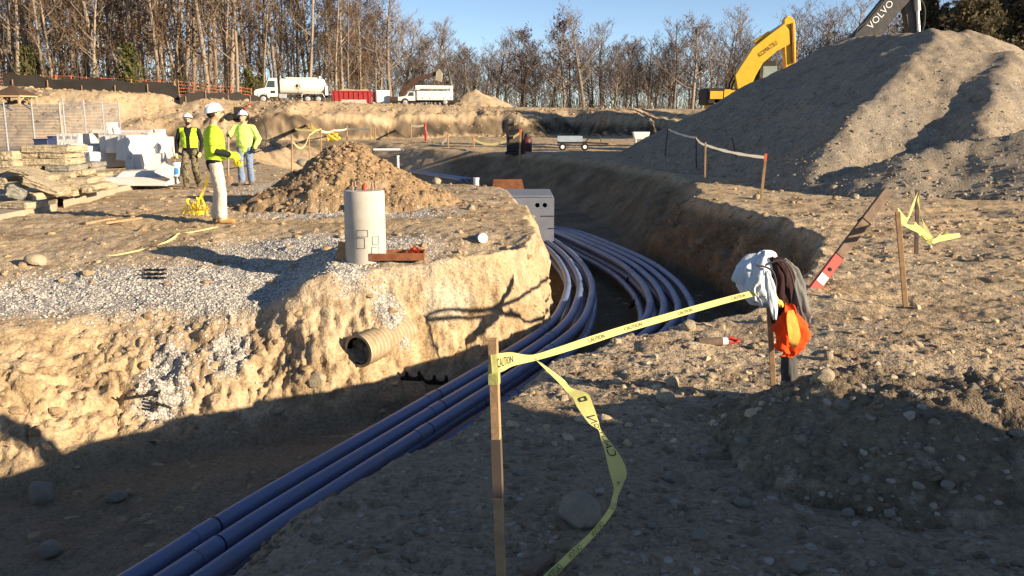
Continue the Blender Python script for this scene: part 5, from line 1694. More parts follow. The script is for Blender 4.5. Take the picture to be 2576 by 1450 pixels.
hp_ = thing('pale_pipe', 'pale straight pipe spanning the rear trench right of the mound top', 'pipe', D(940, 377, 34))
MB().cyl((0, 0, 0), (1.1, 0, 0), 0.045, n=12).build('pipe', M_WHITE, hp_, True)
MB().cyl((1.05, 0, 0), (1.15, 0, 0), 0.055, n=12).build('coupling', M_CONCG, hp_, True)
for k, (u, v, h_, lab) in enumerate(((1001, 406, 0.28, 'short white marker pipe standing in the rear trench'), (1198, 462, 0.24, 'short white pipe stub behind the peninsula edge'))):
    q = D(u, v, 30 if k == 0 else 23)
    t = thing('marker_pipe', lab, 'pipe', q - Vector((0, 0, 0.1)))
    MB().cyl((0, 0, -0.6), (0, 0, h_), 0.04 if k == 0 else 0.07, n=12).build('pipe', M_WHITE, t, True)
    MB().cyl((0, 0, h_ - 0.03), (0, 0, h_ + 0.01), 0.05 if k == 0 else 0.08, n=12).build('cap', M_WHITE, t, True)
# ------------------------------------------------------------------ vehicles and containers on the far bank
M_TRUCKW = plain('truck_white', (0.72, 0.70, 0.66), 0.4, 0.5, var=0.05, dirt=(0.45, 0.38, 0.28, 0.35))
M_TANK = plain('tank_cream', (0.66, 0.61, 0.52), 0.4, 0.5, var=0.05)
M_GLASS = plain('dark_glass', (0.03, 0.045, 0.05), 0.08, 0.6)
M_TYRE = plain('tyre', (0.018, 0.018, 0.018), 0.9, dirt=(0.2, 0.15, 0.1, 0.5))
M_RIM = plain('rim_steel', (0.5, 0.5, 0.5), 0.4, 0.5, 0.5)
M_CHASSIS = plain('chassis', (0.03, 0.028, 0.026), 0.7)
M_REDBIN = plain('dumpster_red', (0.33, 0.03, 0.03), 0.6, 0.3, var=0.2, dirt=(0.2, 0.06, 0.04, 0.5))
M_YELLOW = plain('machine_yellow', (0.72, 0.40, 0.025), 0.45, 0.4, var=0.08, dirt=(0.45, 0.28, 0.06, 0.4))
M_BLACKM = plain('machine_black', (0.045, 0.042, 0.042), 0.55, 0.4, var=0.2, dirt=(0.16, 0.12, 0.09, 0.6))
M_CHROME = plain('cylinder_rod', (0.75, 0.72, 0.66), 0.25, 0.6, 0.8)
M_BROWNM = plain('machine_brown', (0.085, 0.045, 0.03), 0.7, 0.3, var=0.25)


def wheel(t, x, y, r, w, side):
    wl = MB().tube([(x, y, r), (x, y + side * w * 0.1, r), (x, y + side * w * 0.9, r), (x, y + side * w, r)], [r * 0.92, r, r, r * 0.9], 24).build('wheel', M_TYRE, t, True)
    MB().cyl((x, y + side * (w + 0.005), r), (x, y + side * (w + 0.03), r), r * 0.55, r * 0.4, n=18).build('rim', M_RIM, wl, True)
    return wl


tx, ty_ = -25.4, 104.0
tk = thing('tanker_truck', 'white water tanker truck parked on the far bank facing left', 'truck', (tx, ty_, gz_at(tx, ty_) + 0.0), math.radians(14))
MB().box((0.2, 0, 0.85), (8.2, 0.9, 0.28)).build('chassis', M_CHASSIS, tk)
cab = MB().prism([(-4.35, 0.75), (-4.35, 1.35), (-4.15, 1.55), (-3.15, 1.75), (-2.75, 2.75), (-2.55, 2.85), (-1.75, 2.85), (-1.70, 0.75)], (1, 0, 0), (0, 0, 1), (0, 2.1, 0), (0, -1.05, 0)).build('cab', M_TRUCKW, tk, bevel=0.05)
MB().prism([(-2.98, 1.80), (-2.72, 2.55), (-2.0, 2.55), (-2.0, 1.80)], (1, 0, 0), (0, 0, 1), (0, 2.14, 0), (0, -1.07, 0)).build('side_window', M_GLASS, cab)
MB().prism([(-3.16, 1.80), (-2.80, 2.70), (-2.76, 2.70), (-3.12, 1.80)], (1, 0, 0), (0, 0, 1), (0, 1.8, 0), (0, -0.9, 0)).build('windscreen', M_GLASS, cab)
MB().box((-4.40, 0, 0.95), (0.12, 2.2, 0.30)).build('bumper', M_CHASSIS, tk, bevel=0.03)
MB().box((-2.25, -1.06, 1.30), (0.5, 0.03, 0.3)).build('door_emblem', M_CHASSIS, cab)
MB().tube([(-3.95, -1.06, 0.62), (-3.8, -1.06, 1.10), (-3.35, -1.06, 1.28), (-2.9, -1.06, 1.10), (-2.75, -1.06, 0.62)], 0.10, 8).build('fender', M_TRUCKW, tk, True)
pts, rad = [(-1.45, 0, 1.98), (-1.40, 0, 1.98), (3.45, 0, 1.98), (3.62, 0, 1.98), (3.72, 0, 1.98)], [0.78, 0.88, 0.88, 0.78, 0.4]
tank = MB().tube(pts, rad, 36).build('tank', M_TANK, tk, True)
for x in (-1.3, 0.6, 3.3): MB().tube([(x, 0, 1.98), (x + 0.07, 0, 1.98)], 0.895, 36, False).build('band', M_TANK, tank, True)
MB().box((1.0, 0, 2.92), (3.6, 0.5, 0.10)).build('walkway', M_TRUCKW, tank)
MB().cyl((3.1, 0, 2.85), (3.1, 0, 3.15), 0.14, n=12).build('hatch', M_TRUCKW, tank, True)
MB().box((3.75, 0, 1.5), (0.35, 1.9, 1.1)).build('rear_cabinet', M_TRUCKW, tk, bevel=0.04)
MB().box((4.15, 0, 0.85), (0.5, 1.4, 0.25)).build('rear_pump', M_CHASSIS, tk)
# round emblem on the tank side
em = MB()
for (r0, r1, n) in ((0.36, 0.40, 32), (0.20, 0.27, 32)):
    vs, fs = [], []
    for k in range(n):
        a = 2 * math.pi * k / n
        for r in (r0, r1):
            zz = r * math.sin(a); yy = -math.sqrt(0.886 ** 2 - (zz * 0.98) ** 2) - 0.006
            vs.append((0.55 + r * math.cos(a), yy, 1.98 + zz))
    fs = [(2 * k, 2 * k + 1, 2 * ((k + 1) % n) + 1, 2 * ((k + 1) % n)) for k in range(n)]
    if r0 == 0.36: fs = [f for i, f in enumerate(fs) if i % 4 != 3]
    em.add(vs, fs)
em.ball((0.50, -0.89, 2.0), (0.15, 0.012, 0.15), 16, 8)
em.build('emblem', M_CHASSIS, tank)
for sd in (-1, 1):
    wheel(tk, -3.35, sd * 0.80, 0.52, 0.28, sd)
    for x in (1.6, 2.8): wheel(tk, x, sd * 0.62, 0.52, 0.46, sd)
MB().tube([(0.9, -1.0, 0.75), (1.1, -1.0, 1.18), (3.3, -1.0, 1.18), (3.5, -1.0, 0.75)], 0.05, 8).build('mud_guard', M_TRUCKW, tk, True)
MB().box((-1.2, -0.9, 0.85), (0.9, 0.5, 0.5)).build('fuel_tank', M_RIM, tk, bevel=0.05)

q = D((1024 + 965 * 0.398) * 0.6289, 262, 100.0)
db = thing('dumpster', 'long red roll off dumpster with ribbed side on the far bank', 'dumpster', (q.x, 100.5, gz_at(q.x, 100.5)), math.radians(9))
MB().prism([(-2.1, 0.15), (-2.25, 1.5), (2.15, 1.5), (2.05, 0.15)], (1, 0, 0), (0, 0, 1), (0, 1.9, 0), (0, -0.95, 0)).build('body', M_REDBIN, db)
for k in range(8):
    x = -1.9 + 0.53 * k
    MB().box((x, -0.985, 0.83), (0.10, 0.07, 1.28)).build('rib', M_REDBIN, db)
MB().beam((-2.25, -0.98, 1.46), (2.2, -0.98, 1.46), 0.12, 0.12).build('top_rail', M_REDBIN, db)
MB().box((2.16, 0, 0.83), (0.06, 1.7, 1.2)).build('end_door', M_REDBIN, db)
MB().prism([(-1.9, 1.4), (-0.9, 1.75), (0.6, 1.62), (1.7, 1.72), (1.95, 1.4)], (1, 0, 0), (0, 0, 1), (0, 1.5, 0), (0, -0.7, 0)).build('debris', M_SLAB, db)
q = D((1024 + 1255 * 0.398) * 0.6289, 262, 101.0)
wb = thing('white_container', 'square white container right of the red dumpster', 'container', (q.x, 101.5, gz_at(q.x, 101.5)), math.radians(25))
MB().box((0, 0, 0.82), (1.55, 1.5, 1.55)).build('box', M_TRUCKW, wb, bevel=0.03)
MB().box((0, 0, 1.62), (1.62, 1.57, 0.08)).build('roof', M_TRUCKW, wb)
MB().box((0.30, -0.76, 0.7), (0.6, 0.02, 1.2)).build('door', M_TANK, wb)
q = D((1024 + 985 * 0.398) * 0.6289, 262, 96.0)
jb = thing('jersey_barrier', 'low grey concrete barrier in front of the red dumpster', 'barrier', (q.x, 96, gz_at(q.x, 96)), 0.05)
MB().prism([(-0.3, 0), (-0.3, 0.1), (-0.15, 0.25), (-0.08, 0.5), (0.08, 0.5), (0.15, 0.25), (0.3, 0.1), (0.3, 0)], (0, 1, 0), (0, 0, 1), (2.6, 0, 0), (-1.3, 0, 0)).build('block', M_CONC, jb)
for x in (-0.7, 0.7): MB().box((x, -0.1, 0.51), (0.12, 0.1, 0.03)).build('lifting_slot', M_CONCG, jb)

q = D((1024 + 1760 * 0.398) * 0.6289, 262, 99.0)
sv2 = thing('service_truck', 'white utility truck with crane boom on its roof on the far bank', 'truck', (q.x, 99.5, gz_at(q.x, 99.5)), math.radians(6))
MB().box((0, 0, 0.55), (6.4, 0.8, 0.25)).build('chassis', M_CHASSIS, sv2)
MB().box((0.35, 0, 1.12), (4.0, 2.1, 1.0)).build('utility_body', M_TRUCKW, sv2, bevel=0.04)
for k in range(5): MB().box((-1.2 + 0.78 * k, -1.062, 1.12), (0.70, 0.02, 0.85)).build('locker_door', M_TRUCKW, sv2, bevel=0.008)
for k in (0, 1, 3, 4): MB().box((-1.2 + 0.78 * k + 0.2, -1.08, 0.85), (0.12, 0.02, 0.10)).build('latch', M_CHASSIS, sv2)
cb = MB().prism([(-3.7, 0.55), (-3.7, 0.95), (-2.9, 1.05), (-2.5, 1.55), (-1.75, 1.55), (-1.75, 0.55)], (1, 0, 0), (0, 0, 1), (0, 1.9, 0), (0, -0.95, 0)).build('cab', M_TRUCKW, sv2, bevel=0.04)
MB().prism([(-2.62, 1.08), (-2.40, 1.48), (-1.95, 1.48), (-1.95, 1.08)], (1, 0, 0), (0, 0, 1), (0, 1.94, 0), (0, -0.97, 0)).build('side_window', M_GLASS, cb)
MB().cyl((-1.5, 0, 2.05), (2.4, 0, 2.02), 0.22, n=16).build('boom', M_TRUCKW, sv2, True)
MB().box((-1.55, 0, 2.0), (0.5, 0.5, 0.5)).build('boom_head', M_TRUCKW, sv2, bevel=0.05)
MB().box((2.2, 0, 1.75), (0.3, 0.5, 0.9)).build('turret', M_TRUCKW, sv2, bevel=0.03)
for x in (-2.2, -1.9): MB().cyl((x, -0.9, 1.5), (x + 0.25, -0.9, 2.1), 0.03, n=6).build('rack_post', M_STEEL, sv2)
MB().cyl((-2.7, -0.9, 1.55), (-1.3, -0.9, 2.0), 0.03, n=6).build('rack_rail', M_STEEL, sv2)
for sd in (-1, 1):
    for x in (-2.9, 1.5): wheel(sv2, x, sd * 0.75, 0.42, 0.24, sd)

# dark excavator behind the service truck, arm reaching right
q = D((1024 + 1440 * 0.398) * 0.6289, 262, 108.0)
ex0 = thing('excavator', 'dark brown excavator arm and bucket rising behind the service truck', 'excavator', (q.x, 108, gz_at(q.x, 108)))
MB().box((-0.4, 0.6, 0.85), (2.2, 2.0, 0.6)).build('house', M_BROWNM, ex0, bevel=0.06)
for sd in (-0.5, 1.4): MB().box((0.2, sd, 0.35), (3.2, 0.5, 0.65)).build('track', M_TYRE, ex0, bevel=0.15)
bpts = [Vector((0.1, 0, 0.7)), Vector((0.6, 0, 2.0)), Vector((2.2, 0, 3.2)), Vector((4.6, 0, 3.9))]
for a, b, h1, h2 in ((bpts[0], bpts[1], 0.5, 0.65), (bpts[1], bpts[2], 0.65, 0.6), (bpts[2], bpts[3], 0.6, 0.42)):
    MB().beam(a, b, 0.5, h1, h2=h2).build('boom', M_BROWNM, ex0, bevel=0.04)
MB().prism([(4.45, 3.1), (4.55, 4.0), (4.9, 4.4), (5.3, 3.9), (5.15, 2.9)], (1, 0, 0), (0, 0, 1), (0, 0.9, 0), (0, -0.45, 0)).build('bucket', plain('worn_steel', (0.42, 0.36, 0.27), 0.6, 0.3, 0.3), ex0)
MB().cyl((1.0, 0, 1.2), (3.0, 0, 3.3), 0.10, n=10).build('ram', M_CHASSIS, ex0, True)


# ------------------------------------------------------------------ excavators behind the gravel pile
def lettered(txt, a, b, h, nrm, parent, mat, name='lettering'):
    """flat lettering from a to b, height h, standing off by nrm"""
    V, F, asp = text_mesh(txt)
    a, b, n_ = Vector(a), Vector(b), Vector(nrm)
    up = n_.cross(b - a).normalized()
    if up.z < 0: up = -up
    return MB().add([a + (b - a) * x + up * (h * (y - 0.5)) + n_ for x, y, _z in V], F).build(name, mat, parent)


ky = 52.0
kx = lambda u: (u - 1288) / FPX * ky
kz = lambda v: D(1288, v, ky).z
ke = thing('excavator', 'yellow excavator with raised boom behind the left flank of the gravel pile', 'excavator', (kx(1860), ky, 0.1))
o0 = ke.location
def K(u, v, dy=0.0): return D(u, v, ky) + Vector((0, dy, 0)) - o0
bm1 = MB()
lo = [K(1852, 225), K(1846, 190), K(1862, 165), K(1890, 122), K(1930, 90), K(1968, 62), K(1982, 78), K(1984, 112), K(1950, 130), K(1915, 160), K(1895, 196), K(1884, 225)]
boomK = MB().prism([(p.x, p.z) for p in lo], (1, 0, 0), (0, 0, 1), (0, 0.62, 0), (0, -0.31, 0)).build('boom', M_YELLOW, ke, bevel=0.03)
lettered('KOMATSU', K(1905, 141, -0.32), K(1950, 108, -0.32), 0.26, (0, -0.012, 0), boomK, M_PRINT)
st = [K(1970, 50), K(1978, 42), K(1990, 44), K(1997, 56), K(2000, 130), K(1997, 185), K(1976, 195), K(1970, 120)]
stk = MB().prism([(p.x, p.z) for p in st], (1, 0, 0), (0, 0, 1), (0, 0.5, 0), (0, -0.22, 0)).build('stick', M_YELLOW, ke, bevel=0.03)
MB().beam(K(1988, 60, -0.26), K(1992, 160, -0.26), 0.10, 0.20, up=(0, 1, 0)).build('wear_plate', M_RUST, stk)
MB().cyl(K(1898, 108), K(1935, 83), 0.11, n=12).build('arm_cylinder', M_YELLOW, ke, True)
MB().cyl(K(1935, 83), K(1972, 60), 0.06, n=10).build('cylinder_rod', M_CHROME, ke, True)
MB().tube(catmull([K(1832, 236, 0.3), K(1838, 205), K(1850, 185), K(1868, 172), K(1890, 150)], 5), 0.045, 8).build('hose', M_CHASSIS, ke, True)
MB().tube(catmull([K(1838, 238, 0.3), K(1846, 205), K(1858, 188), K(1872, 168)], 5), 0.045, 8).build('hose', M_CHASSIS, ke, True)
MB().box(K(1905, 250, 1.0), (5.2, 2.4, 1.1)).build('house', M_YELLOW, ke, bevel=0.08)
MB().box(K(1800, 243, 1.0), (1.1, 2.4, 0.95)).build('counterweight', M_CHASSIS, ke, bevel=0.1)
MB().box(K(1800, 240, -0.22), (0.75, 0.05, 0.45)).build('rear_panel', M_YELLOW, ke, bevel=0.01)
cbk = MB().box(K(1935, 200, 1.6), (1.7, 1.2, 2.2), taper=(0.85, 0.9)).build('cab', M_CHASSIS, ke, bevel=0.08)
MB().box(K(1945, 180, 0.98), (1.0, 0.03, 0.7)).build('cab_window', plain('pale_glass', (0.25, 0.32, 0.33), 0.1, 0.6), cbk)
for dy in (-0.2, 2.2): MB().box(Vector((1.0, dy, 0.45)), (4.4, 0.6, 0.9)).build('track', M_TYRE, ke, bevel=0.2)
MB().cyl(Vector((1.0, 1.0, 0.6)), Vector((1.0, 1.0, 1.3)), 1.0, n=20).build('slew_ring', M_CHASSIS, ke, True)

vy = 46.0
ve = thing('excavator', 'black excavator boom towering behind the top of the gravel pile', 'excavator', ((2090 - 1288) / FPX * vy, vy, 0.1))
o1 = ve.location
def VV(u, v, dy=0.0): return D(u, v, vy) + Vector((0, dy, 0)) - o1
pl = [VV(2070, 160), VV(2110, 118), VV(2135, 97), VV(2162, 70), VV(2225, -8), VV(2262, -48), VV(2288, -48), VV(2292, -8), VV(2262, 25), VV(2200, 100), VV(2150, 165), VV(2110, 200)]
boomV = MB().prism([(p.x, p.z) for p in pl], (1, 0, 0), (0, 0, 1), (0, 0.75, 0), (0, -0.375, 0)).build('boom', M_BLACKM, ve, bevel=0.03)
lettered('VOLVO', VV(2178, 72, -0.38), VV(2235, 7, -0.38), 0.34, (0, -0.012, 0), boomV, M_WHITE)
MB().tube(catmull([VV(2140, 96, -0.45), VV(2148, 76, -0.5), VV(2166, 60, -0.45), VV(2185, 34, -0.45), VV(2210, 5, -0.45)], 5), 0.05, 8).build('hose', M_CHASSIS, boomV, True)
stv = [VV(2262, -60), VV(2290, -60), VV(2300, 0), VV(2307, 80), VV(2310, 160), VV(2290, 165), VV(2282, 90), VV(2268, 10)]
stV = MB().prism([(p.x, p.z) for p in stv], (1, 0, 0), (0, 0, 1), (0, 0.5, 0), (0, -0.25, 0)).build('stick', M_BLACKM, ve, bevel=0.03)
MB().cyl(VV(2296, -40, -0.35), VV(2300, 30, -0.35), 0.16, n=12).build('bucket_cylinder', plain('worn_metal', (0.45, 0.40, 0.34), 0.5, 0.4, 0.4), stV, True)
MB().cyl(VV(2300, 30, -0.35), VV(2306, 140, -0.35), 0.09, n=12).build('cylinder_rod', M_CHROME, stV, True)
MB().tube(catmull([VV(2270, -20, -0.4), VV(2312, 10, -0.4), VV(2316, 60, -0.4), VV(2306, 95, -0.3)], 5), 0.05, 8).build('hose', M_CHASSIS, stV, True)
MB().box(Vector((-0.5, 0.3, 2.0)), (4.5, 3.0, 1.6)).build('house', M_BLACKM, ve, bevel=0.1)
MB().box(Vector((0.9, -0.8, 3.2)), (1.6, 1.2, 1.4)).build('cab', M_BLACKM, ve, bevel=0.1)
for dy in (-1.2, 1.6): MB().box(Vector((-0.2, dy, 0.5)), (5.0, 0.7, 1.0)).build('track', M_TYRE, ve, bevel=0.2)
# ------------------------------------------------------------------ trees
def bark(name, c0, c1, scale=6):
    t = NT(name).set(0.95, 0.1)
    oi = t.n('ObjectInfo')
    n = t.noise(t.pos(True), scale, 3, 0.6)
    c = t.mix(n, c0, c1)
    c = t.mix(1.0, c, t.ramp(oi.outputs['Random'], [(0.0, 0.75), (1.0, 1.2)]), 'MULTIPLY')
    t.color(c)
    return t.m


def leafmat(name, cols, trans=0.3):
    t = NT(name).set(0.8, 0.15)
    n = t.noise(t.pos(True), 1.3, 3, 0.7)
    t.color(t.ramp(n, [(0.3, cols[0]), (0.5, cols[1]), (0.7, cols[2])]))
    tr = t.n('BsdfTranslucent'); tr.inputs[0].default_value = (*cols[1], 1)
    mx = t.n('MixShader'); mx.inputs[0].default_value = trans
    t.l(t.b.outputs[0], mx.inputs[1]); t.l(tr.outputs[0], mx.inputs[2]); t.l(mx.outputs[0], t.out.inputs[0])
    return t.m


M_BARK = bark('bark', (0.17, 0.13, 0.095), (0.34, 0.27, 0.20))
M_TWIG = bark('twigs', (0.13, 0.10, 0.078), (0.23, 0.18, 0.14))
M_TWIGG = bark('grey_twigs', (0.15, 0.125, 0.12), (0.26, 0.22, 0.205))
M_OAKLEAF = leafmat('dry_oak_leaves', ((0.085, 0.05, 0.028), (0.15, 0.09, 0.048), (0.21, 0.135, 0.07)))
M_REDLEAF = leafmat('red_brown_leaves', ((0.05, 0.018, 0.018), (0.09, 0.035, 0.03), (0.12, 0.05, 0.04)))
M_OLIVE = leafmat('olive_foliage', ((0.07, 0.058, 0.034), (0.13, 0.105, 0.058), (0.20, 0.16, 0.09)))
M_CEDAR = leafmat('cedar_green', ((0.07, 0.075, 0.025), (0.125, 0.125, 0.045), (0.18, 0.17, 0.065)))


def frusta(segs, n):
    """segs: array (m, 8) of p0, p1, r0, r1 -> open prisms"""
    S_ = np.asarray(segs, dtype=np.float64)
    p0, p1, r0, r1 = S_[:, 0:3], S_[:, 3:6], S_[:, 6], S_[:, 7]
    d = p1 - p0; d /= np.linalg.norm(d, axis=1, keepdims=True) + 1e-9
    ref = np.where(np.abs(d[:, 2:3]) > 0.9, np.array([[1.0, 0, 0]]), np.array([[0, 0, 1.0]]))
    x = np.cross(d, ref); x /= np.linalg.norm(x, axis=1, keepdims=True) + 1e-9
    y = np.cross(d, x)
    a = 2 * np.pi * np.arange(n) / n
    ring = x[:, None] * np.cos(a)[None, :, None] + y[:, None] * np.sin(a)[None, :, None]
    V = np.concatenate([p0[:, None] + ring * r0[:, None, None], p1[:, None] + ring * r1[:, None, None]], 1).reshape(-1, 3)
    k = np.arange(n); k2 = (k + 1) % n
    f = np.stack([k, k2, n + k2, n + k], -1)
    F = (np.arange(len(S_))[:, None, None] * (2 * n) + f[None]).reshape(-1, 4)
    return V, F


def quads(pts, size, rs):
    """small leaf faces at pts"""
    n = len(pts)
    u = rs.normal(size=(n, 3)); u /= np.linalg.norm(u, axis=1, keepdims=True)
    w = rs.normal(size=(n, 3)); w -= u * (u * w).sum(1, keepdims=True); w /= np.linalg.norm(w, axis=1, keepdims=True)
    s = size * rs.uniform(0.6, 1.3, (n, 1))
    P = np.asarray(pts)
    V = np.stack([P - u * s, P + w * s * 0.6, P + u * s, P - w * s * 0.6], 1).reshape(-1, 3)
    return V, np.arange(n * 4).reshape(n, 4)


def grow(seed, H, r0, clear, spread, nb, leaf, lean=0.0, tmin=0.014, fork=False):
    """bare tree: returns trunk segments, twig segments, leaf points"""
    R = random.Random(seed)
    trunk, limbs, twigs, leaves = [], [], [], []

    def path(p, d, L, n, ra, rb, up, wob, store):
        pts = [p.copy()]
        for i in range(n):
            d = (d + Vector((R.uniform(-wob, wob), R.uniform(-wob, wob), up + R.uniform(-wob, wob) * 0.5))).normalized()
            q = p + d * (L / n)
            a, b = ra + (rb - ra) * i / n, ra + (rb - ra) * (i + 1) / n
            store.append((*p, *q, a, b)); p = q; pts.append(q)
        return pts, d

    def branch(p, d, L, ra, lev):
        store = limbs if lev == 1 else twigs
        pts, dd = path(p, d, L, 5 if lev == 1 else 3 if lev == 2 else 2, ra, ra * 0.35, 0.10 if lev == 1 else 0.05, 0.22 if lev < 3 else 0.3, store)
        if lev >= 3:
            if R.random() < leaf: leaves.append(pts[-1])
            return
        for k in range(R.randint(5, 7) if lev == 1 else R.randint(4, 6)):
            f = R.uniform(0.25, 1.0) * (len(pts) - 1)
            i = min(len(pts) - 2, int(f)); q = pts[i].lerp(pts[i + 1], f - i)
            base = (pts[i + 1] - pts[i]).normalized()
            s = Vector((R.uniform(-1, 1), R.uniform(-1, 1), R.uniform(-0.2, 0.9))).normalized()
            nd = (base * 0.75 + s * 0.8).normalized()
            branch(q, nd, L * R.uniform(0.3, 0.58), max(tmin, ra * 0.45), lev + 1)
            if R.random() < leaf * 0.6: leaves.append(q + s * 0.2)
    stems = [(Vector((0, 0, -0.3)), Vector((lean, R.uniform(-0.05, 0.05), 1)).normalized(), H, r0)]
    if fork: stems.append((Vector((0.1, 0, -0.3)), Vector((-lean - 0.18, 0.05, 1)).normalized(), H * 0.9, r0 * 0.8))
    for p, d, hh, rr in stems:
        pts, _ = path(p, d, hh, 12, rr, rr * 0.16, 0.06, 0.05, trunk)
        for k in range(nb):
            f = clear + (1 - clear) * (k + R.random()) / nb
            i = min(10, int(f * 11.99)); q = pts[i].lerp(pts[i + 1], f * 12 - i if f * 12 - i <= 1 else 1)
            a = R.uniform(0, 2 * math.pi)
            el = 0.35 + 0.9 * f
            nd = Vector((math.cos(a), math.sin(a), el)).normalized()
            branch(q, nd, spread * (1.15 - 0.75 * (f - clear) / (1 - clear + 1e-6)) * R.uniform(0.6, 1.15), rr * (1 - f * 0.8) * 0.5, 1)
    return trunk, limbs, twigs, leaves


def tree_proto(name, seed, H, r0, clear, spread, nb, leaf, lsize, lmat, twmat, lean=0.0, fork=False, extra=0):
    tr, li, tw, lv = grow(seed, H, r0, clear, spread, nb, leaf, lean, 0.022 if twmat is M_TWIGG else 0.016, fork)
    rs = np.random.RandomState(seed)
    t = thing(name, 'x', 'tree')
    V1, F1 = frusta(tr, 7); V2, F2 = frusta(li, 4)
    np_mesh('trunk', np.concatenate([V1, V2]), np.concatenate([F1, F2 + len(V1)]) , M_BARK, t, True)
    V3, F3 = frusta(tw, 3)
    cr = np_mesh('crown', V3, F3, twmat, t, False)
    if lv:
        P = np.array([p[:] for p in lv]); P = np.repeat(P, 3 + extra, 0) + rs.normal(size=(len(P) * (3 + extra), 3)) * 0.28
        V4, F4 = quads(P, lsize, rs)
        np_mesh('leaves', V4, F4, lmat, cr, False)
    return t


ORD = ['first', 'second', 'third', 'fourth', 'fifth', 'sixth', 'seventh', 'eighth', 'ninth', 'tenth', 'eleventh', 'twelfth', 'thirteenth', 'fourteenth', 'fifteenth', 'sixteenth', 'seventeenth', 'eighteenth', 'nineteenth', 'twentieth']
ORD += [a + '-' + b for a in ('twenty', 'thirty', 'forty', 'fifty', 'sixty') for b in ORD[:9]] + ['%dth' % k for k in range(66, 99)]
PT = [tree_proto('woodland_tree', 101, 23, 0.24, 0.22, 4.2, 15, 0.16, 0.12, M_OAKLEAF, M_TWIG, 0.02), tree_proto('woodland_tree', 102, 25, 0.28, 0.38, 4.0, 12, 0.0, 0.16, M_OAKLEAF, M_TWIG, -0.06),
      tree_proto('woodland_tree', 103, 21, 0.20, 0.14, 4.2, 16, 0.5, 0.13, M_OAKLEAF, M_TWIG, 0.05), tree_proto('woodland_tree', 104, 24, 0.26, 0.42, 4.4, 11, 0.0, 0.16, M_OAKLEAF, M_TWIG, 0.10, True),
      tree_proto('woodland_tree', 105, 19, 0.16, 0.10, 3.8, 18, 0.6, 0.13, M_OAKLEAF, M_TWIG, -0.03), tree_proto('woodland_tree', 106, 24, 0.22, 0.25, 3.8, 14, 0.12, 0.12, M_OAKLEAF, M_TWIG, -0.10)]
PC = [tree_proto('bare_tree', 201, 13.0, 0.22, 0.22, 5.0, 23, 0.0, 0.16, M_OAKLEAF, M_TWIGG, 0.05), tree_proto('bare_tree', 202, 12.0, 0.18, 0.18, 4.6, 23, 0.03, 0.14, M_OAKLEAF, M_TWIGG, -0.10, True),
      tree_proto('bare_tree', 203, 14.0, 0.24, 0.25, 5.2, 23, 0.0, 0.16, M_OAKLEAF, M_TWIGG, 0.0), tree_proto('bare_tree', 204, 12.5, 0.20, 0.20, 4.6, 23, 0.22, 0.15, M_REDLEAF, M_TWIGG, 0.06),
      tree_proto('bare_tree', 205, 11.0, 0.15, 0.15, 4.0, 23, 0.04, 0.14, M_OAKLEAF, M_TWIGG, 0.14, True)]
PD = [tree_proto('leafy_tree', 301, 12.0, 0.22, 0.10, 4.6, 17, 0.95, 0.20, M_OLIVE, M_TWIG, 0.03, False, 2), tree_proto('leafy_tree', 302, 10.5, 0.18, 0.08, 4.2, 17, 0.9, 0.20, M_OLIVE, M_TWIG, -0.05, True, 2)]


def plant(protos, spots, lab, group):
    """spots: (x, y, scale); labels count from the left of the picture"""
    used = plant.used
    spots = sorted(spots, key=lambda s_: s_[0] / s_[1])
    R = random.Random(len(spots))
    for i, (x, y, sc, *pi) in enumerate(spots):
        pr_ = protos[pi[0] if pi else R.randrange(len(protos))]
        o = pr_ if pr_.name not in used else copy_tree(pr_)
        used.add(pr_.name)
        o.location = (x, y, gz_at(x, y, 3.0) - 0.1)
        o.rotation_euler = (R.uniform(-0.04, 0.04), R.uniform(-0.05, 0.05), R.uniform(0, 6.28))
        wide = 1.25 if protos is PC else 1.0
        o.scale = (sc * wide, sc * wide, sc * R.uniform(0.95, 1.08))
        tag(o, lab(i), 'tree', group)


plant.used = set()
R_ = random.Random(5)
# left wood: front edge and the trees behind
front = []
for i in range(46):
    u = -30 + i * (940 / 45) + R_.uniform(-9, 9)
    y = R_.uniform(82, 90) if u < 620 else R_.uniform(112, 122)
    front.append(((u - CU) / FPX * y, y, R_.uniform(0.85, 1.1) * (1.0 if u < 700 else 1.0 - (u - 700) * 0.0007)))
plant(PT, front, lambda i: 'tall bare woodland tree at the near edge of the left woods, %s from the left' % ORD[i], 'trees at the near edge of the left woods')
back = []
for i in range(84):
    u = -60 + i * (1010 / 83) + R_.uniform(-14, 14)
    y = R_.uniform(92, 130) if u < 600 else R_.uniform(118, 140)
    back.append(((u - CU) / FPX * y, y, R_.uniform(0.85, 1.12) * (1.0 if u < 700 else 1.0 - (u - 700) * 0.0011), R_.choice((0, 2, 2, 4, 4, 5))))
plant(PT, back, lambda i: 'slim bare tree deeper in the left woods, %s from the left' % ORD[i], 'trees deeper in the left woods')
mid = []
for i in range(58):
    u = 880 + i * (1500 / 57) + R_.uniform(-12, 12)
    y = R_.uniform(128, 152)
    k = 1.0 + (0.22 if u < 1010 else 0) + (0.25 if u > 1950 else 0)
    mid.append(((u - CU) / FPX * y, y, k * R_.uniform(0.78, 1.0), R_.choice((0, 0, 0, 1, 1, 2, 2, 2, 4, 4, 3))))
plant(PC, mid, lambda i: 'spreading bare tree on the far skyline, %s from the left' % ORD[i], 'trees on the far skyline')
mid2 = []
for i in range(44):
    u = 870 + i * (1300 / 43) + R_.uniform(-14, 14)
    y = R_.uniform(156, 185)
    mid2.append(((u - CU) / FPX * y, y, R_.uniform(0.7, 0.95), R_.choice((0, 1, 4))))
plant(PC, mid2, lambda i: 'small hazy bare tree behind the skyline trees, %s from the left' % ORD[i], 'trees behind the skyline row')
rt = []
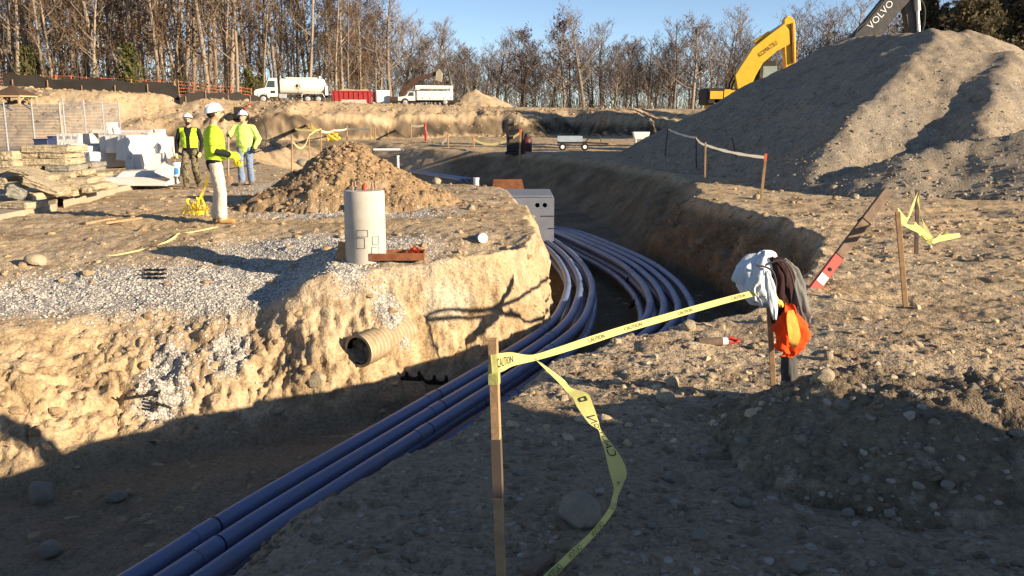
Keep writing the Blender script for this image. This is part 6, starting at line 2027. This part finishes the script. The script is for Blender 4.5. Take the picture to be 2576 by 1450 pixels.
for i in range(15):
    u = 2312 + i * 24 + R_.uniform(-8, 8)
    y = R_.uniform(66, 84)
    rt.append(((u - CU) / FPX * y, y, R_.uniform(0.8, 1.05) * (0.95 + 0.25 * min(1, (u - 2340) / 120))))
plant(PD, rt, lambda i: 'dark olive leafy tree behind the gravel pile at right, %s from the left' % ORD[i], 'dark trees behind the gravel pile')


# evergreen shrubs inside the left wood
def cedar(loc, h, r, label, seed):
    rs = np.random.RandomState(seed)
    t = thing('cedar_shrub', label, 'shrub', loc, group='evergreen shrubs')
    MB().cyl((0, 0, -0.1), (0, 0, h * 0.9), 0.08, 0.02, n=6).build('trunk', M_BARK, t, True)
    n = 1500
    z = rs.uniform(0.03, 1, n) ** 1.2
    a = rs.uniform(0, 2 * np.pi, n)
    clump = 0.75 + 0.35 * np.sin(a * 5 + z * 23)
    rad = r * (0.25 + 0.75 * np.sin(np.pi * np.clip(z, 0, 1) ** 0.6)) * np.sqrt(rs.uniform(0.05, 1, n)) * clump * (0.8 + 0.5 * np.sin(a * 3 + seed + z * 7)) + 0.05
    P = np.stack([rad * np.cos(a), rad * np.sin(a), z * h], -1)
    V, F = quads(P, 0.17, rs)
    np_mesh('foliage', V, F, M_CEDAR, t, False)
    return t


for k, (u, y, h, r, lab) in enumerate(((352, 80, 4.4, 1.5, 'green cedar shrub in the left woods, tallest of the evergreens'), (105, 83, 4.0, 1.6, 'green cedar shrub near the left picture edge'), (130, 86, 3.4, 1.3, 'second green cedar shrub near the left edge, lower'),
                                       (642, 112, 4.0, 1.9, 'green cedar shrub left of the tanker truck'), (664, 113, 3.0, 1.7, 'low green shrub just left of the tanker truck'), (470, 86, 2.2, 1.1, 'low green shrub at the middle of the left woods'))):
    x = (u - CU) / FPX * y
    cedar((x, y, gz_at(x, y, 4.0) - 0.1), h, r, lab, 40 + k)

# undergrowth: thin stems and dead leaves, too many to count
rs = np.random.RandomState(3)
segs, lp_ = [], []
for zone, n in (((-34, 930, 80, 112), 2600), ((860, 2200, 126, 175), 3000)):
    for i in range(n):
        u = rs.uniform(zone[0], zone[1]); y = rs.uniform(zone[2], zone[3])
        if u > 610 and y < 112: y += 30
        x = (u - CU) / FPX * y
        z = np.interp(y, [80, 180], [4.3 if u < 700 else 3.2, 3.4]) - 0.1 if y > 100 else gz_at(x, y, 4.0)
        h = rs.uniform(0.8, 3.2 if y < 120 else 4.2) if rs.rand() < 0.7 else rs.uniform(3, 7.5)
        p = np.array([x, y, z])
        for k in range(3):
            d = np.array([rs.uniform(-0.35, 0.35), rs.uniform(-0.3, 0.3), 1.0])
            q = p + d / np.linalg.norm(d) * h * (0.5 if k == 0 else 0.35)
            segs.append((*p, *q, 0.035 if k == 0 else 0.02, 0.02 if k == 0 else 0.008)); p = q
        if rs.rand() < (0.5 if y < 112 else 0.10):
            for k in range(6): lp_.append(p + rs.normal(size=3) * 0.45 - np.array([0, 0, h * 0.3]))
Vb, Fb = frusta(segs, 3)
tag(np_mesh('brush', Vb, Fb, M_TWIG, None), 'tangle of thin brown undergrowth stems below the trees', 'undergrowth', kind='stuff')
Vb, Fb = quads(np.array(lp_), 0.15, rs)
tag(np_mesh('dead_leaves', Vb, Fb, M_OAKLEAF, None), 'dry brown leaves clinging in the undergrowth', 'leaves', kind='stuff')

# ------------------------------------------------------------------ silt fence and orange fence on the hill
M_SILT = plain('silt_fabric', (0.022, 0.018, 0.015), 0.8, var=0.3, scale=1.5, obj=False)
M_ORMESH = plain('orange_mesh', (0.48, 0.14, 0.06), 0.8)


def silt(pts, label, h0=0.55):
    P = []
    for u, v, y in pts:
        q = D(u, v, y); P.append(Vector((q.x, y, gz_at(q.x, y))))
    P = resample(P, 0.6)
    t = thing('silt_fence', label, 'silt fence', P[0], group='black silt fences')
    vs, fs = [], []
    for i, p in enumerate(P):
        p = Vector((p.x, p.y, gz_at(p.x, p.y)))
        h = h0 + 0.12 * math.sin(i * 0.7) + 0.08 * math.sin(i * 1.9)
        off = 0.06 * math.sin(i * 1.3)
        for k in range(4): vs.append(p - P[0] + Vector((0, off * math.sin(k * 1.5), -0.1 + (h + 0.1) * k / 3)))
    for i in range(len(P) - 1):
        for k in range(3): fs.append((i * 4 + k, i * 4 + 4 + k, i * 4 + 5 + k, i * 4 + 1 + k))
    MB().add(vs, fs).build('fabric', M_SILT, t, 180)
    for i in range(1, len(P), 4):
        p = Vector((P[i].x, P[i].y, gz_at(P[i].x, P[i].y))) - P[0]
        MB().beam(p + Vector((0.1, -0.12, -0.2)), p + Vector((0.1, -0.1, 0.42 + 0.15 * (i % 3))), 0.05, 0.05).build('stake', M_STAKE, t)
    return t


silt([(10, 225, 71), (120, 222, 72), (260, 226, 73), (360, 232, 74), (450, 240, 75)], 'black silt fence along the top of the left bank', 0.95)
silt([(452, 245, 74), (520, 240, 77), (600, 240, 80), (655, 240, 82)], 'lower black silt fence running on towards the tanker truck', 0.6)


def mesh_fence(pts, label, h=1.0):
    P = []
    for u, y in pts:
        x = (u - CU) / FPX * y; P.append(Vector((x, y, gz_at(x, y))))
    P = resample(P, 1.2)
    t = thing('safety_fence', label, 'safety fence', P[0], group='orange safety fences')
    for k in range(5):
        z = 0.1 + (h - 0.1) * k / 4
        m = MB()
        for i in range(len(P) - 1):
            a, b = P[i] - P[0] + Vector((0, 0, z + 0.05 * math.sin(i * 1.7))), P[i + 1] - P[0] + Vector((0, 0, z + 0.05 * math.sin((i + 1) * 1.7)))
            m.beam(a, b, 0.015, 0.03)
        m.build('strand', M_ORMESH, t)
    for i in range(0, len(P)):
        p = P[i] - P[0]
        MB().beam(p, p + Vector((0, 0, h + 0.1)), 0.06, 0.06).build('post', M_ORANGEP if i % 3 else M_STAKE, t)
    return t


mesh_fence([(20, 77), (200, 78), (380, 79), (460, 79)], 'faded orange safety fence behind the silt fence at left', 1.15)
mesh_fence([(470, 80), (560, 82), (648, 86)], 'orange safety fence between the silt fence and the tanker truck', 1.25)

# dark rider machine on the slope left of the tanker
q = Vector(((612 - CU) / FPX * 68, 68, 0)); q.z = gz_at(q.x, q.y)
cm = thing('plate_compactor', 'small black machine standing on the slope left of the tanker truck', 'compactor', q)
MB().box((0, 0, 0.3), (1.5, 0.8, 0.4)).build('base', M_BLACKPL, cm, bevel=0.08)
MB().box((0.1, 0, 0.75), (0.7, 0.6, 0.5)).build('engine', M_CHASSIS, cm, bevel=0.06)
MB().tube([(0.3, 0, 0.6), (0.9, 0, 1.2), (1.1, 0, 1.15)], 0.05, 8).build('handle', M_REDPAINT, cm, True)
for x in (-0.5, 0.5): MB().cyl((x, -0.5, 0.2), (x, 0.5, 0.2), 0.22, n=14).build('roller', M_CHASSIS, cm, True)
# ------------------------------------------------------------------ loose stones and clods
def stone_mat(name, cols, rough=0.9):
    t = NT(name).set(rough, 0.2)
    oi = t.n('ObjectInfo')
    n = t.noise(t.pos(), 45, 2, 0.6)
    c = t.ramp(oi.outputs['Random'], [(i / (len(cols) - 1), c_) for i, c_ in enumerate(cols)])
    t.color(t.mix(1.0, c, t.ramp(n, [(0.3, 0.7), (0.7, 1.15)]), 'MULTIPLY'))
    return t.m


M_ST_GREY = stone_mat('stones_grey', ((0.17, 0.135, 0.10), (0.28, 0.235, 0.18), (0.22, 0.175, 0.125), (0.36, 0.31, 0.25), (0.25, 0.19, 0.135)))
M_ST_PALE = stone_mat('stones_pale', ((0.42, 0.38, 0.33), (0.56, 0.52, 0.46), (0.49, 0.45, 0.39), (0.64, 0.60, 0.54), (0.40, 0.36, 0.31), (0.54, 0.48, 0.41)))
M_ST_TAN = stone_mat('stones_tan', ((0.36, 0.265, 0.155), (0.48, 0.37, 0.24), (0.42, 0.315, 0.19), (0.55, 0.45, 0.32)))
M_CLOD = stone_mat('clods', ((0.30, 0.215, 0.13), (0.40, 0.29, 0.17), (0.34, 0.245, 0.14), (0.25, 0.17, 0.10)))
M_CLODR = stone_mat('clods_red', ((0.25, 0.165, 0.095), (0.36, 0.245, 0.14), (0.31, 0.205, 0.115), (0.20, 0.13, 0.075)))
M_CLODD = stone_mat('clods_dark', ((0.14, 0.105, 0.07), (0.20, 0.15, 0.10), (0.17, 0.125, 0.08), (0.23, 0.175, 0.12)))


def scatter(name, mat, pts, sizes, label, seed=0, flat=0.7, round_=0.3):
    """many small stones as instances on points"""
    rs = np.random.RandomState(seed)
    n = len(pts)
    me = bpy.data.meshes.new(name)
    me.vertices.add(n); me.vertices.foreach_set('co', np.asarray(pts, dtype=np.float32).ravel())
    sc = np.asarray(sizes)[:, None] * np.stack([rs.uniform(0.7, 1.35, n), rs.uniform(0.7, 1.2, n), rs.uniform(0.5, 1.0, n) * (flat + 0.2)], -1)
    for an, arr in (('scl', sc), ('rot', np.stack([rs.uniform(-0.5, 0.5, n), rs.uniform(-0.5, 0.5, n), rs.uniform(0, 6.28, n)], -1))):
        a = me.attributes.new(an, 'FLOAT_VECTOR', 'POINT'); a.data.foreach_set('vector', arr.astype(np.float32).ravel())
    a = me.attributes.new('pick', 'INT', 'POINT'); a.data.foreach_set('value', rs.randint(0, 5, n).astype(np.int32))
    o = bpy.data.objects.new(name, me); COL.objects.link(o)
    ng = bpy.data.node_groups.new(name, 'GeometryNodeTree')
    ng.interface.new_socket('Geometry', in_out='INPUT', socket_type='NodeSocketGeometry')
    ng.interface.new_socket('Geometry', in_out='OUTPUT', socket_type='NodeSocketGeometry')
    N = lambda tname: ng.nodes.new(tname)
    gi, go = N('NodeGroupInput'), N('NodeGroupOutput')
    join = N('GeometryNodeJoinGeometry')
    for k in range(5):
        ico = N('GeometryNodeMeshIcoSphere'); ico.inputs['Radius'].default_value = 1.0; ico.inputs['Subdivisions'].default_value = 2
        nz = N('ShaderNodeTexNoise'); nz.noise_dimensions = '4D'; nz.inputs['W'].default_value = seed * 3.1 + k * 7.7; nz.inputs['Scale'].default_value = 0.9; nz.inputs['Detail'].default_value = 1.0
        mr = N('ShaderNodeMapRange'); mr.inputs['From Min'].default_value = 0.3; mr.inputs['From Max'].default_value = 0.7; mr.inputs['To Min'].default_value = 0.55 + round_ * 0.2; mr.inputs['To Max'].default_value = 1.25
        ng.links.new(nz.outputs[0], mr.inputs['Value'])
        ps = N('GeometryNodeInputPosition'); vm = N('ShaderNodeVectorMath'); vm.operation = 'SCALE'
        ng.links.new(ps.outputs[0], vm.inputs[0]); ng.links.new(mr.outputs[0], vm.inputs['Scale'])
        sp = N('GeometryNodeSetPosition'); ng.links.new(ico.outputs[0], sp.inputs['Geometry']); ng.links.new(vm.outputs[0], sp.inputs['Position'])
        src = sp.outputs[0]
        if round_ < 0.5:
            hull = N('GeometryNodeConvexHull'); ng.links.new(src, hull.inputs[0]); src = hull.outputs[0]
        mt = N('GeometryNodeSetMaterial'); mt.inputs['Material'].default_value = mat; ng.links.new(src, mt.inputs[0])
        gti = N('GeometryNodeGeometryToInstance'); ng.links.new(mt.outputs[0], gti.inputs[0])
        ng.links.new(gti.outputs[0], join.inputs[0])
    iop = N('GeometryNodeInstanceOnPoints')
    ng.links.new(gi.outputs[0], iop.inputs['Points']); ng.links.new(join.outputs[0], iop.inputs['Instance'])
    iop.inputs['Pick Instance'].default_value = True
    for an, dt, sock in (('scl', 'FLOAT_VECTOR', 'Scale'), ('rot', 'FLOAT_VECTOR', 'Rotation'), ('pick', 'INT', 'Instance Index')):
        na = N('GeometryNodeInputNamedAttribute'); na.data_type = dt; na.inputs['Name'].default_value = an
        ng.links.new(na.outputs['Attribute'], iop.inputs[sock])
    ng.links.new(iop.outputs[0], go.inputs[0])
    md = o.modifiers.new('stones', 'NODES'); md.node_group = ng
    me.materials.append(mat)
    return tag(o, label, 'stones', kind='stuff')


def sizes(rs, n, a, b, p=2.2):
    return a + (b - a) * rs.power(1.0 / p, n)[...] ** 1.0 * 0 + a * 0 + (b - a) * rs.uniform(0, 1, n) ** p


def on_top(xs, ys, use=None, sink=0.2, sz=None):
    out = []
    for i, (x, y) in enumerate(zip(xs, ys)):
        out.append((x, y, top_at(x, y) - (sz[i] * sink if sz is not None else 0)))
    return out


rs = np.random.RandomState(77)
# shaded foreground
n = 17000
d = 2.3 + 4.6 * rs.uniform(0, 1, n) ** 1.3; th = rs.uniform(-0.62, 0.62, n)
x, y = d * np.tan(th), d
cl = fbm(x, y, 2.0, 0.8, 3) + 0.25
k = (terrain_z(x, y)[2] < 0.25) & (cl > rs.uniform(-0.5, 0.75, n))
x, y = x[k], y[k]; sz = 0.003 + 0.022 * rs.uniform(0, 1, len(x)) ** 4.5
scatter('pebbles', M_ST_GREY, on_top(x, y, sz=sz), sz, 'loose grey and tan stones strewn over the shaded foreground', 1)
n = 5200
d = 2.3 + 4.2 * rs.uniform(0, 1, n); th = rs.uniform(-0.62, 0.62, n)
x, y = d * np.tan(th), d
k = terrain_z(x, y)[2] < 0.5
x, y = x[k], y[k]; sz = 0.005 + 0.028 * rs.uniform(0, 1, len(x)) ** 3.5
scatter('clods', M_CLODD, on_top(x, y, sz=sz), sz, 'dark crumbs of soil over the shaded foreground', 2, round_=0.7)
# pale crushed gravel
xs, ys = [], []
for bx, by, sx, sy in BLOBS_GRAVEL:
    if by < 6: continue
    m_ = int(2000 * sx * sy * (1.0 if by < 13 else 0.35)) + 60
    xs.append(bx + rs.normal(size=m_) * sx * 0.62); ys.append(by + rs.normal(size=m_) * sy * 0.62)
x, y = np.concatenate(xs), np.concatenate(ys)
sz = 0.006 + 0.016 * rs.uniform(0, 1, len(x)) ** 2.5
scatter('gravel', M_ST_PALE, on_top(x, y, sz=sz), sz, 'pale crushed gravel spread over the left bank', 3)
# right bank
n = 4200
x = rs.uniform(-0.2, 8, n); y = 4.2 + 11 * rs.uniform(0, 1, n) ** 1.4
k = (terrain_z(x, y)[2] < 0.05)
x, y = x[k], y[k]; sz = 0.005 + 0.045 * rs.uniform(0, 1, len(x)) ** 6
scatter('pebbles', M_ST_TAN, on_top(x, y, sz=sz), sz, 'scattered tan stones on the sunlit right bank', 4)
# trench walls and floor
n = 7000
x = rs.uniform(-6.5, 4.5, n); y = rs.uniform(5, 20, n)
s2 = terrain_z(x, y)[2]
k = (s2 > 0.03) & (rs.uniform(0, 1, n) < np.where(y < 12, 1, 0.6))
x, y = x[k], y[k]; sz = 0.008 + 0.06 * rs.uniform(0, 1, len(x)) ** 5
scatter('clods', M_CLOD, on_top(x, y, sz=sz), sz, 'crumbled tan clods on the trench walls and floor', 5, round_=0.3)
# dirt mound
n = 4200
x = -3.0 + rs.normal(size=n) * 1.15; y = 16.9 + rs.normal(size=n) * 0.85
sz = 0.006 + 0.06 * rs.uniform(0, 1, n) ** 6
scatter('clods', M_CLODR, on_top(x, y, sz=sz), sz, 'reddish clods over the dirt mound', 6, round_=0.5)
# flat ground of the site
n = 5200
x = rs.uniform(-13, 9, n); y = 10 + 24 * rs.uniform(0, 1, n) ** 1.3
k = terrain_z(x, y)[2] < 0.1
x, y = x[k], y[k]; sz = 0.012 + 0.07 * rs.uniform(0, 1, len(x)) ** 4
scatter('clods', M_CLOD, on_top(x, y, sz=sz), sz, 'small clods over the sandy ground of the site', 7, round_=0.6)
# gravel pile
n = 15000
x = rs.uniform(4, 19, n); y = 17 + 18 * rs.uniform(0, 1, n) ** 1.4
zz = pile_z(x, y)
k = (zz > 0.02) & (rs.uniform(0, 1, n) < np.clip(1.25 - zz / 3.0, 0.25, 1))
x, y, zz = x[k], y[k], zz[k]; sz = 0.012 + (0.035 + 0.03 * np.clip(1 - zz, 0, 1)) * rs.uniform(0, 1, len(x)) ** 3
scatter('gravel', stone_mat('stones_pile', ((0.15, 0.125, 0.095), (0.28, 0.24, 0.185), (0.22, 0.185, 0.14), (0.38, 0.33, 0.265))), on_top(x, y, sz=sz), sz, 'coarse stones over the face of the gravel pile', 8)
# far bank rubble
n = 5200
u = rs.uniform(-40, 1750, n); f = rs.uniform(-0.25, 1.5, n)
y = np.interp(u, [0, 600, 1000, 1750], [62, 72, 88, 88]) + f * 9 - 4
x = (u - CU) / FPX * y
sz = 0.03 + 0.24 * rs.uniform(0, 1, n) ** 5.5
scatter('clods', M_CLOD, on_top(x, y, sz=sz), sz, 'rubble and clods over the far earth banks', 9, round_=0.5)


# ------------------------------------------------------------------ single rocks
def rock_mesh(seed, flat=0.75, cuts=9):
    R = random.Random(seed)
    bm = bmesh.new(); bmesh.ops.create_icosphere(bm, subdivisions=3, radius=1.0)
    for k in range(cuts):
        nrm = Vector((R.uniform(-1, 1), R.uniform(-1, 1), R.uniform(-0.7, 1))).normalized()
        off = R.uniform(0.62, 0.88)
        for v in bm.verts:
            dd = v.co.dot(nrm) - off
            if dd > 0: v.co -= nrm * dd * 0.92
    me = bpy.data.meshes.new('rock')
    for v in bm.verts: v.co.z *= flat
    bm.to_mesh(me); bm.free()
    V = np.zeros(len(me.vertices) * 3, dtype=np.float32); me.vertices.foreach_get('co', V); V = V.reshape(-1, 3)
    V *= (1 + 0.07 * fbm(V[:, 0] + seed, V[:, 1], V[:, 2], 0.5, 3))[:, None]
    me.vertices.foreach_set('co', V.ravel())
    me.polygons.foreach_set('use_smooth', np.ones(len(me.polygons), dtype=bool))
    try: me.set_sharp_from_angle(angle=math.radians(28))
    except Exception: pass
    return me


def rockmat(name, c):
    t = NT(name).set(0.9, 0.2)
    p = t.pos(True)
    n = t.noise(p, 2.2, 5, 0.65)
    t.color(t.mix(n, tuple(k * 0.65 for k in c), tuple(k * 1.25 for k in c)))
    t.bump(t.noise(p, 7, 4, 0.65), 0.08, 0.6)
    return t.m


M_RK_TAN, M_RK_GREY = rockmat('rock_tan', (0.44, 0.36, 0.25)), rockmat('rock_grey', (0.29, 0.255, 0.20))
RK = [rock_mesh(300 + i, 0.62 + 0.05 * (i % 5)) for i in range(8)]
rocks = [(87, 668, 56, 0, 'round tan boulder on the left gravel shelf at the picture edge'), (1457, 1318, 132, 1, 'large shaded boulder on the ground right of the foreground stake'), (2073, 958, 58, 0, 'angular tan boulder right of the hanging sleeve'),
         (1678, 1012, 58, 0, 'tan rock standing at the shadow edge left of the jacket stake'), (1694, 972, 42, 0, 'rounded tan rock just above the rock at the shadow edge'), (1304, 1195, 38, 1, 'egg shaped grey cobble close right of the foreground stake'),
         (1731, 832, 48, 0, 'pale boulder on the trench lip where the outer conduits vanish'), (790, 968, 64, 0, 'flat tan rock on the trench slope left of the drain pipe'), (1904, 502, 26, 0, 'tan rock beside the orange tipped stake at the pile foot'),
         (2098, 476, 20, 0, 'pale rock resting on the shaded toe of the gravel pile'), (2152, 500, 24, 0, 'pale rock at the foot of the gravel pile near the leaning post'), (1869, 1275, 44, 1, 'rounded rock low on the left flank of the near mound'),
         (2136, 1300, 34, 1, 'upright grey rock in the middle of the near mound front'), (2015, 1442, 50, 1, 'grey rock at the bottom picture edge below the near mound'), (1765, 1360, 52, 1, 'tan grey rock in front of the near mound at its left foot'),
         (2388, 1232, 40, 1, 'smooth rounded stone low on the right flank of the near mound'), (1866, 1122, 44, 1, 'dark rock on the left shoulder of the near mound'), (1690, 1212, 42, 1, 'dark rock on the flat ground left of the near mound'),
         (2122, 1030, 44, 1, 'squared rock just under the top of the near mound'), (2500, 958, 34, 0, 'tan rock in the shade at the far right'), (2452, 980, 26, 1, 'small flat rock at the far right beside the tan one'), (2240, 1300, 34, 1, 'dull rock right of the upright one on the near mound'),
         (2563, 1100, 44, 1, 'dark rock cut by the right picture edge'), (1900, 878, 24, 0, 'pointed pale stone beside the torn red tube end'), (1738, 880, 26, 0, 'tan stone in front of the grey tube'), (1918, 808, 28, 0, 'pale rock on the trench lip left of the jacket stake'),
         (1790, 955, 30, 0, 'flat tan stone on the sunlit bank below the tube'), (1725, 940, 24, 0, 'round tan stone left of the flat one below the tube'), (2085, 905, 34, 0, 'tan stone behind the angular boulder'), (2300, 770, 20, 0, 'pale stone beside the foot of the nearer right stake'),
         (2240, 690, 22, 0, 'pale stone on the right bank between post and stake'), (2420, 655, 20, 0, 'pale stone on the right bank beyond the yellow tape'), (1185, 528, 26, 0, 'brown stone on top of the sandy peninsula'), (760, 418, 32, 1, 'dark boulder lying left of the dirt mound'),
         (1100, 462, 30, 0, 'pale pointed rock on the ridge right of the dirt mound'), (1140, 462, 24, 0, 'tan rock on the ridge beside the pale pointed one'), (100, 1262, 90, 1, 'dark block of fallen earth at the foot of the left slope'), (290, 1262, 60, 1, 'dark clump at the trench floor beside the fallen block'),
         (120, 1400, 80, 1, 'shaded lump of earth in the bottom left corner'), (700, 1040, 30, 0, 'small rock on the shadow line of the trench slope'), (1545, 862, 22, 0, 'small pale stone on the lip under the stretched tape'), (1600, 990, 22, 0, 'small pale upright stone at the shadow edge'),
         (2200, 1140, 30, 1, 'half buried rock high on the near mound'), (1500, 1120, 26, 1, 'small dark stone left of the hanging tape'), (1395, 1180, 24, 1, 'small grey stone between stake and hanging tape'), (1640, 1330, 34, 1, 'grey stone in the shade right of the hanging tape'),
         (1060, 1345, 34, 1, 'grey stone on the near lip left of the foreground stake'), (960, 1385, 30, 1, 'pale grey stone low on the near lip'), (1020, 1300, 26, 1, 'rounded stone high on the near lip by the conduits')]
for i, (u, v, w, k, lab) in enumerate(rocks):
    p = ST(u, v)
    s = w / FPX * (p.y * _cp + 0.3) * 0.5
    o = bpy.data.objects.new('rock', RK[i % 8])
    if not RK[i % 8].materials: RK[i % 8].materials.append(M_RK_TAN)
    link(o)
    o.material_slots[0].link = 'OBJECT'; o.material_slots[0].material = (M_RK_TAN, M_RK_GREY)[k]
    o.location = p + Vector((0, s * 0.3, s * 0.38)); o.scale = (s, s * 0.9, s)
    o.rotation_euler = (0.2 * math.sin(i), 0.2 * math.cos(i * 2.1), i * 1.7)
    tag(o, lab, 'rock', 'single rocks', 'thing')

# ------------------------------------------------------------------ off the picture's right edge: unseen trailer and mounds added to cast shade
M_TRAIL = plain('trailer_white', (0.62, 0.62, 0.60), 0.5, 0.4, var=0.05)
ct = thing('shade_trailer', 'white cargo trailer parked beside the photographer, outside the picture', 'trailer', (7.17, -2.74, 0.0), math.radians(-25))
MB().box((0, 0, 1.48), (2.6, 7.6, 2.1)).build('box_body', M_TRAIL, ct, bevel=0.05)
for yy in (-0.7, 0.5):
    for sd in (-1, 1): wheel(ct, sd * 1.15, 0, 0.38, 0.01, 1) if False else MB().cyl((sd * 1.15, yy, 0.38), (sd * 1.40, yy, 0.38), 0.38, n=20).build('wheel', M_TYRE, ct, True)
MB().beam((0, -3.8, 0.5), (0, -5.2, 0.5), 0.12, 0.12).build('drawbar', M_CHASSIS, ct)


def sp1(X, Y):  # unseen mound added to throw shade on the right bank
    w = 0.25 * fbm(X, Y, 4.4, 1.2, 3)
    return smax([cone(X + w, Y + w, 6.4, 4.4, 0.6, 0.6), cone(X + w, Y, 7.6, 4.1, 0.75, 0.6)], 7.0) - 0.04


heap('dirt_mound', 4.2, 10, 1.8, 6.8, 0.06, sp1, M_LOOSE, 'low spoil mound just outside the right picture edge', 'dirt mound', rough=lambda X, Y, Z: fbm(X, Y, 1.0, 0.3, 4, 0.6) * 0.08 * np.clip(Z * 5, 0, 1))


def sp2(X, Y):  # another added mound out of view, for the farther strip of shade
    w = 0.25 * fbm(X, Y, 2.4, 1.2, 3)
    return smax([cone(X + w, Y + w, 8.4, 6.9, 0.7, 0.55), cone(X + w, Y, 9.8, 6.6, 0.9, 0.6)], 7.0) - 0.04


heap('dirt_mound', 6.2, 12.5, 4.6, 9.0, 0.07, sp2, M_LOOSE, 'second low spoil mound outside the right picture edge', 'dirt mound', rough=lambda X, Y, Z: fbm(X, Y, 1.0, 0.3, 4, 0.6) * 0.08 * np.clip(Z * 5, 0, 1))
